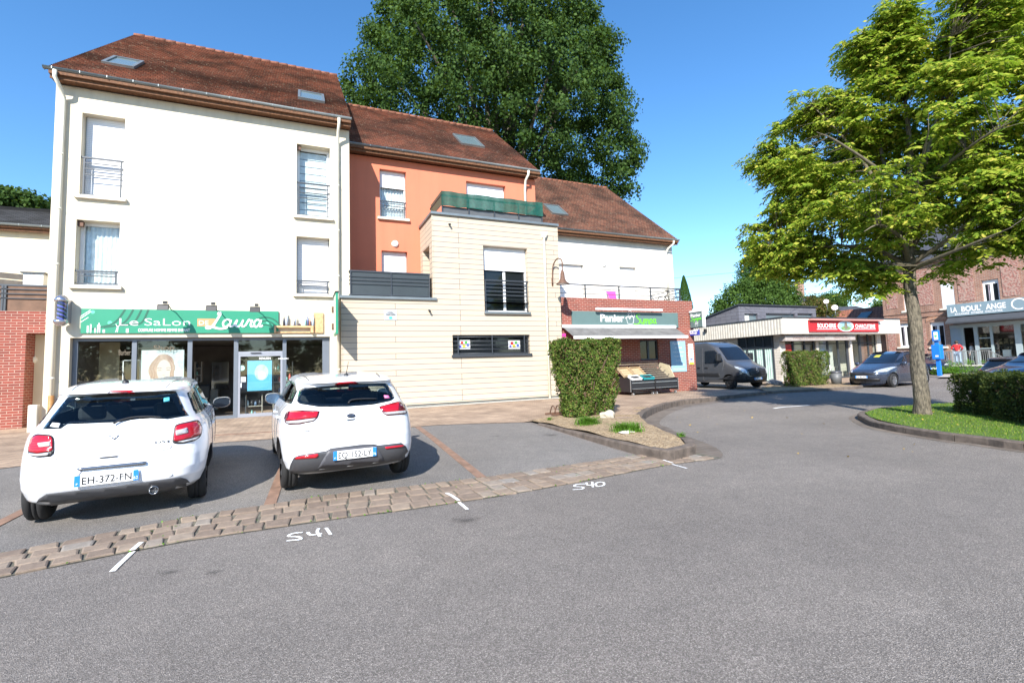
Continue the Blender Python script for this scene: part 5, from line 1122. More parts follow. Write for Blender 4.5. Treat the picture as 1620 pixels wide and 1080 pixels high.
for a, b in ((1404, 1417), (1446, 1466)):
    y1_, y0_ = V(a, 530, XB)[0], V(b, 530, XB)[0]; MB().box(XB-.03, XB-.002, y0_, y1_, .9, 3.3).build('stone_panel', k.m, H_)
MB().box(XB-.06, XB-.003, hb[1], yl0, 4.5, 4.62).box(XB-.10, XB-.003, 2, yl0, 8.0, 8.3).box(XB-.09, XB-.003, hb[1], yl0, 4.15, 4.22).build('cornice', oldb, H_)
def vwindow(h, shut=0, cur=True):
    y0, y1, z0, z1 = h; x = XB+.2; e = .002; fw = .1; q = MB()
    q.box(x-.05, x+.02, y0+e, y0+fw, z0+e, z1-e); q.box(x-.05, x+.02, y1-fw, y1-e, z0+e, z1-e); q.box(x-.049, x+.02, y0+fw, y1-fw, z0+e, z0+.1); q.box(x-.049, x+.02, y0+fw, y1-fw, z1-.28, z1-e); q.box(x-.048, x+.02, (y0+y1)/2-.07, (y0+y1)/2+.07, z0+.1, z1-.28)
    f = q.build('window', MAT['pvc'], H_)
    if shut: MB().box(XB+.02, XB+.06, y0+.02, y1-.02, z0, z1-.02).build('shutter', MAT['shutter'], f)
    else:
        MB().box(x-.01, x-.004, y0+fw, y1-fw, z0+.1, z1-.28).build('pane', MAT['glass'], f)
        if cur: MB().box(x-.02, x-.012, y0+fw, (y0+y1)/2-.3, z0+.12, z1-.3).box(x-.02, x-.012, (y0+y1)/2+.12, y1-fw-.15, z0+.12, z1-.3).build('curtain', M('lilac_net_curtain', (.30, .26, .30), .9, 0, .3, 6), f)
    MB().box(XB-.12, x-.05, y0-.12, y1+.12, z0-.12, z0+.003).build('sill', MAT['sill'], f)
vwindow(hw[0]); vwindow(hw[1], 1); vwindow(hw[2]); vwindow(hw[3]); vwindow(hw[4]); vwindow(hw[5])
lint = brick_mat('lintel_brick', (.42, .20, .11), (.36, .16, .09), (.45, .36, .3), .085, .24, .01, .3, .004)
for h in (hw[3], hw[4]):
    n = 10; ym = (h[0]+h[1])/2; w_ = (h[1]-h[0])/2+.18; q = MB()
    for i in range(n):
        a, b = -1+2*i/n, -1+2*(i+1)/n; za, zb_ = h[3]+.02+.2*(1-a*a), h[3]+.02+.2*(1-b*b)
        q.prism([(XB-.05, ym+a*w_, za), (XB-.05, ym+b*w_, zb_), (XB-.05, ym+b*w_, zb_+.26), (XB-.05, ym+a*w_, za+.26)], (.048, 0, 0))
    q.build('arch_lintel', lint, H_)
MB().prism([(XB-.4, 1.6, 8.2), (XB-.4, yl0+.15, 8.2), (47, yl0+.15, 12.1), (47, 1.6, 12.1)], (0, 0, .1)).prism([(52.4, 1.6, 8.2), (52.4, yl0+.15, 8.2), (47, yl0+.15, 12.1), (47, 1.6, 12.1)], (0, 0, .1)).build('roof', M('slate_roof', (.07, .07, .08), .6, 0, .3, 6), H_)
for yy in (yl0-1, 12.2, 4.0): MB().box(46.6, 47.4, yy-.4, yy+.4, 11.5, 13.4).build('chimney', oldb, H_)
# bakery front
by1 = V(1497, 500, XB-.9)[0]; sX = XB-.75
q = MB().box(sX, XB-.004, 7.0, by1, 3.95, 4.78).build('shop_sign', MAT['blue_grey_sign'], H_); XD2 = (0, -1, 0); o2 = (sX-.003, 0, 0)
vy = lambda px: -V(px, 490, sX)[0]
for s_, a, b in (('LA', 1504, 1514), ('BOUL\'', 1521, 1553), ('ANGE', 1560, 1592)):
    text(s_, vy(a), vy(b), 4.42, .36, 'lettering', MAT['white'], q, o2, XD2, (0,0,1), bold=.03)
for s_, a, b in (('BOULANGERIE', 1510, 1533), ('PATISSERIE', 1536, 1555), ('CHOCOLATERIE', 1558, 1586)): text(s_, vy(a), vy(b), 4.10, .13, 'lettering', MAT['white'], q, o2, XD2, (0,0,1), bold=.02)
cy_ = vy(1613); r = MB(); r.ribbon([(cy_+.33*math.cos(a), 4.40+.33*math.sin(a)) for a in [i*math.pi/14 for i in range(24)]], .07, o2, XD2, (0,0,1), .003); r.build('round_logo', MAT['white'], q)
MB().prism([(XB-.6, 7, 3.95), (XB-1.15, 7, 3.55), (XB-1.15, 7, 3.45), (XB-.5, 7, 3.9)], (0, by1-7, 0)).build('awning', M('charcoal_awning', (.05, .055, .065), .8, 0, .1), H_)
MB().box(XB-.10, XB-.004, 7.0, by1, 3.4, 3.94).build('timber_lintel', M('grey_timber', (.16, .15, .15), .8, 0, .3, 3), H_)
fx = XB+.15; fr = MB(); greym = M('blue_grey_frame', (.30, .36, .38), .5, 0, .05)
for px_, w_ in ((1503, .10), (1524, .16), (1545.5, .2), (1570, .12), (1612, .3)): y = V(px_, 540, fx)[0]; fr.box(fx-.06, fx+.06, y-w_/2, y+w_/2, .5, 3.39)
fr.box(fx-.05, fx+.05, 8.0, V(1503, 540, fx)[0], 3.15, 3.385); FB = fr.build('shop_front', greym, H_)
MB().box(fx-.02, fx+.02, V(1524, 540, fx)[0]+.08, V(1503, 540, fx)[0]-.05, .5, 3.14).build('panel', M('blue_grey_panel', (.27, .34, .40), .5, 0, .05), FB)
MB().box(fx-.01, fx-.004, 8.0, V(1546, 540, fx)[0]-.1, .6, 3.14).build('pane', MAT['clear'], FB)
dy0 = V(1570, 540, fx)[0]+.06; dy1 = V(1546, 540, fx)[0]-.1
for z in (2.35, 1.65): MB().box(fx-.04, fx+.03, dy0, dy1, z, z+.06).build('door_bar', greym, FB)
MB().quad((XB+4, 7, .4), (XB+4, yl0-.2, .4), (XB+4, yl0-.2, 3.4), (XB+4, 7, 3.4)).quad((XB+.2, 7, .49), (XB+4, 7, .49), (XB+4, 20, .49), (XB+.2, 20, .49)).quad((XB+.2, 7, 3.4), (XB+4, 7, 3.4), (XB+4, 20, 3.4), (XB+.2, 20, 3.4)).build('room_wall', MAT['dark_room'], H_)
# terrace wall, railing
dst = brick_mat('dark_slate_stone', (.115, .12, .13), (.085, .09, .10), (.055, .055, .06), .45, .06, .006, .3, .01)
ty1 = V(1487, 585, 40.3)[0]
TR = thing('bakery_terrace', (40.5, 15, .1), 'raised dark stone terrace with steps in front of the bakery', 'terrace')
MB().box(40.3, XB-.003, 10.5, ty1, .0, .55).build('terrace_wall', dst, TR); MB().box(40.25, XB-.003, 10.4, ty1+.05, .55, .6).build('paving', MAT['sill'], TR)
rl2 = thing('terrace_railing', (40.4, 15, .6), 'galvanised steel railing round the bakery terrace', 'railing')
q = MB(); ya_, yb_ = V(1565, 560, 40.35)[0], ty1
q.box(40.33, 40.38, ya_, yb_, 1.52, 1.57); q.box(40.34, 40.37, ya_, yb_, .72, .75)
n = 26
for i in range(n+1): y = ya_+(yb_-ya_)*i/n; q.box(40.345, 40.365, y-.012, y+.012, .73, 1.53)
for i in range(5): y = ya_+(yb_-ya_)*i/4; q.box(40.32, 40.39, y-.03, y+.03, .25, 1.55)
yc_ = V(1594, 560, 40.35)[0]
q.prism([(40.33, ya_, 1.52), (40.33, ya_, 1.57), (40.33, yc_, .95), (40.33, yc_, .9)], (.05, 0, 0)); q.box(40.34, 40.37, yc_, ya_, .72, .75)
for i in range(10): y = ya_+(yc_-ya_)*i/10; q.box(40.345, 40.365, y-.012, y+.012, .73, 1.55-.62*i/10)
q.prism([(40.33, yb_, 1.57), (41.6, yb_, 1.57), (41.6, yb_, 1.52), (40.33, yb_, 1.52)], (0, .05, 0))
for i in range(6): q.box(40.4+i*.2, 40.42+i*.2, yb_, yb_+.03, .6, 1.53)
# sloping railing of the side steps
for k_ in range(7): y = yb_+.15+k_*.2; q.box(40.345, 40.365, y-.012, y+.012, .45-.05*k_, 1.5-.10*k_)
q.prism([(40.33, yb_, 1.57), (40.33, yb_, 1.52), (40.33, yb_+1.5, .72), (40.33, yb_+1.5, .78)], (.05, 0, 0))
q.build('bars', MAT['galv'], rl2)
# ---------------------------------------------------------------- houses behind
T2 = thing('tiled_house', (47, 30, .1), 'orange tiled low house joined to the brick house behind the butcher', 'building')
za = V(1394, 486, 46)
MB().box(43, 49, yl0+.1, 44, 0, 3.6).build('wall', oldb, T2)
k2 = tile_mat('far_orange_tiles', (.36, .13, .075), (.27, .10, .06), .3, .25, .2)
zr_ = za[1]; ze_ = 3.4
k = NT('far_tiles'); t = k.N('TexBrick', Scale=1, Mortar__Size=.02, Brick__Width=.25, Row__Height=.3); t.inputs['Color1'].default_value = (.40, .15, .085, 1); t.inputs['Color2'].default_value = (.30, .11, .065, 1); t.inputs['Mortar'].default_value = (.12, .05, .03, 1)
mp = k.N('Mapping'); mp.inputs['Rotation'].default_value = (0, 0, R(90)); k.L(k.coord(), mp.inputs[0]); k.L(mp.outputs[0], t.inputs['Vector']); k.base(k.mix(.7, t.outputs['Color'], k.ramp(k.noise(1, 6), [(.3, (.5, .48, .45)), (.7, (1, 1, 1))]), 'MULTIPLY')); k.b.inputs['Roughness'].default_value = .9; k.bump(t.outputs['Fac'], -.02)
MB().prism([(42.3, yl0+.05, ze_-.3), (42.3, 44, ze_-.3), (46, 44, zr_), (46, yl0+.05, zr_)], (0, 0, .1)).prism([(49.7, yl0+.05, ze_-.3), (49.7, 44, ze_-.3), (46, 44, zr_-.001), (46, yl0+.05, zr_-.001)], (0, 0, .1)).build('roof', k.m, T2)
for px_, py_ in ((1368, 499.5), (1315, 501)):
    s_ = Vector((3.7, 0, zr_-ze_+.3)).normalized(); nn = Vector((-s_.z, 0, s_.x)); o_ = Vector((42.3, 0, ze_-.2)); d = ray(px_, py_); P_ = CAM+d*((o_-CAM).dot(nn)/d.dot(nn))
    q = MB(); y0, y1 = P_.y-.45, P_.y+.45; p = lambda y, a, h: tuple(P_+Vector((0, y-P_.y, 0))+s_*a+nn*h)
    q.prism([p(y0, -.6, .0), p(y1, -.6, .0), p(y1, .5, .0), p(y0, .5, .0)], nn*.1); f = q.build('skylight', MAT['zinc'], T2); q = MB(); q.prism([p(y0+.1, -.5, .1), p(y1-.1, -.5, .1), p(y1-.1, .4, .1), p(y0+.1, .4, .1)], nn*.01); q.build('pane', MAT['sky_glass'], f)
def far_house(px0, px1, pyr, pye, dist, label, mat, rot=0, hr=3.0, wall=None, chim=None):
    d = ray((px0+px1)/2, pye); s_ = dist/math.hypot(d.x, d.y); c = CAM+d*s_; right = Vector((math.cos(rot), math.sin(rot), 0))
    wd = (px1-px0)/FPX*dist*.95*(d.dot(FW)/math.hypot(d.x, d.y)) ; ze = c.z; zr = (CAM+ray((px0+px1)/2, pyr)*s_).z
    T_ = thing('far_house', (c.x, c.y, 0), label, 'building'); bk = Vector((-right.y, right.x, 0))*8; a = Vector((c.x, c.y, 0))-right*wd/2; b = a+right*wd
    q = MB(); q.prism([tuple(a), tuple(b), tuple(b+bk), tuple(a+bk)], (0, 0, ze)); q.build('wall', wall or MAT['cream_wall'], T_)
    up = Vector((0, 0, 1)); q = MB(); q.prism([tuple(a+up*ze), tuple(a+bk+up*ze), tuple(a+bk/2+up*zr)], tuple(right*wd)); q.build('roof', mat, T_)
    if chim is not None:
        cc = a+right*wd*chim[0]+bk/2; q = MB(); q.box(cc.x-.35, cc.x+.35, cc.y-.35, cc.y+.35, zr-1.5, zr+chim[1]); q.box(cc.x-.42, cc.x+.42, cc.y-.42, cc.y+.42, zr+chim[1]*.9, zr+chim[1]*.95); q.cyl((cc.x, cc.y, zr+chim[1]), (cc.x, cc.y, zr+chim[1]+.4), .14); q.build('chimney', oldb, T_)
    return T_
far_house(1262, 1306, 461, 478, 62, 'distant house with dark slate roof and tall brick chimney', MAT['slate'], R(-40), chim=(.5, 1.6))
far_house(1322, 1378, 479.5, 492, 75, 'distant low house with dark roof and orange ridge beyond the dishes', MAT['slate'], R(-35))
far_house(1112, 1150, 498, 506, 80, 'small distant house between trees left of the slate clad volume', MAT['tiles2'], R(-20))
for (px_, py_, rp, lb) in ((1307, 477, 5.2, 'upper white satellite dish above the tiled roof'), (1320.5, 486.5, 6.2, 'lower and larger white satellite dish by the tiled roof')):
    d = ray(px_, py_); P_ = CAM+d*(46/math.hypot(d.x, d.y)); rr = rp/FPX*46*.6
    T_ = thing('satellite_dish', (P_.x, P_.y, P_.z-rr-1.5), lb, 'satellite dish', 'satellite dishes'); ax = Vector((-.85, -.5, .25))
    MB().lathe([(0, -.12*rr), (rr*.6, -.06*rr), (rr, .08*rr), (rr, .1*rr), (rr*.6, -.02*rr), (0, -.06*rr)], tuple(P_), 24, tuple(ax)).build('dish', M('pinkish_white_dish', (.72, .62, .58), .5, 0, .03), T_)
    MB().cyl(tuple(P_-ax*.1), (P_.x+.1, P_.y, P_.z-rr-.5), .02).build('mast', MAT['galv'], T_); MB().cyl(tuple(P_-Vector((0,0,rr))), tuple(P_+ax*rr), .02).build('feed_arm', MAT['galv'], T_)
# ================================================================== VEGETATION
def onplane(px, py, T0):
    """photo pixel -> (u, z) on the vertical plane through T0 facing the camera"""
    n = Vector((T0[0], T0[1], 0)).normalized(); d = ray(px, py); s = Vector((T0[0], T0[1], 0)).dot(n)/d.dot(n); P = CAM+d*s
    r_ = Vector((n.y, -n.x, 0)); return (P-Vector((T0[0], T0[1], 0))).dot(r_), P.z
def poly_dist(u, z, P):
    best = 1e9
    for i in range(len(P)):
        ax, ay = P[i]; bx_, by_ = P[(i+1) % len(P)]; dx, dy = bx_-ax, by_-ay; t = max(0, min(1, ((u-ax)*dx+(z-ay)*dy)/(dx*dx+dy*dy+1e-9)))
        best = min(best, math.hypot(u-ax-t*dx, z-ay-t*dy))
    return best
def crown_points(outline, n, depth, T0, slope=1.2, base=.35, shell=.6, seed=1):
    """random points inside a crown whose silhouette is the outline; returns world points + outward dirs"""
    rs = random.Random(seed); us = [p[0] for p in outline]; zs = [p[1] for p in outline]; N_ = Vector((T0[0], T0[1], 0)).normalized(); r_ = Vector((N_.y, -N_.x, 0)); out = []
    cz = sum(zs)/len(zs); cu = sum(us)/len(us)
    while len(out) < n:
        u, z = rs.uniform(min(us), max(us)), rs.uniform(min(zs), max(zs))
        if not inside(u, z, outline): continue
        dd = poly_dist(u, z, outline); D = min(depth, base+slope*dd)
        D *= (.8+.2*math.sin(u*2.1+z*1.7))
        v = rs.uniform(-1, 1); v = math.copysign(abs(v)**shell, v)
        P = Vector((T0[0], T0[1], 0))+r_*u+N_*(v*D); P.z = z
        o = (r_*(u-cu)*.8+N_*v*depth+Vector((0, 0, (z-cz)*.8))); out.append((P, o.normalized() if o.length > 0 else Vector((0, 0, 1))))
    return out
def leaf_quads(C, dirs, size, aspect=.6, jitter=.9, seed=2, fold=True):
    """numpy: rhombic leaves at points C (N,3), facing roughly dirs"""
    r = np.random.default_rng(seed); n = len(C); D = dirs+r.normal(0, jitter, (n, 3)); D /= np.linalg.norm(D, axis=1, keepdims=True)+1e-9
    a = np.cross(D, r.normal(0, 1, (n, 3))); a /= np.linalg.norm(a, axis=1, keepdims=True)+1e-9; b = np.cross(D, a)
    s = size*r.uniform(.6, 1.25, (n, 1)); w = s*aspect
    v = np.stack([C-a*s*.5, C-b*w*.5+D*s*.08, C+a*s*.5, C+b*w*.5+D*s*.08], 1).reshape(-1, 3)
    f = np.arange(4*n).reshape(-1, 4); return v, f
def foliage(name, clumps, per, rad, size, mat, parent, seed=3, aspect=.6, up=.35, squash=.8, jitter=.8):
    r = np.random.default_rng(seed); C = np.array([c[0][:] for c in clumps]); O = np.array([c[1][:] for c in clumps]); n = len(C)
    off = r.normal(0, 1, (n, per, 3)); off /= np.linalg.norm(off, axis=2, keepdims=True); off *= (r.random((n, per, 1))**.45)*rad*r.uniform(.6, 1.2, (n, 1, 1)); off[:,:,2] *= squash
    P = (C[:,None,:]+off).reshape(-1, 3); D = (O[:,None,:]*.5+off/rad*.8+np.array([0, 0, up])).reshape(-1, 3)
    v, f = leaf_quads(P, D, size, aspect, jitter, seed+1); return fastmesh(name, v, f, mat, parent)
# ---------------------------------------------------------------- great plane tree behind the houses
T0 = (13.5, 33.0)
ol = [(552, 150), (545, 125), (566, 108), (588, 95), (578, 60), (584, 35), (606, 22), (614, -10), (640, -70), (700, -130), (780, -150), (860, -120), (915, -50), (932, 0), (942, 22), (947, 48), (968, 55), (978, 85), (966, 110), (985, 140), (1002, 170), (998, 200), (1012, 250), (1000, 270), (1012, 292), (985, 312), (940, 320), (860, 330), (760, 330), (650, 320), (560, 260)]
OL = [onplane(a, b, T0) for a, b in ol]
PT = thing('plane_tree', (T0[0], T0[1], 0), 'huge dark green plane tree towering behind the tiled roofs', 'tree')
cl = crown_points(OL, 1900, 8.5, T0, 1.5, .8, .55, 5)
foliage('crown', cl, 105, 1.0, .225, MAT['leaf_plane'], PT, 6, .8, up=.35, jitter=.6)
mb = MB(); mb.cyl((T0[0], T0[1], 0), (T0[0]+.5, T0[1], 12), .75, .5, 14)
rs = random.Random(5)
for i in range(26):
    c = cl[rs.randrange(len(cl))][0]; z0 = rs.uniform(7, 13); s = Vector((T0[0]+.3, T0[1], z0)); m_ = s.lerp(c, .5)+Vector((0, 0, 1.5)); mb.tube(smooth_path([tuple(s), tuple(m_), tuple(c)], 4), .28, 7, .05)
mb.build('trunk', MAT['bark'], PT)
# ---------------------------------------------------------------- street tree with pinnate leaves
T1 = (13.05, 6.36)
ol = [(1420, 4), (1446, 28), (1458, 60), (1452, 86), (1472, 92), (1490, 84), (1502, 40), (1508, 2), (1512, -40), (1550, -60), (1600, -30), (1660, 10), (1720, 60), (1770, 140), (1800, 230), (1790, 330), (1740, 400), (1660, 410), (1610, 395), (1570, 425), (1545, 408), (1500, 452), (1462, 445), (1420, 452), (1390, 472), (1340, 455), (1300, 425), (1268, 446), (1240, 462), (1205, 448), (1178, 415), (1174, 385), (1190, 352), (1222, 330), (1230, 300), (1192, 272), (1184, 258), (1212, 240), (1215, 208), (1232, 196), (1248, 196), (1262, 158), (1300, 152), (1322, 136), (1342, 140), (1358, 150), (1368, 130), (1362, 110), (1334, 92), (1338, 72), (1372, 62), (1390, 60), (1390, 22)]
OL1 = [onplane(a, b, T1) for a, b in ol]
ST = thing('street_tree', (T1[0], T1[1], .12), 'street tree with feathery yellow green leaves on the grass island', 'tree')
cen = crown_points(OL1, 200, 2.7, T1, 1.1, .15, .65, 11); rs = random.Random(12); tips = []
for P_, o in cen:
    for _ in range(11): tips.append((P_+Vector((rs.gauss(0, .27), rs.gauss(0, .27), rs.gauss(0, .26))), (o+Vector((rs.gauss(0, .3), rs.gauss(0, .3), 0))).normalized()))
for px_, py_ in ((1420, 14), (1415, 30), (1428, 36), (1405, 48), (1425, 58), (1390, 66), (1440, 66), (1352, 84), (1370, 92), (1395, 92), (1380, 110), (1505, 40), (1515, 60), (1500, 80), (1530, 20), (1560, 40), (1545, 70), (1600, 60)):
    for dv in (-.35, .35):
        u_, z_ = onplane(px_, py_, T1); n_ = Vector((T1[0], T1[1], 0)).normalized(); P_ = Vector((T1[0], T1[1], 0))+Vector((n_.y, -n_.x, 0))*u_+n_*dv; P_.z = z_
        for _ in range(8): tips.append((P_+Vector((rs.gauss(0, .2), rs.gauss(0, .2), rs.gauss(0, .14))), Vector((rs.gauss(0, 1), rs.gauss(0, 1), .4)).normalized()))
_n = Vector((T1[0], T1[1], 0)).normalized(); _r = Vector((_n.y, -_n.x, 0)); tips = [t for t in tips if inside((t[0]-Vector((T1[0], T1[1], 0))).dot(_r), t[0].z, OL1)]
# skeleton: trunk, limbs, twigs
N1 = Vector((T1[0], T1[1], 0)).normalized(); R1 = Vector((N1.y, -N1.x, 0))
def tp(px, py, dv=0): u, z = onplane(px, py, T1); P = Vector((T1[0], T1[1], 0))+R1*u+N1*dv; P.z = z; return P
trunk = [tp(1461, 662), tp(1459, 640), tp(1454, 600), tp(1451, 560), tp(1447, 510), tp(1442, 470), tp(1438, 430), tp(1436, 380), tp(1438, 320), tp(1440, 240), tp(1432, 160), tp(1418, 60)]
rad = [.205, .158, .144, .136, .13, .124, .116, .10, .08, .055, .035, .012]
def tube_var(mb, P, rr, n=12):
    vs = []
    for i, p in enumerate(P):
        t = (P[min(i+1, len(P)-1)]-P[max(i-1, 0)]).normalized(); b = Vector((1, 0, 0)); b = (b-t*t.dot(b)).normalized(); c = t.cross(b)
        for k_ in range(n):
            a = 2*math.pi*k_/n; q = rr[i]*(1+.07*math.sin(3*a+i*.7)+.04*math.sin(5*a-i)); vs.append(p+b*math.cos(a)*q+c*math.sin(a)*q)
    mb.add(vs, [(i*n+k_, i*n+(k_+1) % n, (i+1)*n+(k_+1) % n, (i+1)*n+k_) for i in range(len(P)-1) for k_ in range(n)], True)
def dens(P, rr, k_=4):
    q = smooth_path([tuple(p) for p in P], k_); r2 = smooth_path([(x, 0) for x in rr], k_); return [Vector(p) for p in q], [x[0] for x in r2]
mb = MB(); P, rr = dens(trunk, rad); tube_var(mb, P, rr)
limbs = []; lb = MB()
spec = [((1437, 425), (1380, 395), (1290, 395), (1215, 400), -.6), ((1437, 405), (1400, 350), (1320, 310), (1215, 270), .8), ((1436, 395), (1385, 290), (1330, 220), (1275, 170), -.8),
        ((1437, 360), (1400, 260), (1375, 160), (1345, 95), .6), ((1438, 400), (1478, 330), (1520, 230), (1530, 40), .3), ((1437, 420), (1490, 390), (1560, 340), (1640, 300), -1.2),
        ((1438, 380), (1500, 290), (1580, 200), (1660, 120), .9), ((1437, 350), (1470, 240), (1495, 150), (1505, 60), -.9), ((1437, 430), (1470, 420), (1540, 400), (1600, 380), -2.0), ((1437, 415), (1430, 390), (1400, 380), (1370, 400), -2.4),
        ((1437, 380), (1445, 330), (1460, 280), (1470, 250), -2.4), ((1437, 380), (1440, 330), (1420, 270), (1400, 220), 2.4), ((1437, 410), (1400, 400), (1350, 380), (1300, 360), 2.2), ((1437, 400), (1500, 390), (1560, 370), (1620, 350), 2.2), ((1437, 330), (1400, 290), (1340, 260), (1300, 250), -2.2), ((1437, 330), (1480, 290), (1540, 260), (1600, 240), -2.2)]
for a, b, c, d, dv in spec:
    P = [tp(*a), tp(*b, dv*.35), tp(*c, dv*.75), tp(*d, dv)]; P[-1] = P[-2].lerp(P[-1], .7); P, rr = dens(P, [.07, .045, .024, .006], 6); tube_var(lb, P, rr, 7); limbs += P[4:]
limbs += [tp(1438, 300), tp(1440, 240), tp(1432, 160), tp(1425, 110), tp(1418, 60)]
LA = np.array([p[:] for p in limbs]); tw = MB()
for P_, o in tips:
    d2 = ((LA-np.array(P_[:]))**2); dd = d2[:,0]+d2[:,1]+d2[:,2]*1.0+np.where(LA[:,2] > P_.z+.1, 3, 0); j = int(dd.argmin()); L_ = Vector(LA[j])
    if (L_-P_).length > 1.3: continue
    m_ = L_.lerp(P_, .55)+Vector((0, 0, .08)); tw.tube([tuple(L_), tuple(m_), tuple(P_)], .009, 4, .003)
mb.build('trunk', MAT['bark'], ST); lb.build('limbs', M('dark_limb_bark', (.13, .11, .075), .9, 0, .4, 12), ST); tw.build('twigs', M('dark_twig_bark', (.10, .085, .055), .9, 0, .3), ST)
# fronds: rosettes at tips, each frond an arching rachis with leaflet pairs
r = np.random.default_rng(4); V_ = []; nfr = 0
for P_, o in tips:
    k_ = 6 if r.random() < .7 else 4; az0 = r.uniform(0, 6.28)
    for i in range(k_):
        az_ = az0+i*6.28/k_+r.normal(0, .25); L_ = r.uniform(.30, .50); el = r.uniform(.0, .7)
        h = np.array([math.cos(az_), math.sin(az_), 0.]); hh = h*.75+np.array([o.x, o.y, 0])*.45; hh /= np.linalg.norm(hh)+1e-9
        p = np.array(P_[:])+r.normal(0, .05, 3); side = np.array([-hh[1], hh[0], 0.]); nl = int(r.integers(6, 9))
        for j in range(nl+1):
            t = (j+1)/(nl+1); q = p+hh*L_*t*(1-.12*t)+np.array([0, 0, L_*(math.sin(el)*t-.65*t*t)])
            ll = L_*.36*(1-.35*abs(t-.5)*2)*r.uniform(.85, 1.1); wl = ll*.42
            for s in ((-1, 1) if j < nl else (0,)):
                dv = side*s*.92+hh*(.35 if s else 1)+np.array([0, 0, -.5+r.normal(0, .25)]); dv /= np.linalg.norm(dv); wd = hh*.9 if s else side
                tilt = np.array([0, 0, -.7+r.normal(0, .5)]); wv = (wd+tilt)*wl*.5
                V_ += [q, q+dv*ll*.45-wv, q+dv*ll, q+dv*ll*.45+wv]
V_ = np.array(V_); F_ = np.arange(len(V_)).reshape(-1, 4); fastmesh('crown', V_, F_, MAT['leaf_tree'], ST); print('leaflets', len(F_))
# ---------------------------------------------------------------- clipped hedges
def hedge(name, P4, z0, z1, label, mat, taper=.0, n=14000, size=.05, seed=1, gap=0, group=None, twig=True):
    """P4 = four ground corners (ccw), leaves in a rough shell, twigs inside"""
    c = sum((Vector(p) for p in P4), Vector((0, 0)))/4; T_ = thing(name, (c.x, c.y, z0), label, 'hedge', group)
    r = np.random.default_rng(seed); Q = np.array([[p[0]-c.x, p[1]-c.y] for p in P4]); C = []; D = []
    area = []; L_ = [np.linalg.norm(Q[(i+1) % 4]-Q[i]) for i in range(4)]; H = z1-z0; top = abs((Q[0][0]*Q[1][1]-Q[0][1]*Q[1][0])+(Q[1][0]*Q[2][1]-Q[1][1]*Q[2][0])+(Q[2][0]*Q[3][1]-Q[2][1]*Q[3][0])+(Q[3][0]*Q[0][1]-Q[3][1]*Q[0][0]))/2
    w_ = np.array([l*H for l in L_]+[top]); w_ /= w_.sum(); which = r.choice(5, n, p=w_); u = r.random(n); v = r.random(n); dep = np.abs(r.normal(0, .07, n))+.0
    lump = lambda a, b: .07*np.sin(a*4+b*3)+.05*np.sin(a*9-b*7)+.03*np.sin(a*17+b*13)
    for i in range(4):
        m_ = which == i; a = Q[i]; b = Q[(i+1) % 4]; e = (b-a)/L_[i]; nn = np.array([e[1], -e[0]]); p = a+(b-a)*u[m_][:,None]
        zz = v[m_]; sc_ = 1-taper*(1-zz)**1.5; rnd = .10*np.clip((zz-.9)/.1, 0, 1)**2
        p = p*sc_[:,None]+nn*(-dep[m_]+lump(u[m_]*L_[i], zz*H)-rnd)[:,None]
        C.append(np.column_stack([p, z0+.03+zz*(H-.03)])); D.append(np.column_stack([np.repeat(nn[None]*.9, m_.sum(), 0), np.full(m_.sum(), .3)]))
    m_ = which == 4; p = (Q[0]+(Q[1]-Q[0])*u[m_][:,None])*(1-v[m_][:,None])+(Q[3]+(Q[2]-Q[3])*u[m_][:,None])*v[m_][:,None]
    C.append(np.column_stack([p*.97, z1-dep[m_]*.8+lump(p[:,0], p[:,1])*.7])); D.append(np.tile([0, 0, 1.], (m_.sum(), 1)))
    C = np.concatenate(C); D = np.concatenate(D); C[:,0] += c.x; C[:,1] += c.y
    C += r.normal(0, .012, C.shape)
    if gap: # thin patches
        g = np.sin(C[:,0]*3.1+1)*np.sin(C[:,2]*2.7+.5)*np.sin(C[:,1]*2.3+2); keep = r.random(len(C)) > gap*np.clip(g*2, 0, 1); C = C[keep]; D = D[keep]
    vv, ff = leaf_quads(C, D, size, .62, .75, seed+5); fastmesh('leaves', vv, ff, mat, T_)
    if twig:
        t = MB(); rs = random.Random(seed)
        for i in range(260):
            a, b = rs.random(), rs.random(); q = (Q[0]*(1-a)+Q[1]*a)*(1-b)+(Q[3]*(1-a)+Q[2]*a)*b; q = q*.92; z = rs.uniform(z0, z1-.2); s_ = Vector((c.x+q[0]*.7, c.y+q[1]*.7, z)); e = Vector((c.x+q[0], c.y+q[1], min(z1-.05, z+rs.uniform(.2, .5)))); t.tube([tuple(s_), tuple(e)], .008, 4)
        t.build('twigs', M('brown_twigs', (.12, .075, .05), .9, 0, .3), T_)
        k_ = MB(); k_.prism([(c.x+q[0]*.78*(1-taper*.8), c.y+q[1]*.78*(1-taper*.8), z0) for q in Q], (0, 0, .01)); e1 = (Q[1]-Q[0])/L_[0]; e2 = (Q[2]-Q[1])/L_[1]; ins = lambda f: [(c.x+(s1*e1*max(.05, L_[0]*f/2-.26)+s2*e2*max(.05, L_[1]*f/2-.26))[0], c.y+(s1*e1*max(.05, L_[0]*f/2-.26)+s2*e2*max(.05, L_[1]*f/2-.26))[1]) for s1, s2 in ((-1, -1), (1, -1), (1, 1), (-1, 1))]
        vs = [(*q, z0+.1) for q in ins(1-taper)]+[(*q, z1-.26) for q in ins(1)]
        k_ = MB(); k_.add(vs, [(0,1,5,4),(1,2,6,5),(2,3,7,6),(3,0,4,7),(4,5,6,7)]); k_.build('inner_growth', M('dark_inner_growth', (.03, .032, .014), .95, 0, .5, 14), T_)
    return T_
ya = 10.35; xa = W(868, 560, ya)[0]; xb_ = W(986, 560, ya)[0]; zt = W(925, 538, ya)[1]
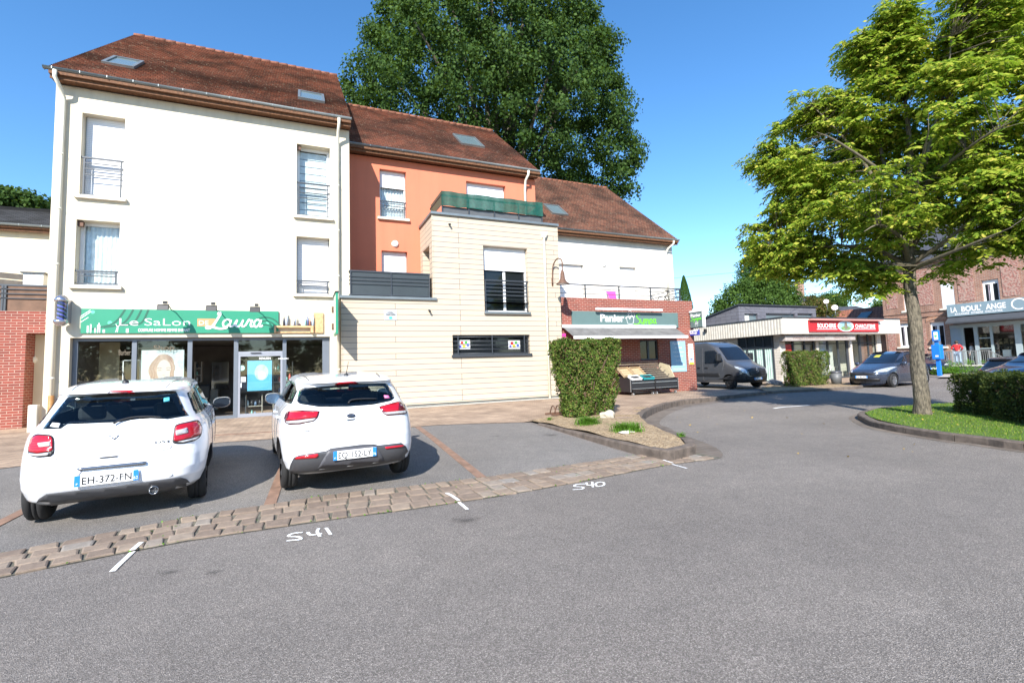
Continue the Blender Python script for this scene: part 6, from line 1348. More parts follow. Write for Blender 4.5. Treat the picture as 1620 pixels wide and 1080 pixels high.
xa = W(876, 560, ya)[0]; xd_ = W(876, 560, ya+1.0)[0]; xb_ = W(982, 560, ya)[0]
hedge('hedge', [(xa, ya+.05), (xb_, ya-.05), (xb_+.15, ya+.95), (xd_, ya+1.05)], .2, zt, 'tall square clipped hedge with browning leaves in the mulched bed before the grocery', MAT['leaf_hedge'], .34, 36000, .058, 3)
a = G(1252, 612, .1); b = G(1312, 611, .1); yy = a[1]-.1
hx0 = W(1253, 580, yy)[0]; hx1 = W(1313, 580, yy)[0]; hz = W(1280, 556, yy)[1]
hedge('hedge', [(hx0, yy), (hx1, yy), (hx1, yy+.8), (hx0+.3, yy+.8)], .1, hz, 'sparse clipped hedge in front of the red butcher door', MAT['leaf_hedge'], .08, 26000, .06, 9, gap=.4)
q = [G(1509, 652, .12), G(1640, 676, .12)]; zt = 1.02
d_ = Vector((q[1][0]-q[0][0], q[1][1]-q[0][1])).normalized(); n_ = Vector((-d_.y, d_.x)); n_ = n_ if n_.y > 0 or n_.x > 0 else -n_
a = Vector(q[0]); b = a+d_*5.5; 
print('hedge R', a, b, n_)
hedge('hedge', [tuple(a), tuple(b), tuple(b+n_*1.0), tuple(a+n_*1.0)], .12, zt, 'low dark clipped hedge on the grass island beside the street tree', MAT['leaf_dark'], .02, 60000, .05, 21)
# ---------------------------------------------------------------- grass tufts, rocks, lawn
def tuft(px, py, label, n, h, w_, seed, zf=.2, mat=None):
    x, y = G(px, py, zf); T_ = thing('grass_tuft', (x, y, zf), label, 'plant', None); r = np.random.default_rng(seed); V_ = []
    for i in range(n):
        a = r.uniform(0, 6.28); b = np.array([x+r.normal(0, w_*.35), y+r.normal(0, w_*.35), zf]); d = np.array([math.cos(a), math.sin(a), 0]); L_ = h*r.uniform(.6, 1.2); s = np.array([-d[1], d[0], 0])*.006; pr_ = b
        for j in range(4):
            t = (j+1)/4; q = b+d*L_*.75*t**1.8+np.array([0, 0, L_*(t-.45*t*t)]); s2 = s*(1-t*.8); V_ += [pr_-s, pr_+s, q+s2, q-s2]; pr_ = q
    V_ = np.array(V_); return fastmesh('blades', V_, np.arange(len(V_)).reshape(-1, 4), mat or MAT['leaf_grass'], T_)
tuft(930, 671, 'bright green grass tuft at the foot of the tall square hedge', 420, .26, .32, 1)
tuft(992, 682, 'bright green grass tuft on the mulch nearer the kerb tip', 420, .27, .36, 2)
for i, (px_, py_) in enumerate([(1078, 690), (870, 664), (1010, 684)]): tuft(px_, py_, ['small grass tuft by the kerb tip', 'small grass tuft by the bicycle rack', 'tiny grass tuft beside the white stones'][i], 40, .12, .1, 12+i, .19)
def rock(px, py, s, label, z=.2, seed=0, mat=None):
    x, y = G(px, py, z); rs = random.Random(seed); bm = bmesh.new(); bmesh.ops.create_icosphere(bm, subdivisions=3, radius=1)
    ph = [rs.uniform(0, 6) for _ in range(6)]
    for v in bm.verts:
        c = v.co; k_ = 1+.2*math.sin(c.x*3+ph[0])*math.sin(c.y*3.3+ph[1])+.12*math.sin(c.z*5+ph[2]+c.x*4); v.co = Vector((c.x*s[0]*k_, c.y*s[1]*k_, c.z*s[2]*k_))
    me = bpy.data.meshes.new('rock'); bm.to_mesh(me); bm.free(); me.materials.append(mat or M('pale_rock', (.50, .45, .36), .9, 0, .4, 9, .01, 30)); o = bpy.data.objects.new('rock', me); col.objects.link(o); o.location = (x, y, z+s[2]*.3); tag(o, label, 'rock')
rock(962, 660, (.2, .13, .13), 'pale lumpy rock at the foot of the tall square hedge', seed=3)
rock(992, 684, (.17, .1, .03), 'flat white stone beside the second grass tuft', seed=5, mat=MAT['white_wall2'])
rock(1224, 608, (.5, .25, .2), 'grey rubble heap at the corner pillar of the butcher shop', .08, 7, M('grey_rock', (.30, .29, .28), .9, 0, .4, 5))
# lawn blades on the island (near part)
r = np.random.default_rng(8); V_ = []
P_ = [Vector(p) for p in isl_in]+[Vector((24, 0)), Vector((24, -6))]; cnt = 0
pts_ = []
while len(pts_) < 42000:
    X_ = r.uniform(10, 19, 4000); Y_ = r.uniform(.5, 7.8, 4000)
    pts_ += [(x, y) for x, y in zip(X_, Y_) if inside(x, y, P_)]
A_ = np.array(pts_[:42000]); n = len(A_); z = np.array([zisl(x, y) for x, y in A_]); b = np.column_stack([A_, z-.005]); ang = r.uniform(0, 6.28, n); s = np.column_stack([np.cos(ang), np.sin(ang), np.zeros(n)])*.007; tip_ = b+np.column_stack([r.normal(0, .015, n), r.normal(0, .015, n), r.uniform(.018, .045, n)])
V_ = np.stack([b-s, b+s, tip_], 1).reshape(-1, 3); o = fastmesh('grass', V_, np.arange(3*n).reshape(-1, 3), leaf_mat('lawn_blade', [(0, (.075, .16, .012)), (.8, (.16, .26, .025)), (1, (.36, .33, .09))], .3)); tag(o, 'short green grass on the island under the street tree', 'grass', kind='stuff')
# fallen leaves on the island and road
V_ = []
Cc = np.array([(*q, .17) for q in pts_[:130]]+[(x, y, .175) for x, y in [(11, 4), (11.5, 5.2), (12, 3.3)]]+[(r.uniform(6, 12), r.uniform(4, 11), .012) for _ in range(26)]); v, f = leaf_quads(Cc, np.tile([0, 0, 1.], (len(Cc), 1)), .06, .6, .25, 31); o = fastmesh('fallen_leaves', v, f, M('dry_yellow_leaf', (.50, .33, .06), .8, 0, .3)); tag(o, 'scattered dry yellow leaves on lawn and road', 'leaves', kind='stuff')
# moss and weeds between the setts
n = 900; X_ = r.uniform(-3.2, 5, n); Yv = np.array([cn(x)+r.choice([-.01, .01, (cf(x)-cn(x))*.33, (cf(x)-cn(x))*.66, cf(x)-cn(x)])+r.normal(0, .02) for x in X_]); keep = (np.sin(X_*4)+np.sin(X_*9.3)+r.normal(0, .6, n)) > .6; X_, Yv = X_[keep], Yv[keep]; Z_ = np.array([gh(x, y)+.018 for x, y in zip(X_, Yv)])
v, f = leaf_quads(np.column_stack([X_, Yv, Z_]), np.tile([0, 0, 1.], (len(X_), 1)), .028, .6, .8, 33); o = fastmesh('moss', v, f, MAT['leaf_grass']); tag(o, 'moss and small weeds in the sett joints', 'moss', kind='stuff')
# ---------------------------------------------------------------- trees behind the butcher, hedgerow etc.
def bushy(name, px_pts, dist, label, mat, n, per, rad, size, depth, seed, trunk=True, cat='tree', up=.3, aspect=.7):
    cx_ = sum(p[0] for p in px_pts)/len(px_pts); d = ray(cx_, 560); s = dist/math.hypot(d.x, d.y); T_ = (d.x*s, d.y*s); O_ = [onplane(a, b, T_) for a, b in px_pts]
    o = thing(name, (T_[0], T_[1], 0), label, cat); cl = crown_points(O_, n, depth, T_, 1.3, .3, .6, seed); foliage('crown', cl, per, rad, size, mat, o, seed+1, aspect, up=up)
    if trunk:
        mb = MB().cyl((T_[0], T_[1], 0), (T_[0], T_[1], max(z for _, z in O_)*.6), .25, .12, 8)
        for i in range(8): c = cl[i][0]; mb.tube([(T_[0], T_[1], c.z*.5), tuple(c)], .07, 5, .02)
        mb.build('trunk', MAT['bark'], o)
    return o
bushy('leafy_tree', [(1126, 505), (1130, 480), (1150, 460), (1172, 448), (1200, 440), (1235, 440), (1258, 456), (1268, 478), (1266, 500), (1200, 512)], 48, 'rounded bright green tree behind the slate clad volume', MAT['leaf_far'], 420, 50, .8, .20, 3, 41)
bushy('tall_conifer', [(1168, 446), (1174, 420), (1186, 398), (1200, 384), (1222, 392), (1232, 420), (1236, 446), (1225, 470), (1180, 470)], 52, 'dark tall conifer rising behind the rounded green tree', MAT['leaf_conifer'], 380, 50, .7, .16, 2.2, 43)
bushy('leafy_tree', [(1262, 500), (1268, 476), (1290, 466), (1305, 478), (1322, 492), (1326, 502)], 50, 'small reddish green tree beside the satellite dishes', leaf_mat('rusty_leaf', [(0, (.05, .06, .015)), (.6, (.09, .11, .02)), (1, (.17, .09, .04))]), 120, 40, .6, .16, 1.6, 45)
bushy('leafy_tree', [(1294, 478), (1298, 468), (1316, 463), (1334, 464), (1342, 472), (1340, 484), (1310, 486)], 85, 'small distant round tree above the satellite dishes', MAT['leaf_far'], 110, 40, .8, .24, 2, 47)
bushy('leafy_tree', [(1116, 520), (1116, 505), (1126, 500), (1140, 506), (1140, 520)], 60, 'low olive tree between the hanging sign and the slate volume', leaf_mat('olive_leaf', [(0, (.05, .06, .02)), (1, (.12, .13, .04))]), 60, 40, .6, .2, 1.5, 49)
bushy('leafy_tree', [(1380, 500), (1376, 488), (1390, 478), (1404, 476), (1404, 500)], 72, 'dark shrub tree at the left corner of the brick house', MAT['leaf_far'], 60, 40, .6, .2, 1.5, 51)
bushy('leafy_tree', [(-60, 345), (-60, 310), (-20, 300), (10, 304), (30, 312), (50, 308), (66, 318), (80, 330), (90, 350)], 34, 'dark tree top above the slate roof of the cream house', MAT['leaf_plane'], 220, 45, .6, .2, 2, 53)
# topiary cypress on the terrace corner
Tc = (W(1083.5, 470, 19.6)[0], 19.6); zc0 = 4.2; zc1 = W(1083, 436, 19.6)[1]; o = thing('cypress', (Tc[0], Tc[1], zc0-.2), 'slim conical cypress at the corner of the grocery terrace', 'tree')
r = np.random.default_rng(3); n = 9000; t = r.random(n)**.8; rad = .42*(1-t)**.75*(.6+.4*np.minimum(1, t*8+.3))+.02; a = r.uniform(0, 6.28, n); C = np.column_stack([Tc[0]+np.cos(a)*rad*r.uniform(.75, 1.05, n), Tc[1]+np.sin(a)*rad*r.uniform(.75, 1.05, n), zc0+t*(zc1-zc0)]); D = np.column_stack([np.cos(a), np.sin(a), np.full(n, .9)])
v, f = leaf_quads(C, D, .07, .45, .4, 9); fastmesh('crown', v, f, MAT['leaf_conifer'], o); MB().lathe([(0, 0), (.22, 0), (.28, .35), (.25, .35)], (Tc[0], Tc[1], zc0-.3), 14).build('pot', M('terracotta_pot', (.35, .14, .08), .8), o)
# shrubs by the bakery terrace
for px_, py_, s_, lb in ((1499, 588, .9, 'small green shrub left of the pair below the bakery terrace'), (1522, 584, 1.3, 'larger green shrub right of the pair below the bakery terrace')):
    x, y = G(px_, py_+6, .1); x, y = 38.6, V(px_, py_, 38.6)[0]; o = thing('shrub', (x, y, .1), lb, 'shrub'); rs = random.Random(int(px_)); cl = [(Vector((x+rs.gauss(0, .3*s_), y+rs.gauss(0, .45*s_), .15+abs(rs.gauss(0, .25*s_)))), Vector((0, 0, 1))) for _ in range(40)]; foliage('leaves', cl, 40, .22, .08, MAT['leaf_grass'], o, 7)
# trees across the square behind the camera: seen in the shop windows
for i, (x, y, h) in enumerate([(-22, -34, 9), (-11, -36, 10), (0, -38, 9), (12, -35, 10.5), (24, -36, 9), (-32, -26, 9), (36, -30, 10)]):
    o = thing('leafy_tree', (x, y, 0), 'broad green tree on the far side of the square behind the viewer', 'tree', 'trees across the square'); rs = random.Random(i); cl = []
    for _ in range(170):
        v = Vector((rs.gauss(0, 1), rs.gauss(0, 1), rs.gauss(0, 1))).normalized()*rs.uniform(.5, 1); cl.append((Vector((x+v.x*4.8, y+v.y*3.6, h*.58+v.z*h*.40)), v))
    foliage('crown', cl, 26, 1.0, .5, MAT['leaf_plane'], o, i); MB().cyl((x, y, 0), (x, y, h*.5), .3, .2, 8).build('trunk', MAT['bark'], o)
# ================================================================== VEHICLES
MAT['car_body_white'] = lined_paint('white_car_paint', (.78, .79, .82)); MAT['car_white'] = M('white_car_part', (.78, .79, .82), .22, 0, 0, coat=.9)
MAT['tinted_car'] = clear_glass('tinted_car_glass', (.62, .70, .70)); MAT['black_gloss'] = M('black_gloss', (.006, .007, .01), .06, 0, 0)
MAT['car_glass'] = M('dark_car_glass', (.008, .011, .017), .03, 0, 0, spec=.8)
MAT['tyre'] = M('tyre_rubber', (.016, .016, .017), .8, 0, .15, 20)
MAT['rim'] = M('alloy_rim', (.35, .36, .38), .3, .8, 0)
MAT['dark_rim'] = M('dark_rim', (.05, .05, .055), .35, .5, 0)
k = NT('red_lens'); k.base((.42, .004, .012)); k.b.inputs['Roughness'].default_value = .08; k.b.inputs['Coat Weight'].default_value = 1; wv = k.N('TexWave', Scale=14, _bands_direction='Z'); k.L(k.coord(), wv.inputs[0]); k.bump(wv.outputs['Fac'], .004, .5); MAT['lens'] = k.m
MAT['dark_lens'] = M('dark_red_lens', (.10, .003, .008), .1, 0, 0, coat=1)
MAT['clear_lens'] = M('clear_lens', (.62, .60, .60), .12, .3, .25, 30, coat=1)
MAT['headlight'] = M('headlight_glass', (.50, .54, .58), .08, .3, .4, 16, coat=1)
MAT['trim'] = M('dark_grey_trim', (.055, .056, .062), .42, 0, .05)
MAT['plate'] = M('number_plate', (.78, .78, .78), .35, 0, .02)
MAT['plate_blue'] = M('plate_blue', (.02, .22, .62), .4, 0, 0)
MAT['gap'] = M('panel_gap', (.10, .10, .105), .8, 0, 0)
MAT['badge'] = M('chrome_badge', (.30, .31, .33), .2, .9, 0)
class Car:
    def __init__(s, name, label, cat, loc, fwd, levels, paint, yc, nR=5, nF=3.4, wheels=(.72, 3.3), r=.305, track=.75, ztilt=0, arch=.045, rim=None, tag_group=None, body_name='body'):
        """local frame: y=0 at the rear, y grows forward, x right, z up"""
        s.root = thing(name, loc, label, cat, tag_group, rz=math.atan2(-fwd[0], fwd[1])); s.root.rotation_euler.x = ztilt
        s.mw = Matrix.Translation(Vector(loc)) @ s.root.rotation_euler.to_matrix().to_4x4(); s.iw = s.mw.inverted()
        T_ = np.array(levels, float); zs = np.unique(np.concatenate([T_[:,0], np.linspace(T_[0,0], T_[-1,0], 44)])); n = 112; vs = []
        for z in zs:
            yR, yF, w_ = (np.interp(z, T_[:,0], T_[:,i]) for i in (1, 2, 3)); tt = min(1, max(0, (z-zs[0])/(zs[-1]-zs[0])))
            for i in range(n):
                a = 2*math.pi*i/n; c, s_ = math.cos(a), math.sin(a); rear = s_ < 0; e = nR if rear else nF; L_ = (yc-yR) if rear else (yF-yc)
                vs.append((math.copysign(abs(c)**(2/e), c)*w_, yc+math.copysign(abs(s_)**(2/e), s_)*L_, z))
        nl = len(zs); fs = [(j*n+i, j*n+(i+1) % n, (j+1)*n+(i+1) % n, (j+1)*n+i) for j in range(nl-1) for i in range(n)]
        fs += [tuple(range(n))[::-1], tuple((nl-1)*n+i for i in range(n))]
        bm = bmesh.new(); bv = [bm.verts.new(v) for v in vs]; [bm.faces.new([bv[i] for i in f]) for f in fs]; bmesh.ops.recalc_face_normals(bm, faces=bm.faces)
        s.bvh = BVHTree.FromBMesh(bm)
        me = bpy.data.meshes.new('b'); bm.to_mesh(me); bm.free(); ob = bpy.data.objects.new('b', me); col.objects.link(ob)
        cut = MB(); 
        for yw in wheels:
            for sx_ in (-1, 1): cut.cyl((sx_*(track-.20), yw, r+.0), (sx_*(track+.6), yw, r+.0), r+arch, n=40, smooth=False)
        cm = bpy.data.meshes.new('c'); cm.from_pydata(cut.v, [], cut.f); bmm = bmesh.new(); bmm.from_mesh(cm); bmesh.ops.remove_doubles(bmm, verts=bmm.verts, dist=1e-5); bmesh.ops.recalc_face_normals(bmm, faces=bmm.faces); bmm.to_mesh(cm); bmm.free(); co = bpy.data.objects.new('c', cm); col.objects.link(co)
        md = ob.modifiers.new('x', 'BOOLEAN'); md.operation = 'DIFFERENCE'; md.object = co; md.solver = 'EXACT'
        dg = bpy.context.evaluated_depsgraph_get(); fin = bpy.data.meshes.new_from_object(ob.evaluated_get(dg)); bpy.data.objects.remove(ob); bpy.data.objects.remove(co)
        fin.name = body_name; fin.materials.clear(); fin.materials.append(paint); fin.materials.append(MAT['black'])
        for p in fin.polygons:
            p.use_smooth = True; c = p.center
            if any(math.hypot(c.y-yw, c.z-r) < r+arch+.012 and abs(c.x) < track+.3 and (abs(p.normal.x) < .35 or math.hypot(c.y-yw, c.z-r) < r+arch-.02) for yw in wheels) or c.z < T_[0,0]+.005: p.material_index = 1; p.use_smooth = False
        s.body = bpy.data.objects.new(body_name, fin); col.objects.link(s.body); s.body.parent = s.root
        s.body.data.set_sharp_from_angle(angle=R(38)) if hasattr(fin, 'set_sharp_from_angle') else None
        for yw in wheels:
            for sx_ in (-1, 1): s.wheel(sx_*track, yw, r, sx_, rim or MAT['rim'], 0)
    def wheel(s, x, y, r, sd, rim, steer, w_=.19):
        T_ = Matrix.Translation((x, y, r)) @ Matrix.Rotation(steer, 4, 'Z')
        p = [(r*.66, -w_/2), (r*.9, -w_/2), (r*.97, -w_*.42), (r, -w_*.3), (r, -w_*.13), (r-.008, -w_*.12), (r-.008, -w_*.09), (r, -w_*.08), (r, w_*.08), (r-.008, w_*.09), (r-.008, w_*.12), (r, w_*.13), (r, w_*.3), (r*.97, w_*.42), (r*.9, w_/2), (r*.66, w_/2)]
        q = MB().lathe(p, (0, 0, 0), 40, (sd, 0, 0)); q.v = [tuple(T_ @ Vector(v)) for v in q.v]; wh = q.build('wheel', MAT['tyre'], s.root, local=True)
        q = MB().lathe([(r*.67, -w_/2), (r*.67, w_*.4), (r*.60, w_*.36), (r*.58, w_*.1), (r*.1, w_*.1)], (0, 0, 0), 32, (sd, 0, 0))
        for i in range(7):
            a = 2*math.pi*i/7; c, sn = math.cos(a), math.sin(a); pp, qq = Vector((0, c, sn)), Vector((0, -sn, c)); X = Vector((sd, 0, 0))
            q.prism([tuple(pp*r*.08+qq*.022+X*w_*.25), tuple(pp*r*.08-qq*.022+X*w_*.25), tuple(pp*r*.62-qq*.03+X*w_*.36), tuple(pp*r*.62+qq*.03+X*w_*.36)], X*.02)
        q.lathe([(0, w_*.38), (r*.16, w_*.36), (r*.18, w_*.2)], (0, 0, 0), 16, (sd, 0, 0)); q.v = [tuple(T_ @ Vector(v)) for v in q.v]
        q.build('rim', rim, wh, local=True); MB_ = MB().cyl(tuple(T_ @ Vector((-sd*w_*.45, 0, 0))), tuple(T_ @ Vector((sd*w_*.04, 0, 0))), r*.62, n=24); MB_.build('brake_drum', MAT['black'], wh, local=True)
        return wh
    def hit(s, frame, a, b):
        if frame == 'px':
            d = ray(a, b); o = s.iw @ CAM; dd = (s.iw.to_3x3() @ d).normalized()
        else:
            o, dd = {'rear': (Vector((a, -6, b)), Vector((0, 1, 0))), 'front': (Vector((a, 14, b)), Vector((0, -1, 0))), 'right': (Vector((6, a, b)), Vector((-1, 0, 0))), 'left': (Vector((-6, a, b)), Vector((1, 0, 0))), 'top': (Vector((a, b, 9)), Vector((0, 0, -1)))}[frame]
        h = s.bvh.ray_cast(o, dd)
        return (h[0], h[1] if h[1].dot(dd) < 0 else -h[1]) if h[0] else (None, None)
    def panel(s, name, poly, frame, mat, off=.006, parent=None, step=None, rnd=0, skirt=.01):
        P = [Vector(p) for p in poly]; step = step or (5 if frame == 'px' else .05); 
        if rnd: P = [Vector(p) for p in corner_round([tuple(p) for p in P], rnd)]
        bp = []
        for i in range(len(P)):
            a, b = P[i], P[(i+1) % len(P)]; n = max(1, int((b-a).length/step)); bp += [a.lerp(b, j/n) for j in range(n)]
        nb = len(bp); pts = list(bp); xs_ = [p.x for p in bp]; ys_ = [p.y for p in bp]; x = min(xs_)+step*.6
        while x < max(xs_):
            y = min(ys_)+step*.6
            while y < max(ys_):
                if inside(x, y, bp) and poly_dist(x, y, [tuple(p) for p in bp]) > step*.35: pts.append(Vector((x, y)))
                y += step
            x += step
        vo, eo, fo, _, _, _ = delaunay_2d_cdt(pts, [(i, (i+1) % nb) for i in range(nb)], [tuple(range(nb))], 1, 1e-5)
        H = [s.hit(frame, p.x, p.y) for p in vo]; ok = [h[0] is not None for h in H]
        fo = [f for f in fo if all(ok[i] for i in f)]; vs = [tuple(h[0]+h[1]*off) if h[0] else (0, 0, -99) for h in H]
        cnt = {}
        for f in fo:
            for i in range(len(f)): e = (f[i], f[(i+1) % len(f)]); cnt[tuple(sorted(e))] = cnt.get(tuple(sorted(e)), [])+[e]
        n0 = len(vs); vs += [tuple(h[0]-h[1]*skirt) if h[0] else (0, 0, -99) for h in H]
        fs = [tuple(f) for f in fo]+[(e[0][1], e[0][0], e[0][0]+n0, e[0][1]+n0) for e in cnt.values() if len(e) == 1]
        used = sorted(set(i for f in fs for i in f)); mp_ = {u: i for i, u in enumerate(used)}
        mb = MB(); mb.add([vs[u] for u in used], [tuple(mp_[i] for i in f) for f in fs[:len(fo)]], True); n1 = len(mb.v); mb.f += [tuple(mp_[i] for i in f) for f in fs[len(fo):]]; mb.sm += [False]*(len(fs)-len(fo))
        o = mb.build(name, mat, parent or s.root, local=True); return o
    def glass(s, name, poly, frame, inset=.86, off=.006, rnd=0, mat=None):
        """see-through window: opaque dark border over the body edge, tinted pane, body skin opened behind it"""
        if rnd: poly = corner_round([tuple(p) for p in poly], rnd)
        c = Vector((sum(p[0] for p in poly)/len(poly), sum(p[1] for p in poly)/len(poly))); xs_ = [p[0] for p in poly]; ys_ = [p[1] for p in poly]
        ww, hh = max(xs_)-min(xs_), max(ys_)-min(ys_); m_ = (1-inset)*min(ww, hh)/2; sh = lambda f: [(c.x+(p[0]-c.x)*(1-2*m_*f/ww), c.y+(p[1]-c.y)*(1-2*m_*f/hh)) for p in poly]
        inner, mid = sh(1), sh(.5)
        pane = s.panel(name, poly, frame, MAT['tinted_car'], off, skirt=.0)
        bm = bmesh.new(); bm.from_mesh(s.body.data); kill = []
        for f in bm.faces:
            cc = f.calc_center_median()
            if frame == 'px':
                v = s.mw @ cc-CAM; z = v.dot(FW); a, b = 810+FPX*v.dot(RT)/z, PPY-FPX*v.dot(UP)/z; face_ok = (s.mw.to_3x3() @ f.normal).dot(v) < 0
            else: a, b, nn = {'front': (cc.x, cc.z, f.normal.y > 0.2), 'rear': (cc.x, cc.z, f.normal.y < -.2), 'right': (cc.y, cc.z, f.normal.x > .3), 'left': (cc.y, cc.z, f.normal.x < -.3)}[frame]; face_ok = nn
            if face_ok and inside(a, b, mid): kill.append(f)
        bmesh.ops.delete(bm, geom=kill, context='FACES'); bm.to_mesh(s.body.data); bm.free()
        # frit ring
        P = [Vector(p) for p in poly]; Q = [Vector(p) for p in inner]; n = len(P); vs = []; mb = MB()
        def edge(A, k=4):
            out = []
            for i in range(len(A)):
                for j in range(k): out.append(A[i].lerp(A[(i+1) % len(A)], j/k))
            return out
        k_ = 4; A, B = edge(P, k_), edge(Q, k_); Mi = [a.lerp(b, .5) for a, b in zip(A, B)]; N = len(A)
        for ring in (A, Mi, B):
            for p in ring:
                h = s.hit(frame, p.x, p.y); vs.append(tuple(h[0]+h[1]*(off-.002)) if h[0] else None)
        fs = [f for i in range(N) for f in ((i, (i+1) % N, N+(i+1) % N, N+i), (N+i, N+(i+1) % N, 2*N+(i+1) % N, 2*N+i)) if all(vs[j] for j in f)]
        mb.add([v or (0, 0, 0) for v in vs], fs, True); mb.build('window_border', MAT['black_gloss'], pane, local=True)
        return pane
    def interior(s, yr_=1.15, yf_=1.95, yd=2.75, zs_=.55):
        dk = M('charcoal_seat_fabric', (.05, .052, .06), .9, 0, .2, 20)
        MB().box(-.70, .70, .55, yd, .28, .32).build('floor', MAT['black'], s.root, local=True)
        q = MB().box(-.62, .62, yr_-.12, yr_+.04, .45, .98).build('rear_seat', dk, s.root, local=True, bevel=.05)
        for x in (-.38, .38): MB().box(x-.13, x+.13, yr_-.12, yr_-.02, 1.0, 1.16).build('headrest', dk, q, local=True, bevel=.04)
        MB().box(-.66, .66, .30, yr_-.14, .80, .83).build('parcel_shelf', MAT['black'], s.root, local=True)
        for x in (-.36, .36):
            q = MB().box(x-.24, x+.24, yf_-.1, yf_+.04, .45, 1.10).build('front_seat', dk, s.root, local=True, bevel=.06); MB().box(x-.13, x+.13, yf_-.1, yf_+.0, 1.13, 1.30).build('headrest', dk, q, local=True, bevel=.04)
        MB().box(-.68, .68, yd-.3, yd, .6, .98).build('dashboard', MAT['black'], s.root, local=True, bevel=.05)
        MB().tube([(-.36+.18*math.cos(a), yd-.38-.04*math.sin(a), .92+.18*math.sin(a)) for a in [i*math.pi/10 for i in range(21)]], .015, 6).build('steering_wheel', MAT['black'], s.root, local=True)
        MB().box(-.11, .11, yd-.75, yd-.73, 1.25, 1.32).build('inner_mirror', MAT['black'], s.root, local=True)
    def line(s, name, path, frame, w_=.005, mat=None, off=.002, parent=None):
        P = smooth_path(path, 4) if len(path) > 2 else path; pts = []
        for i in range(len(P)-1):
            for j in range(3):
                a, b = P[i], P[i+1]; h = s.hit(frame, a[0]+(b[0]-a[0])*j/3, a[1]+(b[1]-a[1])*j/3)
                if h[0]: pts.append(tuple(h[0]+h[1]*off))
        return MB().tube(pts, w_, 5).build(name, mat or MAT['gap'], parent or s.root, local=True) if len(pts) > 2 else None
    def mirror(s, sd, y, z, paint, sc_=1, x0=.80, glass_col=None):
        sq = lambda v: (math.copysign(.098*(abs(v[0])/.098)**.7, v[0]), v[1], math.copysign(.098*(abs(v[2])/.098)**.75, v[2]))
        x = sd*(x0+.14); q = MB().lathe([(0, -.05), (.07, -.04), (.098, 0), (.095, .03), (.085, .04)], (0, 0, 0), 16, (0, 1, 0)); q.v = [(x+v[0]*1.25*sc_, y+v[1]*1.2, z+v[2]*.85*sc_) for v in q.v]
        # shell bulges forward, glass faces the rear
        q = MB().lathe([(.092, 0), (.098, .03), (.085, .08), (.05, .11), (0, .12)], (0, 0, 0), 18, (0, 1, 0)); q.v = [(x+sq(v)[0]*1.12*sc_, y+v[1], z+sq(v)[2]*.78*sc_+v[0]*sd*.12) for v in q.v]
        m_ = q.build('wing_mirror', paint, s.root, local=True)
        q = MB().lathe([(.092, 0), (0, .002)], (0, 0, 0), 18, (0, 1, 0)); q.v = [(x+sq(v)[0]*1.04*sc_, y+v[1]-.001, z+sq(v)[2]*.72*sc_+v[0]*sd*.12) for v in q.v]; q.build('mirror_glass', glass_col or M('mirror_glass', (.10, .17, .27), .05, .7, 0), m_, local=True)
        MB().box(min(x-sd*.1, sd*(x0-.06)), max(x-sd*.1, sd*(x0-.06)), y+.0, y+.05, z-.07, z-.03).build('mirror_arm', MAT['black'], m_, local=True)
    def text(s, st, frame, a0, b0, w_, h_, mat, name='lettering', off=.004, parent=None, bold=.0, dirx=1):
        """letters laid on the rear/front surface around local (a0,z0)"""
        h = s.hit(frame, a0, b0); sg = 1 if frame == 'rear' else -1
        n = h[1]; X = Vector((sg, 0, 0)); U = (Vector((0, 0, 1))-n*n.z).normalized(); X = U.cross(n).normalized()
        return text(st, -w_/2, w_/2, 0, h_, name, mat, parent or s.root, org=tuple(h[0]+n*off+origin_of(parent or s.root)), xd=tuple(X), ud=tuple(U), bold=bold, t=0)
    def plate(s, frame, x, z, st, num, w_=.52, h_=.11, off=.008, parent=None, flat=None):
        h = s.hit(frame, x, z); n = Vector((0, -1 if frame == 'rear' else 1, .0)); X = Vector((1 if frame == 'rear' else -1, 0, 0)); U = Vector((0, 0, 1)); c = h[0]+n*(off+.012)
        def rect(a0, a1, b0, b1, d, name, mat, par): q = MB(); q.prism([tuple(c+X*a+U*b+n*d) for a, b in ((a0, b0), (a1, b0), (a1, b1), (a0, b1))], -n*.006); return q.build(name, mat, par, local=True)
        p = rect(-w_/2, w_/2, -h_/2, h_/2, 0, 'number_plate', MAT['plate'], parent or s.root)
        rect(-w_/2, -w_/2+.045, -h_/2, h_/2, .002, 'blue_band', MAT['plate_blue'], p); rect(w_/2-.045, w_/2, -h_/2, h_/2*.98, .002, 'blue_band', MAT['plate_blue'], p)
        off_ = origin_of(s.root)
        text(st, -w_/2+.06, w_/2-.06, 0, h_*.68, 'registration', MAT['black'], p, org=tuple(c+n*.003+off_), xd=tuple(X), ud=tuple(U), bold=.004, t=0)
        text(num, w_/2-.041, w_/2-.005, -h_*.22, h_*.3, 'registration', MAT['white'], p, org=tuple(c+n*.004+off_), xd=tuple(X), ud=tuple(U), bold=.0, t=0)
        text('F', -w_/2+.015, -w_/2+.03, -h_*.25, h_*.2, 'registration', MAT['white'], p, org=tuple(c+n*.004+off_), xd=tuple(X), ud=tuple(U), bold=.0, t=0)
        return p
def corner_round(P, r):
    out = []; n = len(P)
    for i in range(n):
        p0, p1, p2 = Vector(P[i-1]), Vector(P[i]), Vector(P[(i+1) % n]); a = (p0-p1); b = (p2-p1); ra = min(r, a.length*.4); rb = min(r, b.length*.4); a = p1+a.normalized()*ra; b = p1+b.normalized()*rb
        for t in (0, .25, .5, .75, 1): out.append(tuple(a*(1-t)**2+p1*2*t*(1-t)+b*t*t))
    return out
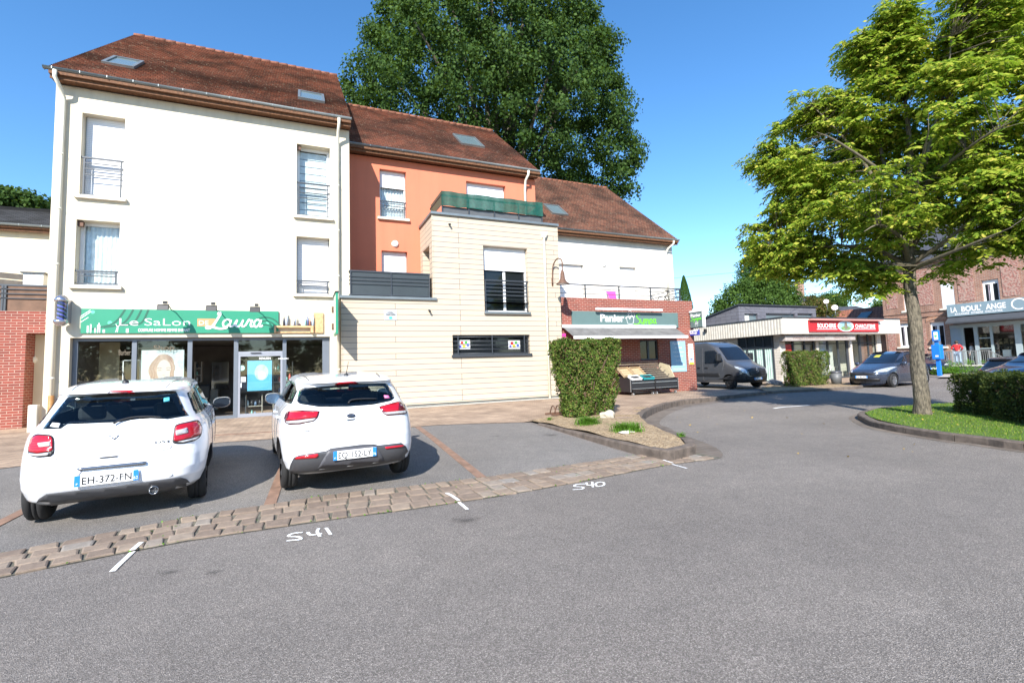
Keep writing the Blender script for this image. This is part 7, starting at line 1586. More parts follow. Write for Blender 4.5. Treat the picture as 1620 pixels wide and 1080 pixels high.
# ---------------------------------------------------------------- white three door hatchback (left)
LV1 = [(.24, .20, 3.75, .78), (.30, .09, 3.88, .82), (.42, .01, 3.94, .85), (.52, .0, 3.95, .858), (.64, .03, 3.93, .86), (.74, .065, 3.85, .858), (.84, .10, 3.55, .85), (.92, .13, 3.2, .838), (.97, .155, 2.95, .82), (1.0, .175, 2.82, .80), (1.03, .20, 2.72, .775), (1.10, .26, 2.55, .735), (1.20, .345, 2.33, .695), (1.30, .43, 2.1, .655), (1.335, .43, 2.02, .64), (1.36, .36, 1.96, .63), (1.40, .38, 1.8, .60), (1.43, .50, 1.65, .53), (1.448, .72, 1.5, .44), (1.458, 1.0, 1.3, .25)]
h1 = R(7.0); f1 = (-math.sin(h1), math.cos(h1))
c1 = Car('parked_car', 'white three door hatchback with glossy black rear window and round exhaust, parked leftmost', 'car', (-1.83, 6.40, .025), f1, LV1, MAT['car_body_white'], 2.0, 6, 3.2, (.70, 3.13), .305, .715, ztilt=R(2.3), rim=MAT['dark_rim'])
for wdg in [o for o in c1.root.children if o.name.startswith('wheel')][3:4]:
    pass
rw = c1.glass('rear_window', [(108, 628), (165, 623), (278, 618), (291, 648), (298, 657), (265, 663), (230, 661), (180, 668), (106, 671), (96, 678), (68, 679), (82, 660)], 'px', .72, .008)
c1.panel('sticker', [(80, 675), (84, 669), (96, 670), (93, 677)], 'px', MAT['white'], .011, rw, 3); c1.panel('sticker', [(259, 630), (268, 628.5), (268, 634.5), (259, 636)], 'px', M('sky_blue_sticker', (.10, .50, .65), .4, 0, 0), .011, rw, 3)
# lighter inner field of the glass (seats and far windows seen through)
c1.panel('brake_light', [(171, 621), (175, 618.5), (210, 617.5), (213.5, 621), (210, 622.5), (174, 624)], 'px', MAT['lens'], .012, step=4)
for nm, fr_, ln, cl_, sv in (('L', [(46, 706), (50, 692), (58, 686.5), (80, 687.5), (86, 692), (86, 715), (81, 722), (60, 723.5), (46, 720)], [(47.5, 705), (52, 693), (59, 689), (80, 690), (84, 694), (84, 713), (60, 717), (47.5, 714)], [(62, 701), (81, 698.5), (81, 706), (64, 707.5)], [(48, 716), (60, 718), (79, 716), (77, 720), (60, 721.5), (49, 720)]),
                        ('R', [(272, 700), (276, 673), (284, 670), (313, 664), (319.5, 676), (317, 690), (308, 697), (290, 701.5), (278, 702)], [(274, 697), (277.5, 675), (284, 672), (312, 667), (317.5, 676), (315.5, 687), (300, 693), (280, 698)], [(277, 681.5), (295, 677), (296, 685), (278, 689.5)], [(280, 699), (300, 694.5), (313, 690), (308, 695.5), (290, 699.8)])):
    t_ = c1.panel('tail_light', fr_, 'px', MAT['black'], .010, step=4, rnd=4); c1.panel('lens', ln, 'px', MAT['lens'], .018, t_, 4, 4); c1.panel('clear_lens', cl_, 'px', MAT['clear_lens'], .024, t_, 4, 2); c1.panel('reflector', sv, 'px', MAT['clear_lens'], .020, t_, 4, 1)
vl = c1.panel('rear_valance', [(56, 799), (62, 788), (73, 781), (180, 769), (240, 760.5), (285, 754.5), (295, 757), (304, 766), (290, 771), (240, 778), (180, 785), (100, 795), (76, 799)], 'px', MAT['trim'], .012, step=5)
c1.line('tailgate_gap', [(88, 727), (120, 727), (200, 720), (262, 711), (272, 704)], 'px', .0035); c1.line('tailgate_gap', [(86, 700), (86, 722), (92, 727)], 'px', .003)
c1.line('roof_crease', [(262, 613), (276, 602), (290, 600)], 'px', .003); c1.line('roof_crease', [(112, 620), (120, 612), (128, 607)], 'px', .003)
c1.panel('towing_cap', [(262, 748), (266, 747), (273, 749), (274, 752), (268, 754), (263, 751)], 'px', MAT['car_white'], .004, step=3)
c1.panel('plate_garnish', [(122, 742), (125, 740), (231, 729.5), (232, 733), (229, 735), (126, 744.5)], 'px', MAT['badge'], .028, step=5)
c1.panel('plate_recess_shade', [(116, 763), (124, 744), (130, 744.5), (119, 763)], 'px', M('shaded_white', (.45, .46, .52), .4, 0, 0), .004, step=4)  # flat sliver, shade of the plate recess put into its colour
c1.plate('rear', -.045, .50, 'EH-372-FN', '62', off=.012)
zt = c1.hit('px', 178, 694)[0]; c1.line('badge', [(173, 689), (186, 698)], 'px', .006, MAT['badge'], .006); c1.line('badge', [(188, 688), (178, 697)], 'px', .006, MAT['badge'], .006)
p = c1.hit('px', 257, 698.5)[0]; c1.text('DS3', 'rear', p.x, p.z, .13, .028, MAT['black'], 'badge', bold=.02)
p = c1.hit('px', 176, 722)[0]; MB().box(p.x-.09, p.x+.05, p.y-.014, p.y+.01, p.z-.006, p.z+.006).build('tailgate_handle', MAT['trim'], c1.root, local=True)
p = c1.hit('px', 243.5, 767)[0]
MB().lathe([(.036, .18), (.036, 0), (.043, -.004), (.047, .004), (.047, .18)], (p.x, p.y-.02, p.z-.05), 20, (0, 1, 0)).lathe([(0, .05), (.036, .05)], (p.x, p.y-.02, p.z-.05), 20, (0, 1, 0)).build('exhaust', MAT['badge'], c1.root, local=True)
wp = smooth_path([(180, 672), (190, 667), (210, 662), (235, 660.5), (255, 661.5)], 4); q = [c1.hit('px', *a) for a in wp]; MB().tube([tuple(h[0]+h[1]*.028) for h in q if h[0]], .012, 6, .006).build('rear_wiper', MAT['black'], c1.root, local=True)
a = c1.hit('top', 0, .78)[0]; MB().lathe([(.035, 0), (.03, .02), (.01, .035), (0, .036)], (-.02, .72, a.z), 12).cyl((-.02, .72, a.z+.02), (-.05, .58, a.z+.20), .006, .003, 6).build('antenna', MAT['black'], c1.root, local=True)
dg_ = M('dark_mirror_glass', (.02, .03, .045), .06, .3, 0); c1.mirror(1, 2.45, 1.0, MAT['car_white'], 1.1, .80, dg_); c1.mirror(-1, 2.45, 1.0, MAT['car_white'], 1, .80, dg_)
for sd in ('right', 'left'):
    sg = 1 if sd == 'right' else -1
    c1.glass('side_window', [(.46, 1.055), (.62, 1.30), (.95, 1.345), (1.02, 1.34), (1.02, 1.05)], sd, .86, .006); c1.glass('side_window', [(1.08, 1.05), (1.10, 1.34), (1.7, 1.35), (2.35, 1.14), (2.42, 1.03)], sd, .86, .006)
    c1.line('door_gap', [(1.0, 1.02), (1.0, .7), (1.05, .35), (1.15, .30)], sd, .003); c1.line('door_gap', [(2.45, 1.0), (2.48, .7), (2.4, .3)], sd, .003)
    q = c1.hit(sd, 1.15, .86)[0]; MB().box(min(q.x, q.x+sg*.03), max(q.x, q.x+sg*.03), 1.08, 1.28, .85, .88).build('door_handle', MAT['car_white'], c1.root, local=True)
c1.glass('windscreen', [(-.62, 1.07), (-.5, 1.36), (.5, 1.36), (.62, 1.07)], 'front', .86, .006); c1.interior()
for sx_ in (-1, 1): c1.panel('headlight', [(sx_*.45, .66), (sx_*.74, .66), (sx_*.76, .80), (sx_*.5, .74)], 'front', MAT['headlight'], .006)
c1.panel('grille', [(-.4, .35), (.4, .35), (.45, .55), (-.45, .55)], 'front', MAT['black'], .006)
# ---------------------------------------------------------------- white five door hatchback (right)
LV2 = [(.25, .20, 3.9, .79), (.32, .07, 4.0, .83), (.42, .01, 4.05, .855), (.52, .0, 4.06, .862), (.66, .02, 4.05, .864), (.76, .045, 3.95, .862), (.86, .075, 3.6, .853), (.93, .10, 3.3, .842), (.98, .125, 3.05, .825), (1.02, .16, 2.9, .80), (1.06, .20, 2.8, .775), (1.14, .265, 2.62, .735), (1.22, .335, 2.42, .70), (1.30, .40, 2.2, .665), (1.335, .39, 2.1, .65), (1.36, .32, 2.02, .64), (1.395, .33, 1.9, .60), (1.42, .43, 1.75, .55), (1.44, .65, 1.6, .46), (1.45, .95, 1.4, .28)]
h2 = R(5.0); f2 = (-math.sin(h2), math.cos(h2))
c2 = Car('parked_car', 'white five door hatchback with dark lower bumper, parked in the middle bay', 'car', (.615, 6.38, .04), f2, LV2, MAT['car_body_white'], 2.05, 6, 3.2, (.74, 3.30), .31, .725, ztilt=R(1.8))
rw = c2.glass('rear_window', [(474, 617), (480, 613.5), (510, 611), (560, 606.5), (611, 606), (618, 616), (624, 629), (618, 634), (590, 640), (550, 643), (505, 643.5), (475, 639), (470, 635)], 'px', .74, .008, rnd=3)
c2.panel('sticker', [(607, 625.5), (614, 625.5), (617, 630), (609, 630)], 'px', M('pink_sticker', (.75, .20, .42), .4, 0, 0), .011, rw, 3)
c2.panel('brake_light', [(530, 607.5), (536, 604.5), (562, 603), (567, 606), (562, 606.5), (534, 608.5)], 'px', MAT['lens'], .012, step=4)
for fr_, ln, cl_, dk_ in (([(451, 668), (452, 656), (459, 650), (472, 649), (506, 650.5), (503, 660), (497, 666), (475, 671), (458, 671.5)], [(453, 664), (455, 654), (461, 651), (504, 652), (501, 660), (474, 663.5), (456, 665)], [(454, 666.5), (474, 665), (500, 662), (496, 665.5), (474, 669.5), (457, 670)], [(451.5, 663), (454.5, 653.5), (460, 650.5), (457.5, 662)]),
                     ([(599, 643.5), (632, 634.5), (639, 640), (643, 653), (641, 655), (612, 657.5), (606, 654)], [(601, 644.5), (631, 636.5), (637, 641), (640.5, 649), (612, 652.5), (606, 650)], [(605, 653), (640, 650), (641, 653.5), (612, 656)], [(630, 637), (636, 641), (639.5, 648), (629, 649.5)])):
    t_ = c2.panel('tail_light', fr_, 'px', MAT['dark_lens'], .010, step=4, rnd=2); c2.panel('lens', ln, 'px', MAT['lens'], .017, t_, 4, 2); c2.panel('clear_lens', cl_, 'px', MAT['clear_lens'], .022, t_, 4, 1); c2.panel('dark_lens', dk_, 'px', MAT['dark_lens'], .022, t_, 4, 1)
bp = c2.panel('rear_bumper_trim', [(457, 748), (461, 733), (466, 723), (474, 719.5), (516, 713), (523, 709), (570, 703), (591, 702), (598, 704), (634, 700), (641, 705), (645, 713), (646.5, 724), (600, 733), (540, 741), (500, 745)], 'px', MAT['trim'], .012, step=5)
c2.panel('plate_surround', [(503, 739), (512, 724), (520, 711), (592, 704), (600, 713), (607, 725), (606, 728)], 'px', M('grey_plate_surround', (.075, .075, .085), .5, 0, .05), .020, bp, 5)
for pr_ in ([(467, 725.5), (471, 721.5), (503, 717), (504, 720), (501, 723)], [(608, 706.5), (638, 703), (638.5, 704.5), (634, 706.5), (610, 709.5)]): c2.panel('reflector', pr_, 'px', MAT['lens'], .022, bp, 3)
c2.line('tailgate_gap', [(473.5, 672), (478, 684), (490, 691), (510, 693), (560, 688), (600, 683), (618, 677), (626, 666), (628, 657)], 'px', .003); c2.line('bumper_gap', [(520, 708), (560, 702.5), (600, 698.5), (636, 696)], 'px', .003)
c2.plate('rear', -.02, .485, 'EQ-152-LY', '76', off=.02)
p, nrm = c2.hit('px', 555.5, 657.5); bd_ = c2.panel('badge', [(555.5+7*math.cos(a), 657.5+3.4*math.sin(a)-.1*math.cos(a)) for a in [i*math.pi/10 for i in range(20)]], 'px', MAT['black'], .008, step=3)
c2.text('KIA', 'rear', p.x, p.z, .085, .03, MAT['badge'], 'badge', off=.012, bold=.02)
c2.panel('tailgate_handle', [(547, 663.5), (562, 662), (561, 664), (549, 666)], 'px', MAT['badge'], .008, step=3)
p = c2.hit('px', 490, 681)[0]; c2.text('PEMCA', 'rear', p.x, p.z, .11, .018, MAT['black'], 'lettering', bold=.02); c2.text('KIA RIO', 'rear', p.x-.01, p.z-.035, .10, .014, MAT['lens'], 'lettering', bold=.0)
wp = smooth_path([(551, 639), (556, 634), (575, 632), (596, 632)], 4); q = [c2.hit('px', *a) for a in wp]; MB().tube([tuple(h[0]+h[1]*.025) for h in q if h[0]], .013, 6, .006).build('rear_wiper', MAT['black'], c2.root, local=True)
a = c2.hit('top', 0, .6)[0]; MB().lathe([(.03, 0), (.025, .02), (.01, .03), (0, .031)], (-.02, .62, a.z), 12).cyl((-.02, .62, a.z+.02), (-.0, .56, a.z+.19), .005, .003, 6).build('antenna', MAT['black'], c2.root, local=True)
c2.line('roof_strip', [(480, 594.5), (485, 598), (489.5, 603)], 'px', .008, MAT['trim']); c2.line('roof_strip', [(594, 589.5), (598, 593), (600.5, 596.5)], 'px', .008, MAT['trim'])
c2.mirror(1, 2.5, 1.03, MAT['car_white'], 1.05); c2.mirror(-1, 2.5, 1.03, MAT['car_white'], 1.15, .70)
for sd in ('right', 'left'):
    sg = 1 if sd == 'right' else -1
    c2.glass('side_window', [(.55, 1.10), (.62, 1.25), (.9, 1.335), (1.45, 1.36), (1.45, 1.08)], sd, .86, .006); c2.glass('side_window', [(1.52, 1.08), (1.52, 1.36), (1.9, 1.34), (2.45, 1.14), (2.5, 1.05)], sd, .86, .006)
    for pth in ([(1.48, 1.05), (1.5, .7), (1.5, .32)], [(2.55, 1.02), (2.6, .7), (2.55, .32)], [(.75, 1.08), (.95, .85), (1.1, .5)]): c2.line('door_gap', pth, sd, .003)
    for yy in (1.0, 1.72): q = c2.hit(sd, yy, .9)[0]; MB().box(min(q.x, q.x+sg*.03), max(q.x, q.x+sg*.03), yy-.1, yy+.1, .89, .92).build('door_handle', MAT['car_white'], c2.root, local=True)
c2.glass('windscreen', [(-.62, 1.10), (-.5, 1.36), (.5, 1.36), (.62, 1.10)], 'front', .86, .006); c2.interior()
for sx_ in (-1, 1): c2.panel('headlight', [(sx_*.45, .66), (sx_*.76, .66), (sx_*.78, .80), (sx_*.5, .74)], 'front', MAT['headlight'], .006)
# ---------------------------------------------------------------- grey panel van
LV3 = [(.30, .05, 5.25, .98), (.45, .0, 5.46, 1.02), (.65, .0, 5.50, 1.035), (.85, .0, 5.49, 1.035), (1.0, .0, 5.42, 1.035), (1.12, .0, 5.22, 1.03), (1.22, .0, 5.0, 1.025), (1.32, .0, 4.78, 1.02), (1.40, .0, 4.66, 1.015), (1.6, .0, 4.45, .995), (1.9, .01, 4.12, .975), (2.15, .02, 3.84, .955), (2.28, .03, 3.58, .93), (2.38, .05, 3.3, .89), (2.45, .1, 3.0, .80), (2.48, .3, 2.7, .55)]
van_paint = M('grey_metallic_paint', (.125, .13, .145), .3, .6, 0, coat=.8)
c3 = Car('delivery_van', 'grey panel van parked in the alley beside the brick shop', 'van', (21.05, 22.5, .02), (-.03, -1), LV3, van_paint, 3.0, 14, 5, (1.0, 4.60), .345, .87, rim=MAT['dark_rim'], arch=.06)
c3.panel('windscreen', [(-.86, 1.45), (-.74, 2.16), (.74, 2.16), (.86, 1.45)], 'front', MAT['car_glass'], .006, rnd=.08)
c3.panel('bumper', [(-1.02, .32), (1.02, .32), (1.02, .62), (.8, .80), (.55, .62), (-.55, .62), (-.8, .80), (-1.02, .62)], 'front', MAT['black'], .015, skirt=.02)
gr = c3.panel('grille', [(-.52, .66), (.52, .66), (.6, .95), (.3, 1.02), (-.3, 1.02), (-.6, .95)], 'front', MAT['black'], .015)
for zz in (.74, .82, .9): c3.line('grille_bar', [(-.5, zz), (0, zz), (.5, zz)], 'front', .008, MAT['badge'], .018, gr)
c3.line('badge', [(0, 1.04), (.05, .93), (0, .82), (-.05, .93), (0, 1.04)], 'front', .012, MAT['badge'], .02)
for sx_ in (-1, 1): c3.panel('headlight', [(sx_*.62, .72), (sx_*.82, .80), (sx_*.93, 1.05), (sx_*.90, 1.15), (sx_*.68, .98)], 'front', MAT['headlight'], .012, rnd=.03)
c3.plate('front', 0, .50, 'ER-853-WZ', '76', off=.02)
for sd in ('right', 'left'):
    wn = c3.panel('side_window', [(3.02, 1.30), (3.02, 1.98), (3.72, 1.99), (4.2, 1.52), (4.25, 1.38), (3.9, 1.30)], sd, MAT['car_glass'], .006, rnd=.06)
    c3.panel('side_moulding', [(.2, .62), (.2, .80), (4.0, .80), (4.05, .62)], sd, MAT['black'], .018)
    for pth in ([(2.9, .35), (2.88, 1.3), (2.9, 2.2)], [(4.2, .9), (4.3, 1.35), (3.8, 2.1), (2.9, 2.22)], [(1.5, .4), (1.5, 1.3), (1.5, 2.2)], [(.1, 1.25), (1.5, 1.25), (2.85, 1.25)]): c3.line('door_gap', pth, sd, .008)
    sg = 1 if sd == 'right' else -1; q = c3.hit(sd, 3.15, 1.1)[0]; MB().box(min(q.x, q.x+sg*.04), max(q.x, q.x+sg*.04), 3.05, 3.25, 1.06, 1.12).build('door_handle', MAT['black'], c3.root, local=True); MB().box(min(q.x, q.x+sg*.04), max(q.x, q.x+sg*.04), 2.5, 2.7, 1.06, 1.12).build('door_handle', MAT['black'], c3.root, local=True)
    MB().box(min(sg*1.0, sg*1.28), max(sg*1.0, sg*1.28), 4.05, 4.2, 1.42, 1.82).build('wing_mirror', MAT['black'], c3.root, local=True, bevel=.05)
MB().cyl((0, 3.2, 2.42), (0, 3.1, 2.56), .012).build('antenna', MAT['black'], c3.root, local=True)
# ---------------------------------------------------------------- blue grey people carrier
LV4 = [(.20, .2, 4.28, .82), (.35, .05, 4.40, .88), (.5, 0, 4.46, .91), (.62, .02, 4.46, .915), (.74, .05, 4.38, .912), (.84, .1, 4.18, .905), (.93, .13, 3.9, .895), (1.02, .17, 3.6, .875), (1.08, .2, 3.42, .855), (1.15, .25, 3.22, .83), (1.3, .33, 2.88, .785), (1.45, .42, 2.52, .735), (1.55, .5, 2.25, .68), (1.60, .6, 2.05, .61), (1.64, .8, 1.85, .48), (1.66, 1.2, 1.6, .25)]
blue_grey = M('blue_grey_car_paint', (.055, .07, .105), .25, .5, 0, coat=.9)
c4 = Car('parked_car', 'blue grey people carrier parked nose out in front of the butcher shop', 'car', (28.35, 14.05, .0), (-1, -.03), LV4, blue_grey, 2.2, 5, 3.6, (.85, 3.55), .32, .80)
c4.panel('windscreen', [(-.74, 1.10), (-.60, 1.55), (.60, 1.55), (.74, 1.10)], 'front', MAT['car_glass'], .006, rnd=.05)
c4.panel('sun_visor', [(.1, 1.38), (.14, 1.50), (.38, 1.50), (.36, 1.38)], 'front', M('yellow_visor', (.45, .42, .06), .6, 0, 0), .010)
for sx_ in (-1, 1): c4.panel('headlight', [(sx_*.45, .70), (sx_*.80, .72), (sx_*.86, .92), (sx_*.80, .94), (sx_*.5, .80)], 'front', MAT['headlight'], .010, rnd=.02)
c4.panel('grille', [(-.6, .30), (.6, .30), (.66, .42), (-.66, .42)], 'front', MAT['black'], .010); c4.panel('grille', [(-.5, .60), (.5, .60), (.52, .66), (-.52, .66)], 'front', MAT['black'], .008)
c4.line('chrome_strip', [(-.6, .70), (-.2, .67), (0, .72), (.2, .67), (.6, .70)], 'front', .012, MAT['badge'], .01); c4.plate('front', 0, .50, 'CK-903-WT', '76', off=.012)
for sd in ('left', 'right'):
    c4.panel('side_window', [(.5, 1.14), (.62, 1.42), (.95, 1.52), (1.35, 1.54), (1.35, 1.12)], sd, MAT['car_glass'], .005); c4.panel('side_window', [(1.42, 1.12), (1.42, 1.54), (2.0, 1.52), (2.25, 1.45), (2.28, 1.10)], sd, MAT['car_glass'], .005); c4.panel('side_window', [(2.36, 1.10), (2.34, 1.42), (2.75, 1.26), (3.15, 1.10)], sd, MAT['car_glass'], .005)
    for pth in ([(1.38, 1.1), (1.4, .7), (1.3, .3)], [(2.32, 1.08), (2.35, .7), (2.35, .3)], [(3.2, 1.05), (3.15, .7), (3.1, .3)]): c4.line('door_gap', pth, sd, .005)
    c4.line('roof_rail', [(.7, 1.60), (1.4, 1.60), (2.1, 1.575)], sd, .02, MAT['black'], .03)
    sg = 1 if sd == 'right' else -1
    for yy in (1.55, 2.5): q = c4.hit(sd, yy, .98)[0]; MB().box(min(q.x, q.x+sg*.03), max(q.x, q.x+sg*.03), yy-.1, yy+.1, .965, 1.0).build('door_handle', blue_grey, c4.root, local=True)
c4.mirror(-1, 2.85, 1.08, blue_grey, 1.1, .86); c4.mirror(1, 2.85, 1.08, blue_grey, 1.1, .86)
# ---------------------------------------------------------------- further cars
def small_car(label, loc, fwd, paint, dz=0, lv=None):
    c = Car('parked_car', label, 'car', (loc[0], loc[1], dz), fwd, lv or LV2, paint, 2.05, 5, 3.2, (.72, 3.30), .31, .765)
    c.panel('windscreen', [(-.62, 1.10), (-.5, 1.36), (.5, 1.36), (.62, 1.10)], 'front', MAT['car_glass'], .005); c.panel('rear_window', [(-.6, 1.03), (-.5, 1.31), (.5, 1.31), (.6, 1.03)], 'rear', MAT['car_glass'], .005)
    for sx_ in (-1, 1):
        c.panel('headlight', [(sx_*.45, .66), (sx_*.76, .66), (sx_*.78, .80), (sx_*.5, .74)], 'front', MAT['headlight'], .008); c.panel('tail_light', [(sx_*.5, .80), (sx_*.80, .80), (sx_*.80, .95), (sx_*.5, .93)], 'rear', MAT['lens'], .008)
    for sd in ('right', 'left'):
        c.panel('side_window', [(.6, 1.08), (.75, 1.3), (1.45, 1.36), (1.45, 1.08)], sd, MAT['car_glass'], .004); c.panel('side_window', [(1.52, 1.08), (1.52, 1.36), (1.9, 1.34), (2.45, 1.14), (2.5, 1.08)], sd, MAT['car_glass'], .004)
    c.panel('grille', [(-.5, .35), (.5, .35), (.5, .5), (-.5, .5)], 'front', MAT['black'], .006); c.plate('front', 0, .45, 'DX-418-QP', '76', off=.01)
    return c
dark_blue = M('dark_blue_car_paint', (.012, .018, .05), .2, .3, 0, coat=.9)
x, y = G(1484, 593, 0); small_car('dark blue car half hidden behind the street tree trunk', (x+3.6, y+1.9), (-.9, -.45), dark_blue)
P1 = CAM+ray(1566, 575)*20; small_car('dark grey hatchback seen over the island hedge, the farther of two', (P1.x, P1.y), (.93, -.36), M('dark_grey_car_paint', (.06, .062, .07), .25, .4, 0, coat=.8), -.2)
P2_ = CAM+ray(1560, 600)*16; fw_ = Vector((-.93, .36)); small_car('deep blue car just behind the island hedge at the right edge', (P2_.x-fw_.x*4.06, P2_.y-fw_.y*4.06), tuple(fw_), dark_blue, 0)
# ================================================================== PROPS
# bicycle rack by the hedge
x, y = G(884, 657, .17); BR = thing('bicycle_rack', (x, y, .17), 'low brown metal bicycle rack with arched hoops beside the tall hedge', 'bicycle rack')
q = MB(); q.box(x-.30, x+.55, y-.17, y-.13, .20, .24); q.box(x-.30, x+.55, y+.2, y+.24, .20, .24); q.build('base_rail', MAT['rust'], BR)
for i in range(5):
    xx = x-.15+i*.15; pts = [(xx, y-.15+.37*t+.0, .22+.22*math.sin(math.pi*t)) for t in [j/10 for j in range(11)]]; MB().tube(pts, .016, 6).build('hoop', MAT['rust'], BR)
# produce stand
PS_ = thing('produce_stand', (14.9, 16.6, .12), 'black wheeled produce stand with sloping slatted shelf under the grocery awning', 'market stand')

py0 = 16.2; px0 = W(999, 610, py0)[0]; px1 = W(1072, 610, py0)[0]; zb = .14
q = MB()
for a, b in ((px0, (px0+px1)/2-.02), ((px0+px1)/2+.02, px1)):
    q.box(a, b, py0, py0+.03, .42, .78); q.box(a, b, py0+.03, py0+1.0, .40, .44)
q.prism([(px0-.03, py0, .30), (px0-.03, py0+1.05, .30), (px0-.03, py0+1.05, 1.0), (px0-.03, py0, .80)], (.03, 0, 0)); q.prism([(px1, py0, .30), (px1, py0+1.05, .30), (px1, py0+1.05, 1.0), (px1, py0, .80)], (.03, 0, 0)); q.build('cabinet', MAT['black'], PS_)
q = MB()
for a, b in ((px0+.03, (px0+px1)/2-.04), ((px0+px1)/2+.04, px1-.03)): q.box(a, b, py0-.03, py0-.001, .66, .69); q.box(a, b, py0-.02, py0-.001, .42, .44)
q.box(px0-.045, px0-.031, py0-.01, py0+.03, .3, .82); q.box(px1+.031, px1+.045, py0-.01, py0+.03, .3, .82)
q.build('metal_edge', MAT['galv'], PS_)
q = MB(); q.tube([(px0, py0-.05, .36), (px1, py0-.05, .36)], .012, 6); q.tube([(px0, py0-.05, .28), (px1, py0-.05, .28)], .012, 6); q.build('lower_rail', MAT['black'], PS_)
for xx in (px0+.1, (px0+px1)/2-.1, (px0+px1)/2+.1, px1-.1): MB().cyl((xx-.02, py0+.05, .20), (xx+.02, py0+.05, .20), .07, n=14).build('castor', MAT['galv'], PS_)
slat = M('old_grey_slats', (.40, .33, .25), .85, 0, .3, 14)
q = MB()
for i in range(9):
    t = i/8; yy = py0+.10+t*.95; zz = .82+t*.70; xa_ = px0+1.15 if i < 7 else px0; q.box(xa_+.0, px1-.1-(.12*(i % 2)), yy, yy+.07, zz, zz+.02)
q.build('slatted_shelf', slat, PS_)
MB().prism([(px1-.06, py0+.1, .84), (px1-.06, py0+1.05, .84), (px1-.06, py0+1.05, 1.5), (px1-.06, py0+.4, 1.35)], (.03, 0, 0)).build('side_board', M('pale_plywood', (.50, .43, .29), .7, 0, .15, 8), PS_)
MB().prism([(px0, py0+.3, .78), (px0, py0+1.0, 1.2), (px1-.1, py0+1.0, 1.2), (px1-.1, py0+.3, .78)], (0, 0, .015)).build('inner_slope', MAT['black'], PS_)
crate_m = M('pale_crate_wood', (.44, .33, .20), .8, 0, .25, 16)
def crate(x, y, z, tilt, w_, d_, h_, mat, label, black=False):
    T_ = thing('crate', (x, y, z), label, 'crate', None); T_.rotation_euler.x = tilt; q = MB()
    for i in range(4): q.box(-w_/2, w_/2, -d_/2+d_*i/4+.01, -d_/2+d_*(i+1)/4-.01, 0, .01)
    for k_ in range(2):
        z0 = .02+k_*h_*.5
        q.box(-w_/2, w_/2, -d_/2, -d_/2+.01, z0, z0+h_*.4); q.box(-w_/2, w_/2, d_/2-.01, d_/2, z0, z0+h_*.4); q.box(-w_/2, -w_/2+.01, -d_/2+.01, d_/2-.01, z0, z0+h_*.4); q.box(w_/2-.01, w_/2, -d_/2+.01, d_/2-.01, z0, z0+h_*.4)
    for a in (-1, 1):
        for b in (-1, 1): q.box(a*(w_/2-.02)-.012, a*(w_/2-.02)+.012, b*(d_/2-.02)-.012, b*(d_/2-.02)+.012, 0, h_+.02)
    q.build('frame', mat, T_, local=True)
    if black:
        t = MB()
        for i in range(6):
            for j in range(4): t.lathe([(.032, 0), (.02, -.02)], (-w_/2+.06+i*(w_-.12)/5, -d_/2+.06+j*(d_-.12)/3, .06), 8)
        t.box(-w_/2+.012, w_/2-.012, -d_/2+.012, d_/2-.012, .03, .045); t.build('fruit_tray', MAT['black'], T_, local=True)
    return T_
tl = math.atan2(.70, .95)
crate(px0+.20, py0+.62, 1.07, tl, .55, .62, .10, crate_m, 'empty pale wooden crate leaning on the produce stand, left one nearest the hedge')
crate(px0+.82, py0+.62, 1.07, tl, .55, .62, .10, crate_m, 'empty pale wooden crate leaning on the produce stand beside the slatted shelf')
crate(px0+.28, py0+.12, .84, tl*.6, .50, .34, .09, MAT['white'], 'white crate with black fruit tray low on the produce stand', True)
crate(px0+.92, py0+.12, .84, tl*.6, .52, .34, .09, M('teal_crate', (.02, .30, .34), .6, 0, .1), 'teal crate with black fruit tray low on the produce stand', True)
x, y = G(1076, 617, .12); bpz = V(1075, 505, 1)[1] if False else W(1075, 555, y)[1]
T_ = thing('sign_post', (x, y, .12), 'thin blue metal post on a small foot in front of the grocery pillar', 'post'); MB().box(x-.02, x+.02, y-.02, y+.02, .15, W(1074, 556, y)[1]).build('pole', M('blue_post_paint', (.02, .04, .28), .5, 0, 0), T_); MB().box(x-.2, x+.2, y-.15, y+.15, .125, .15).build('foot', M('blue_post_paint', (.02, .04, .28)), T_)
# dark bin behind the produce stand and pink sign by the shop entrance
xx, zz = W(890, 535, 17.1); T_ = thing('pink_sign', (xx, 17.1, zz-.15), 'small pink round cornered sign at the left end of the awning', 'sign'); MB().box(xx-.16, xx+.16, 17.08, 17.11, zz-.16, zz+.2).build('sign_board', M('pink_plastic', (.62, .05, .28), .4, 0, 0), T_, bevel=.02); MB().cyl((xx, 17.12, .12), (xx, 17.12, zz), .02).build('pole', MAT['galv'], T_)
# litter bin by the butcher hedge
x, y = 24.6, 15.6; zt = W(1330, 588, y)[1]; xl = W(1314, 595, y)[0]; xr = W(1331, 595, y)[0]; xc = (xl+xr)/2; rb = (xr-xl)/2*.62
T_ = thing('litter_bin', (xc, y, .1), 'grey round litter bin beside the butcher hedge', 'bin'); MB().lathe([(0, 0), (rb*.82, 0), (rb, zt-.14), (rb*.96, zt-.14)], (xc, y, .1), 20).build('bin_body', M('grey_bin_plastic', (.11, .115, .12), .5, 0, .1), T_); MB().lathe([(rb*1.06, 0), (rb*1.08, .06), (rb*.8, .10), (0, .11)], (xc, y, zt-.04), 20).build('lid', MAT['trim'], T_)
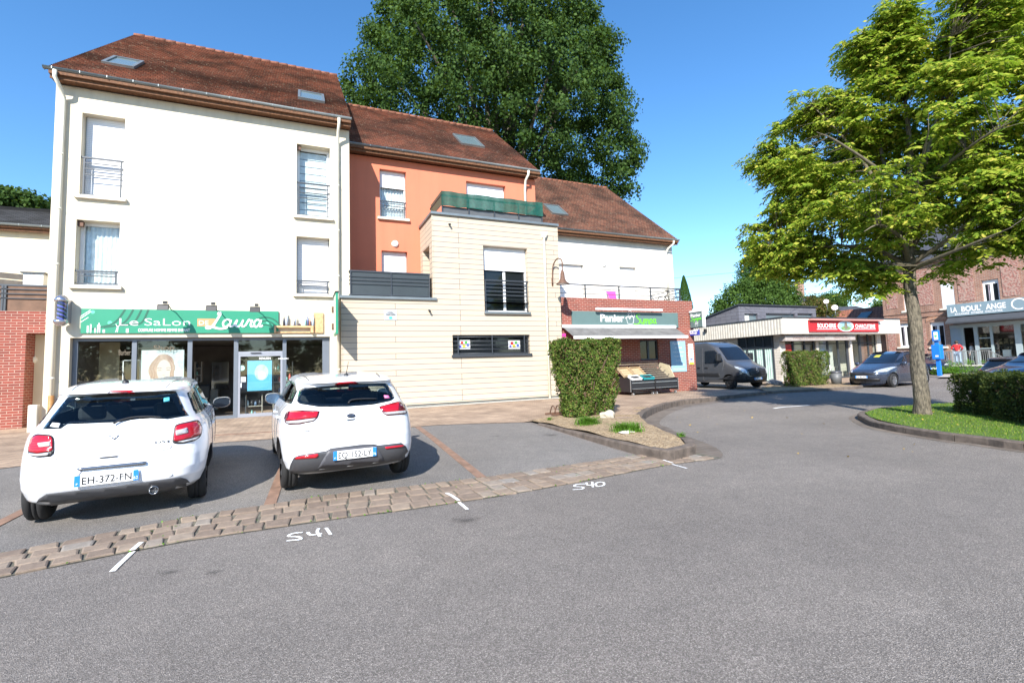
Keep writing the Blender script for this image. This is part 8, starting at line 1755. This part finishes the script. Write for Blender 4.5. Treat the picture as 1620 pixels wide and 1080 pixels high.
# white garden chair shapes by the butcher door
T_ = thing('garden_chair', (29.9, 18.9, .09), 'white plastic garden chair by the butcher door behind the litter bin', 'chair'); cx_ = 29.6; cy_ = 18.9
MB().box(cx_-.22, cx_+.22, cy_-.22, cy_+.22, .50, .53).build('seat', MAT['white'], T_); 
for a in (-1, 1):
    for b in (-1, 1): MB().cyl((cx_+a*.2, cy_+b*.2, .09), (cx_+a*.19, cy_+b*.19, .50), .018, n=8).build('leg', MAT['white'], T_)
q = MB(); q.box(cx_-.22, cx_-.18, cy_+.19, cy_+.22, .53, .95); q.box(cx_+.18, cx_+.22, cy_+.19, cy_+.22, .53, .95); q.box(cx_-.22, cx_+.22, cy_+.19, cy_+.22, .9, .96)
for i in range(4): q.box(cx_-.14+i*.09, cx_-.12+i*.09, cy_+.195, cy_+.215, .53, .9)
q.build('backrest', MAT['white'], T_)
# blue parking meter
x, y = 35.4, V(1487, 594, 35.4)[0]; T_ = thing('parking_meter', (x, y, .1), 'bright blue parking ticket machine on a post by the bakery street', 'parking meter'); bl = M('bright_blue_paint', (.01, .17, .62), .4, 0, .03)
zt = V(1487, 522, x)[1]; zc = V(1487, 545, x)[1]; zd = V(1487, 568, x)[1]; wv_ = .22
MB().box(x-.08, x+.08, y-.09, y+.09, .1, zd).box(x-.06, x+.06, y-.08, y+.08, zc, V(1487, 541, x)[1]).build('post', bl, T_); MB().box(x-.2, x+.2, y-wv_/1, y+wv_/1, zd, zc).build('machine_body', bl, T_, bevel=.03)
hb = MB().box(x-.1, x+.1, y-.16, y+.16, V(1487, 539, x)[1], zt).build('sign_head', bl, T_, bevel=.02); MB().box(x-.12, x-.101, y-.14, y+.06, V(1487, 537, x)[1], zt-.1).build('notice', MAT['white'], hb); MB().cyl((x-.121, y-.04, zt-.35), (x-.125, y-.04, zt-.35), .07, n=16).build('symbol', M('green_print', (.1, .5, .2), .5, 0, 0), hb)
MB().box(x-.21, x-.201, y-.12, y+.03, zd+.15, zd+.24).build('label', MAT['white'], T_)
# street lamp above the trees behind the square
d = ray(1257, 437); s = 34/math.hypot(d.x, d.y); P = CAM+d*s; T_ = thing('street_lamp', (P.x, P.y, P.z), 'bell shaped street lamp hanging from a thin cable beside the street tree crown', 'lamp')
MB().lathe([(0, .40), (.04, .38), (.10, .22), (.26, .06), (.40, -.02), (0, 0)], tuple(P), 16).build('lamp_shade', MAT['rust'], T_)
MB().tube(smooth_path([(41.9, 21, 7.6), (P.x+4, P.y+1, P.z+.75), (P.x, P.y, P.z+.4), (P.x-3, P.y+4, P.z+.7), (25, 40, 9)], 5), .010, 5).build('cable', MAT['black'], T_)
# terrace items above the grocery
xx = W(970, 470, 18.4)[0]; T_ = thing('folding_chair', (xx, 18.4, 4.2), 'bright pink folding chair on the grocery roof terrace', 'chair'); pk = M('bright_pink_cloth', (.80, .08, .38), .7, 0, .05); zt = W(970, 459.5, 18.4)[1]
MB().prism([(xx-.22, 18.5, zt-.55), (xx+.30, 18.5, zt-.55), (xx+.30, 18.62, zt), (xx-.22, 18.62, zt)], (0, .02, 0)).build('backrest', pk, T_); MB().box(xx-.22, xx+.3, 18.1, 18.5, zt-.58, zt-.55).build('seat', pk, T_)
q = MB()
for a in (-.24, .32): q.tube([(xx+a, 18.1, 4.1), (xx+a, 18.65, zt+.02)], .015, 6); q.tube([(xx+a, 18.6, 4.1), (xx+a, 18.1, zt-.55)], .015, 6)
q.build('frame', M('teal_frame', (.02, .28, .2), .5, 0, 0), T_)
xx = W(1060, 468, 18.6)[0]; T_ = thing('bicycle', (xx, 18.6, 4.1), 'dark bicycle leaning behind the terrace railing at the white wall', 'bicycle'); zb = 4.1
for a in (-.5, .5):
    q = MB(); q.tube([(xx+a+.33*math.cos(t), 18.6, zb+.35+.33*math.sin(t)) for t in [i*math.pi/12 for i in range(25)]], .018, 6)
    for i in range(8): q.tube([(xx+a, 18.6, zb+.35), (xx+a+.33*math.cos(i*math.pi/4), 18.6, zb+.35+.33*math.sin(i*math.pi/4))], .004, 4)
    q.build('wheel', MAT['black'], T_)
MB().tube([(xx-.5, 18.6, zb+.35), (xx-.05, 18.6, zb+.35), (xx+.38, 18.6, zb+.8), (xx-.15, 18.6, zb+.85), (xx-.5, 18.6, zb+.35)], .018, 6).tube([(xx+.5, 18.6, zb+.35), (xx+.36, 18.6, zb+.98)], .018, 6).tube([(xx-.05, 18.6, zb+.35), (xx-.18, 18.6, zb+.95)], .016, 6).build('frame', M('dark_bike_paint', (.03, .03, .035), .4, .2, 0), T_)
MB().tube([(xx+.36, 18.35, zb+1.0), (xx+.36, 18.85, zb+1.0)], .015, 6).build('handlebar', MAT['rust'], T_); MB().box(xx-.3, xx-.06, 18.53, 18.67, zb+.95, zb+1.0).build('saddle', MAT['black'], T_, bevel=.02)
# ================================================================== PEOPLE
skin_m = M('skin', (.42, .24, .17), .6, 0, .05)
def person(loc, face, label, top, legs, hair=(.05, .03, .02), arms='hips', h=1.68, shoes=(.05, .05, .05), bag=None):
    T_ = thing('person', loc, label, 'person', None, rz=face); s = h/1.72
    J = {'pel': (0, 0, .96, .15), 'waist': (0, .01, 1.10, .125), 'chest': (0, .0, 1.30, .15), 'neckb': (0, -.01, 1.44, .075), 'neck': (0, .0, 1.50, .052), 'head': (0, .015, 1.60, .085), 'crown': (0, .0, 1.68, .07),
         'lsh': (-.17, 0, 1.41, .06), 'rsh': (.17, 0, 1.41, .06), 'lhip': (-.09, 0, .90, .10), 'rhip': (.09, 0, .90, .10), 'lkn': (-.10, .01, .50, .065), 'rkn': (.11, .03, .50, .065), 'lan': (-.10, -.02, .09, .042), 'ran': (.12, -.01, .09, .042), 'lto': (-.11, .15, .04, .04), 'rto': (.14, .16, .04, .04)}
    if arms == 'hips': J.update(lel=(-.33, -.03, 1.20, .043), rel=(.33, -.03, 1.20, .043), lwr=(-.20, .12, 1.08, .032), rwr=(.20, .12, 1.08, .032), lha=(-.12, .19, 1.08, .035), rha=(.12, .19, 1.08, .035))
    else: J.update(lel=(-.24, -.02, 1.14, .043), rel=(.24, -.02, 1.14, .043), lwr=(-.25, .06, .90, .032), rwr=(.25, .06, .90, .032), lha=(-.25, .08, .81, .035), rha=(.25, .08, .81, .035))
    def grow(name, edges, mat, par, extra=0, names=None):
        names = []; [names.append(v) for e in edges for v in e if v not in names]
        me = bpy.data.meshes.new(name); me.from_pydata([tuple(c*s for c in J[n_][:3]) for n_ in names], [(names.index(a), names.index(b)) for a, b in edges], []); ob = bpy.data.objects.new('t', me); col.objects.link(ob)
        ob.modifiers.new('s', 'SKIN'); 
        for i, n_ in enumerate(names): me.skin_vertices[0].data[i].radius = ((J[n_][3]+extra)*s,)*2
        me.skin_vertices[0].data[0].use_root = True; sb = ob.modifiers.new('u', 'SUBSURF'); sb.levels = 2; sb.render_levels = 2
        dg = bpy.context.evaluated_depsgraph_get(); m2 = bpy.data.meshes.new_from_object(ob.evaluated_get(dg)); bpy.data.objects.remove(ob); m2.name = name; m2.materials.clear(); m2.materials.append(mat); [setattr(p, 'use_smooth', True) for p in m2.polygons]
        o = bpy.data.objects.new(name, m2); col.objects.link(o); o.parent = par; return o
    E1 = [('pel', 'waist'), ('waist', 'chest'), ('chest', 'neckb'), ('neckb', 'neck'), ('neck', 'head'), ('head', 'crown')]; EA = [('chest', 'lsh'), ('lsh', 'lel'), ('lel', 'lwr'), ('lwr', 'lha'), ('chest', 'rsh'), ('rsh', 'rel'), ('rel', 'rwr'), ('rwr', 'rha')]; EL = [('pel', 'lhip'), ('lhip', 'lkn'), ('lkn', 'lan'), ('lan', 'lto'), ('pel', 'rhip'), ('rhip', 'rkn'), ('rkn', 'ran'), ('ran', 'rto')]
    b = grow('body', E1+EA+EL, skin_m, T_)
    grow('jacket', [('pel', 'waist'), ('waist', 'chest'), ('chest', 'neckb')]+[e for e in EA if 'ha' not in e[1]], top, T_, .018)
    grow('trousers', [('pel', 'lhip'), ('lhip', 'lkn'), ('lkn', 'lan'), ('pel', 'rhip'), ('rhip', 'rkn'), ('rkn', 'ran')], legs, T_, .014)
    hm = M('hair_%d' % int(hair[0]*1000), hair, .7, 0, .2, 30)
    MB().lathe([(0, .115), (.06, .10), (.092, .05), (.10, -.01), (.095, -.06), (.06, -.09), (0, -.09)], (0, -.015*s, 1.625*s), 16).lathe([(.0, .04), (.05, .03), (.05, -.03), (0, -.05)], (0, -.10*s, 1.66*s), 12).build('hair', hm, T_, local=True)
    for sx_ in (-1, 1):
        k0 = J['lha'] if sx_ < 0 else J['rha']; q = MB()
        for i in range(5): q.tube([(k0[0]*s+(i-2)*.015, k0[1]*s, k0[2]*s), (k0[0]*s+(i-2)*.017, k0[1]*s+.03, k0[2]*s-.04), (k0[0]*s+(i-2)*.015, k0[1]*s+.035, k0[2]*s-.075+abs(i-2)*.008)], .008, 6, .006)
        q.build('fingers', skin_m, b, local=True); MB().lathe([(0, .05), (.05, .045), (.055, 0), (0, -.02)], (J['lto' if sx_ < 0 else 'rto'][0]*s, .06, .03), 12).build('shoe', M('shoe_%d' % int(shoes[0]*100), shoes, .6), T_, local=True)
    MB().lathe([(0, .0), (.012, .01), (.016, .03), (.006, .05)], (0, .10*s, 1.575*s), 8).build('nose', skin_m, b, local=True)
    return T_
den = M('pale_denim', (.28, .38, .52), .8, 0, .15, 20); red_j = M('red_patterned_jacket', (.62, .03, .035), .7, 0, .35, 26)
yy = V(1515, 560, 41.0)[0]; person((41.0, yy, .6), R(-90), 'person in a red jacket and pale jeans seen from behind on the bakery terrace', red_j, den, h=1.66)
yy = V(1538, 560, 42.6)[0]; person((42.6, yy, .5), R(10), 'person in white and dark clothes standing in the bakery doorway', M('white_shirt', (.6, .6, .6), .8, 0, .1), M('pale_green_trousers', (.35, .45, .42), .8, 0, .1), arms='down', h=1.62)
yy = V(1578, 560, 43.2)[0]; person((43.2, yy, .5), R(-60), 'person in dark clothes with a white bag inside the bakery window', MAT['black'], MAT['trim'], arms='down', h=1.7)
MB_ = MB().box(43.0, 43.1, yy-.75, yy-.35, .95, 1.55).build('shopping_bag', MAT['white'], None); tag(MB_, 'white paper shopping bag held inside the bakery window', 'bag')
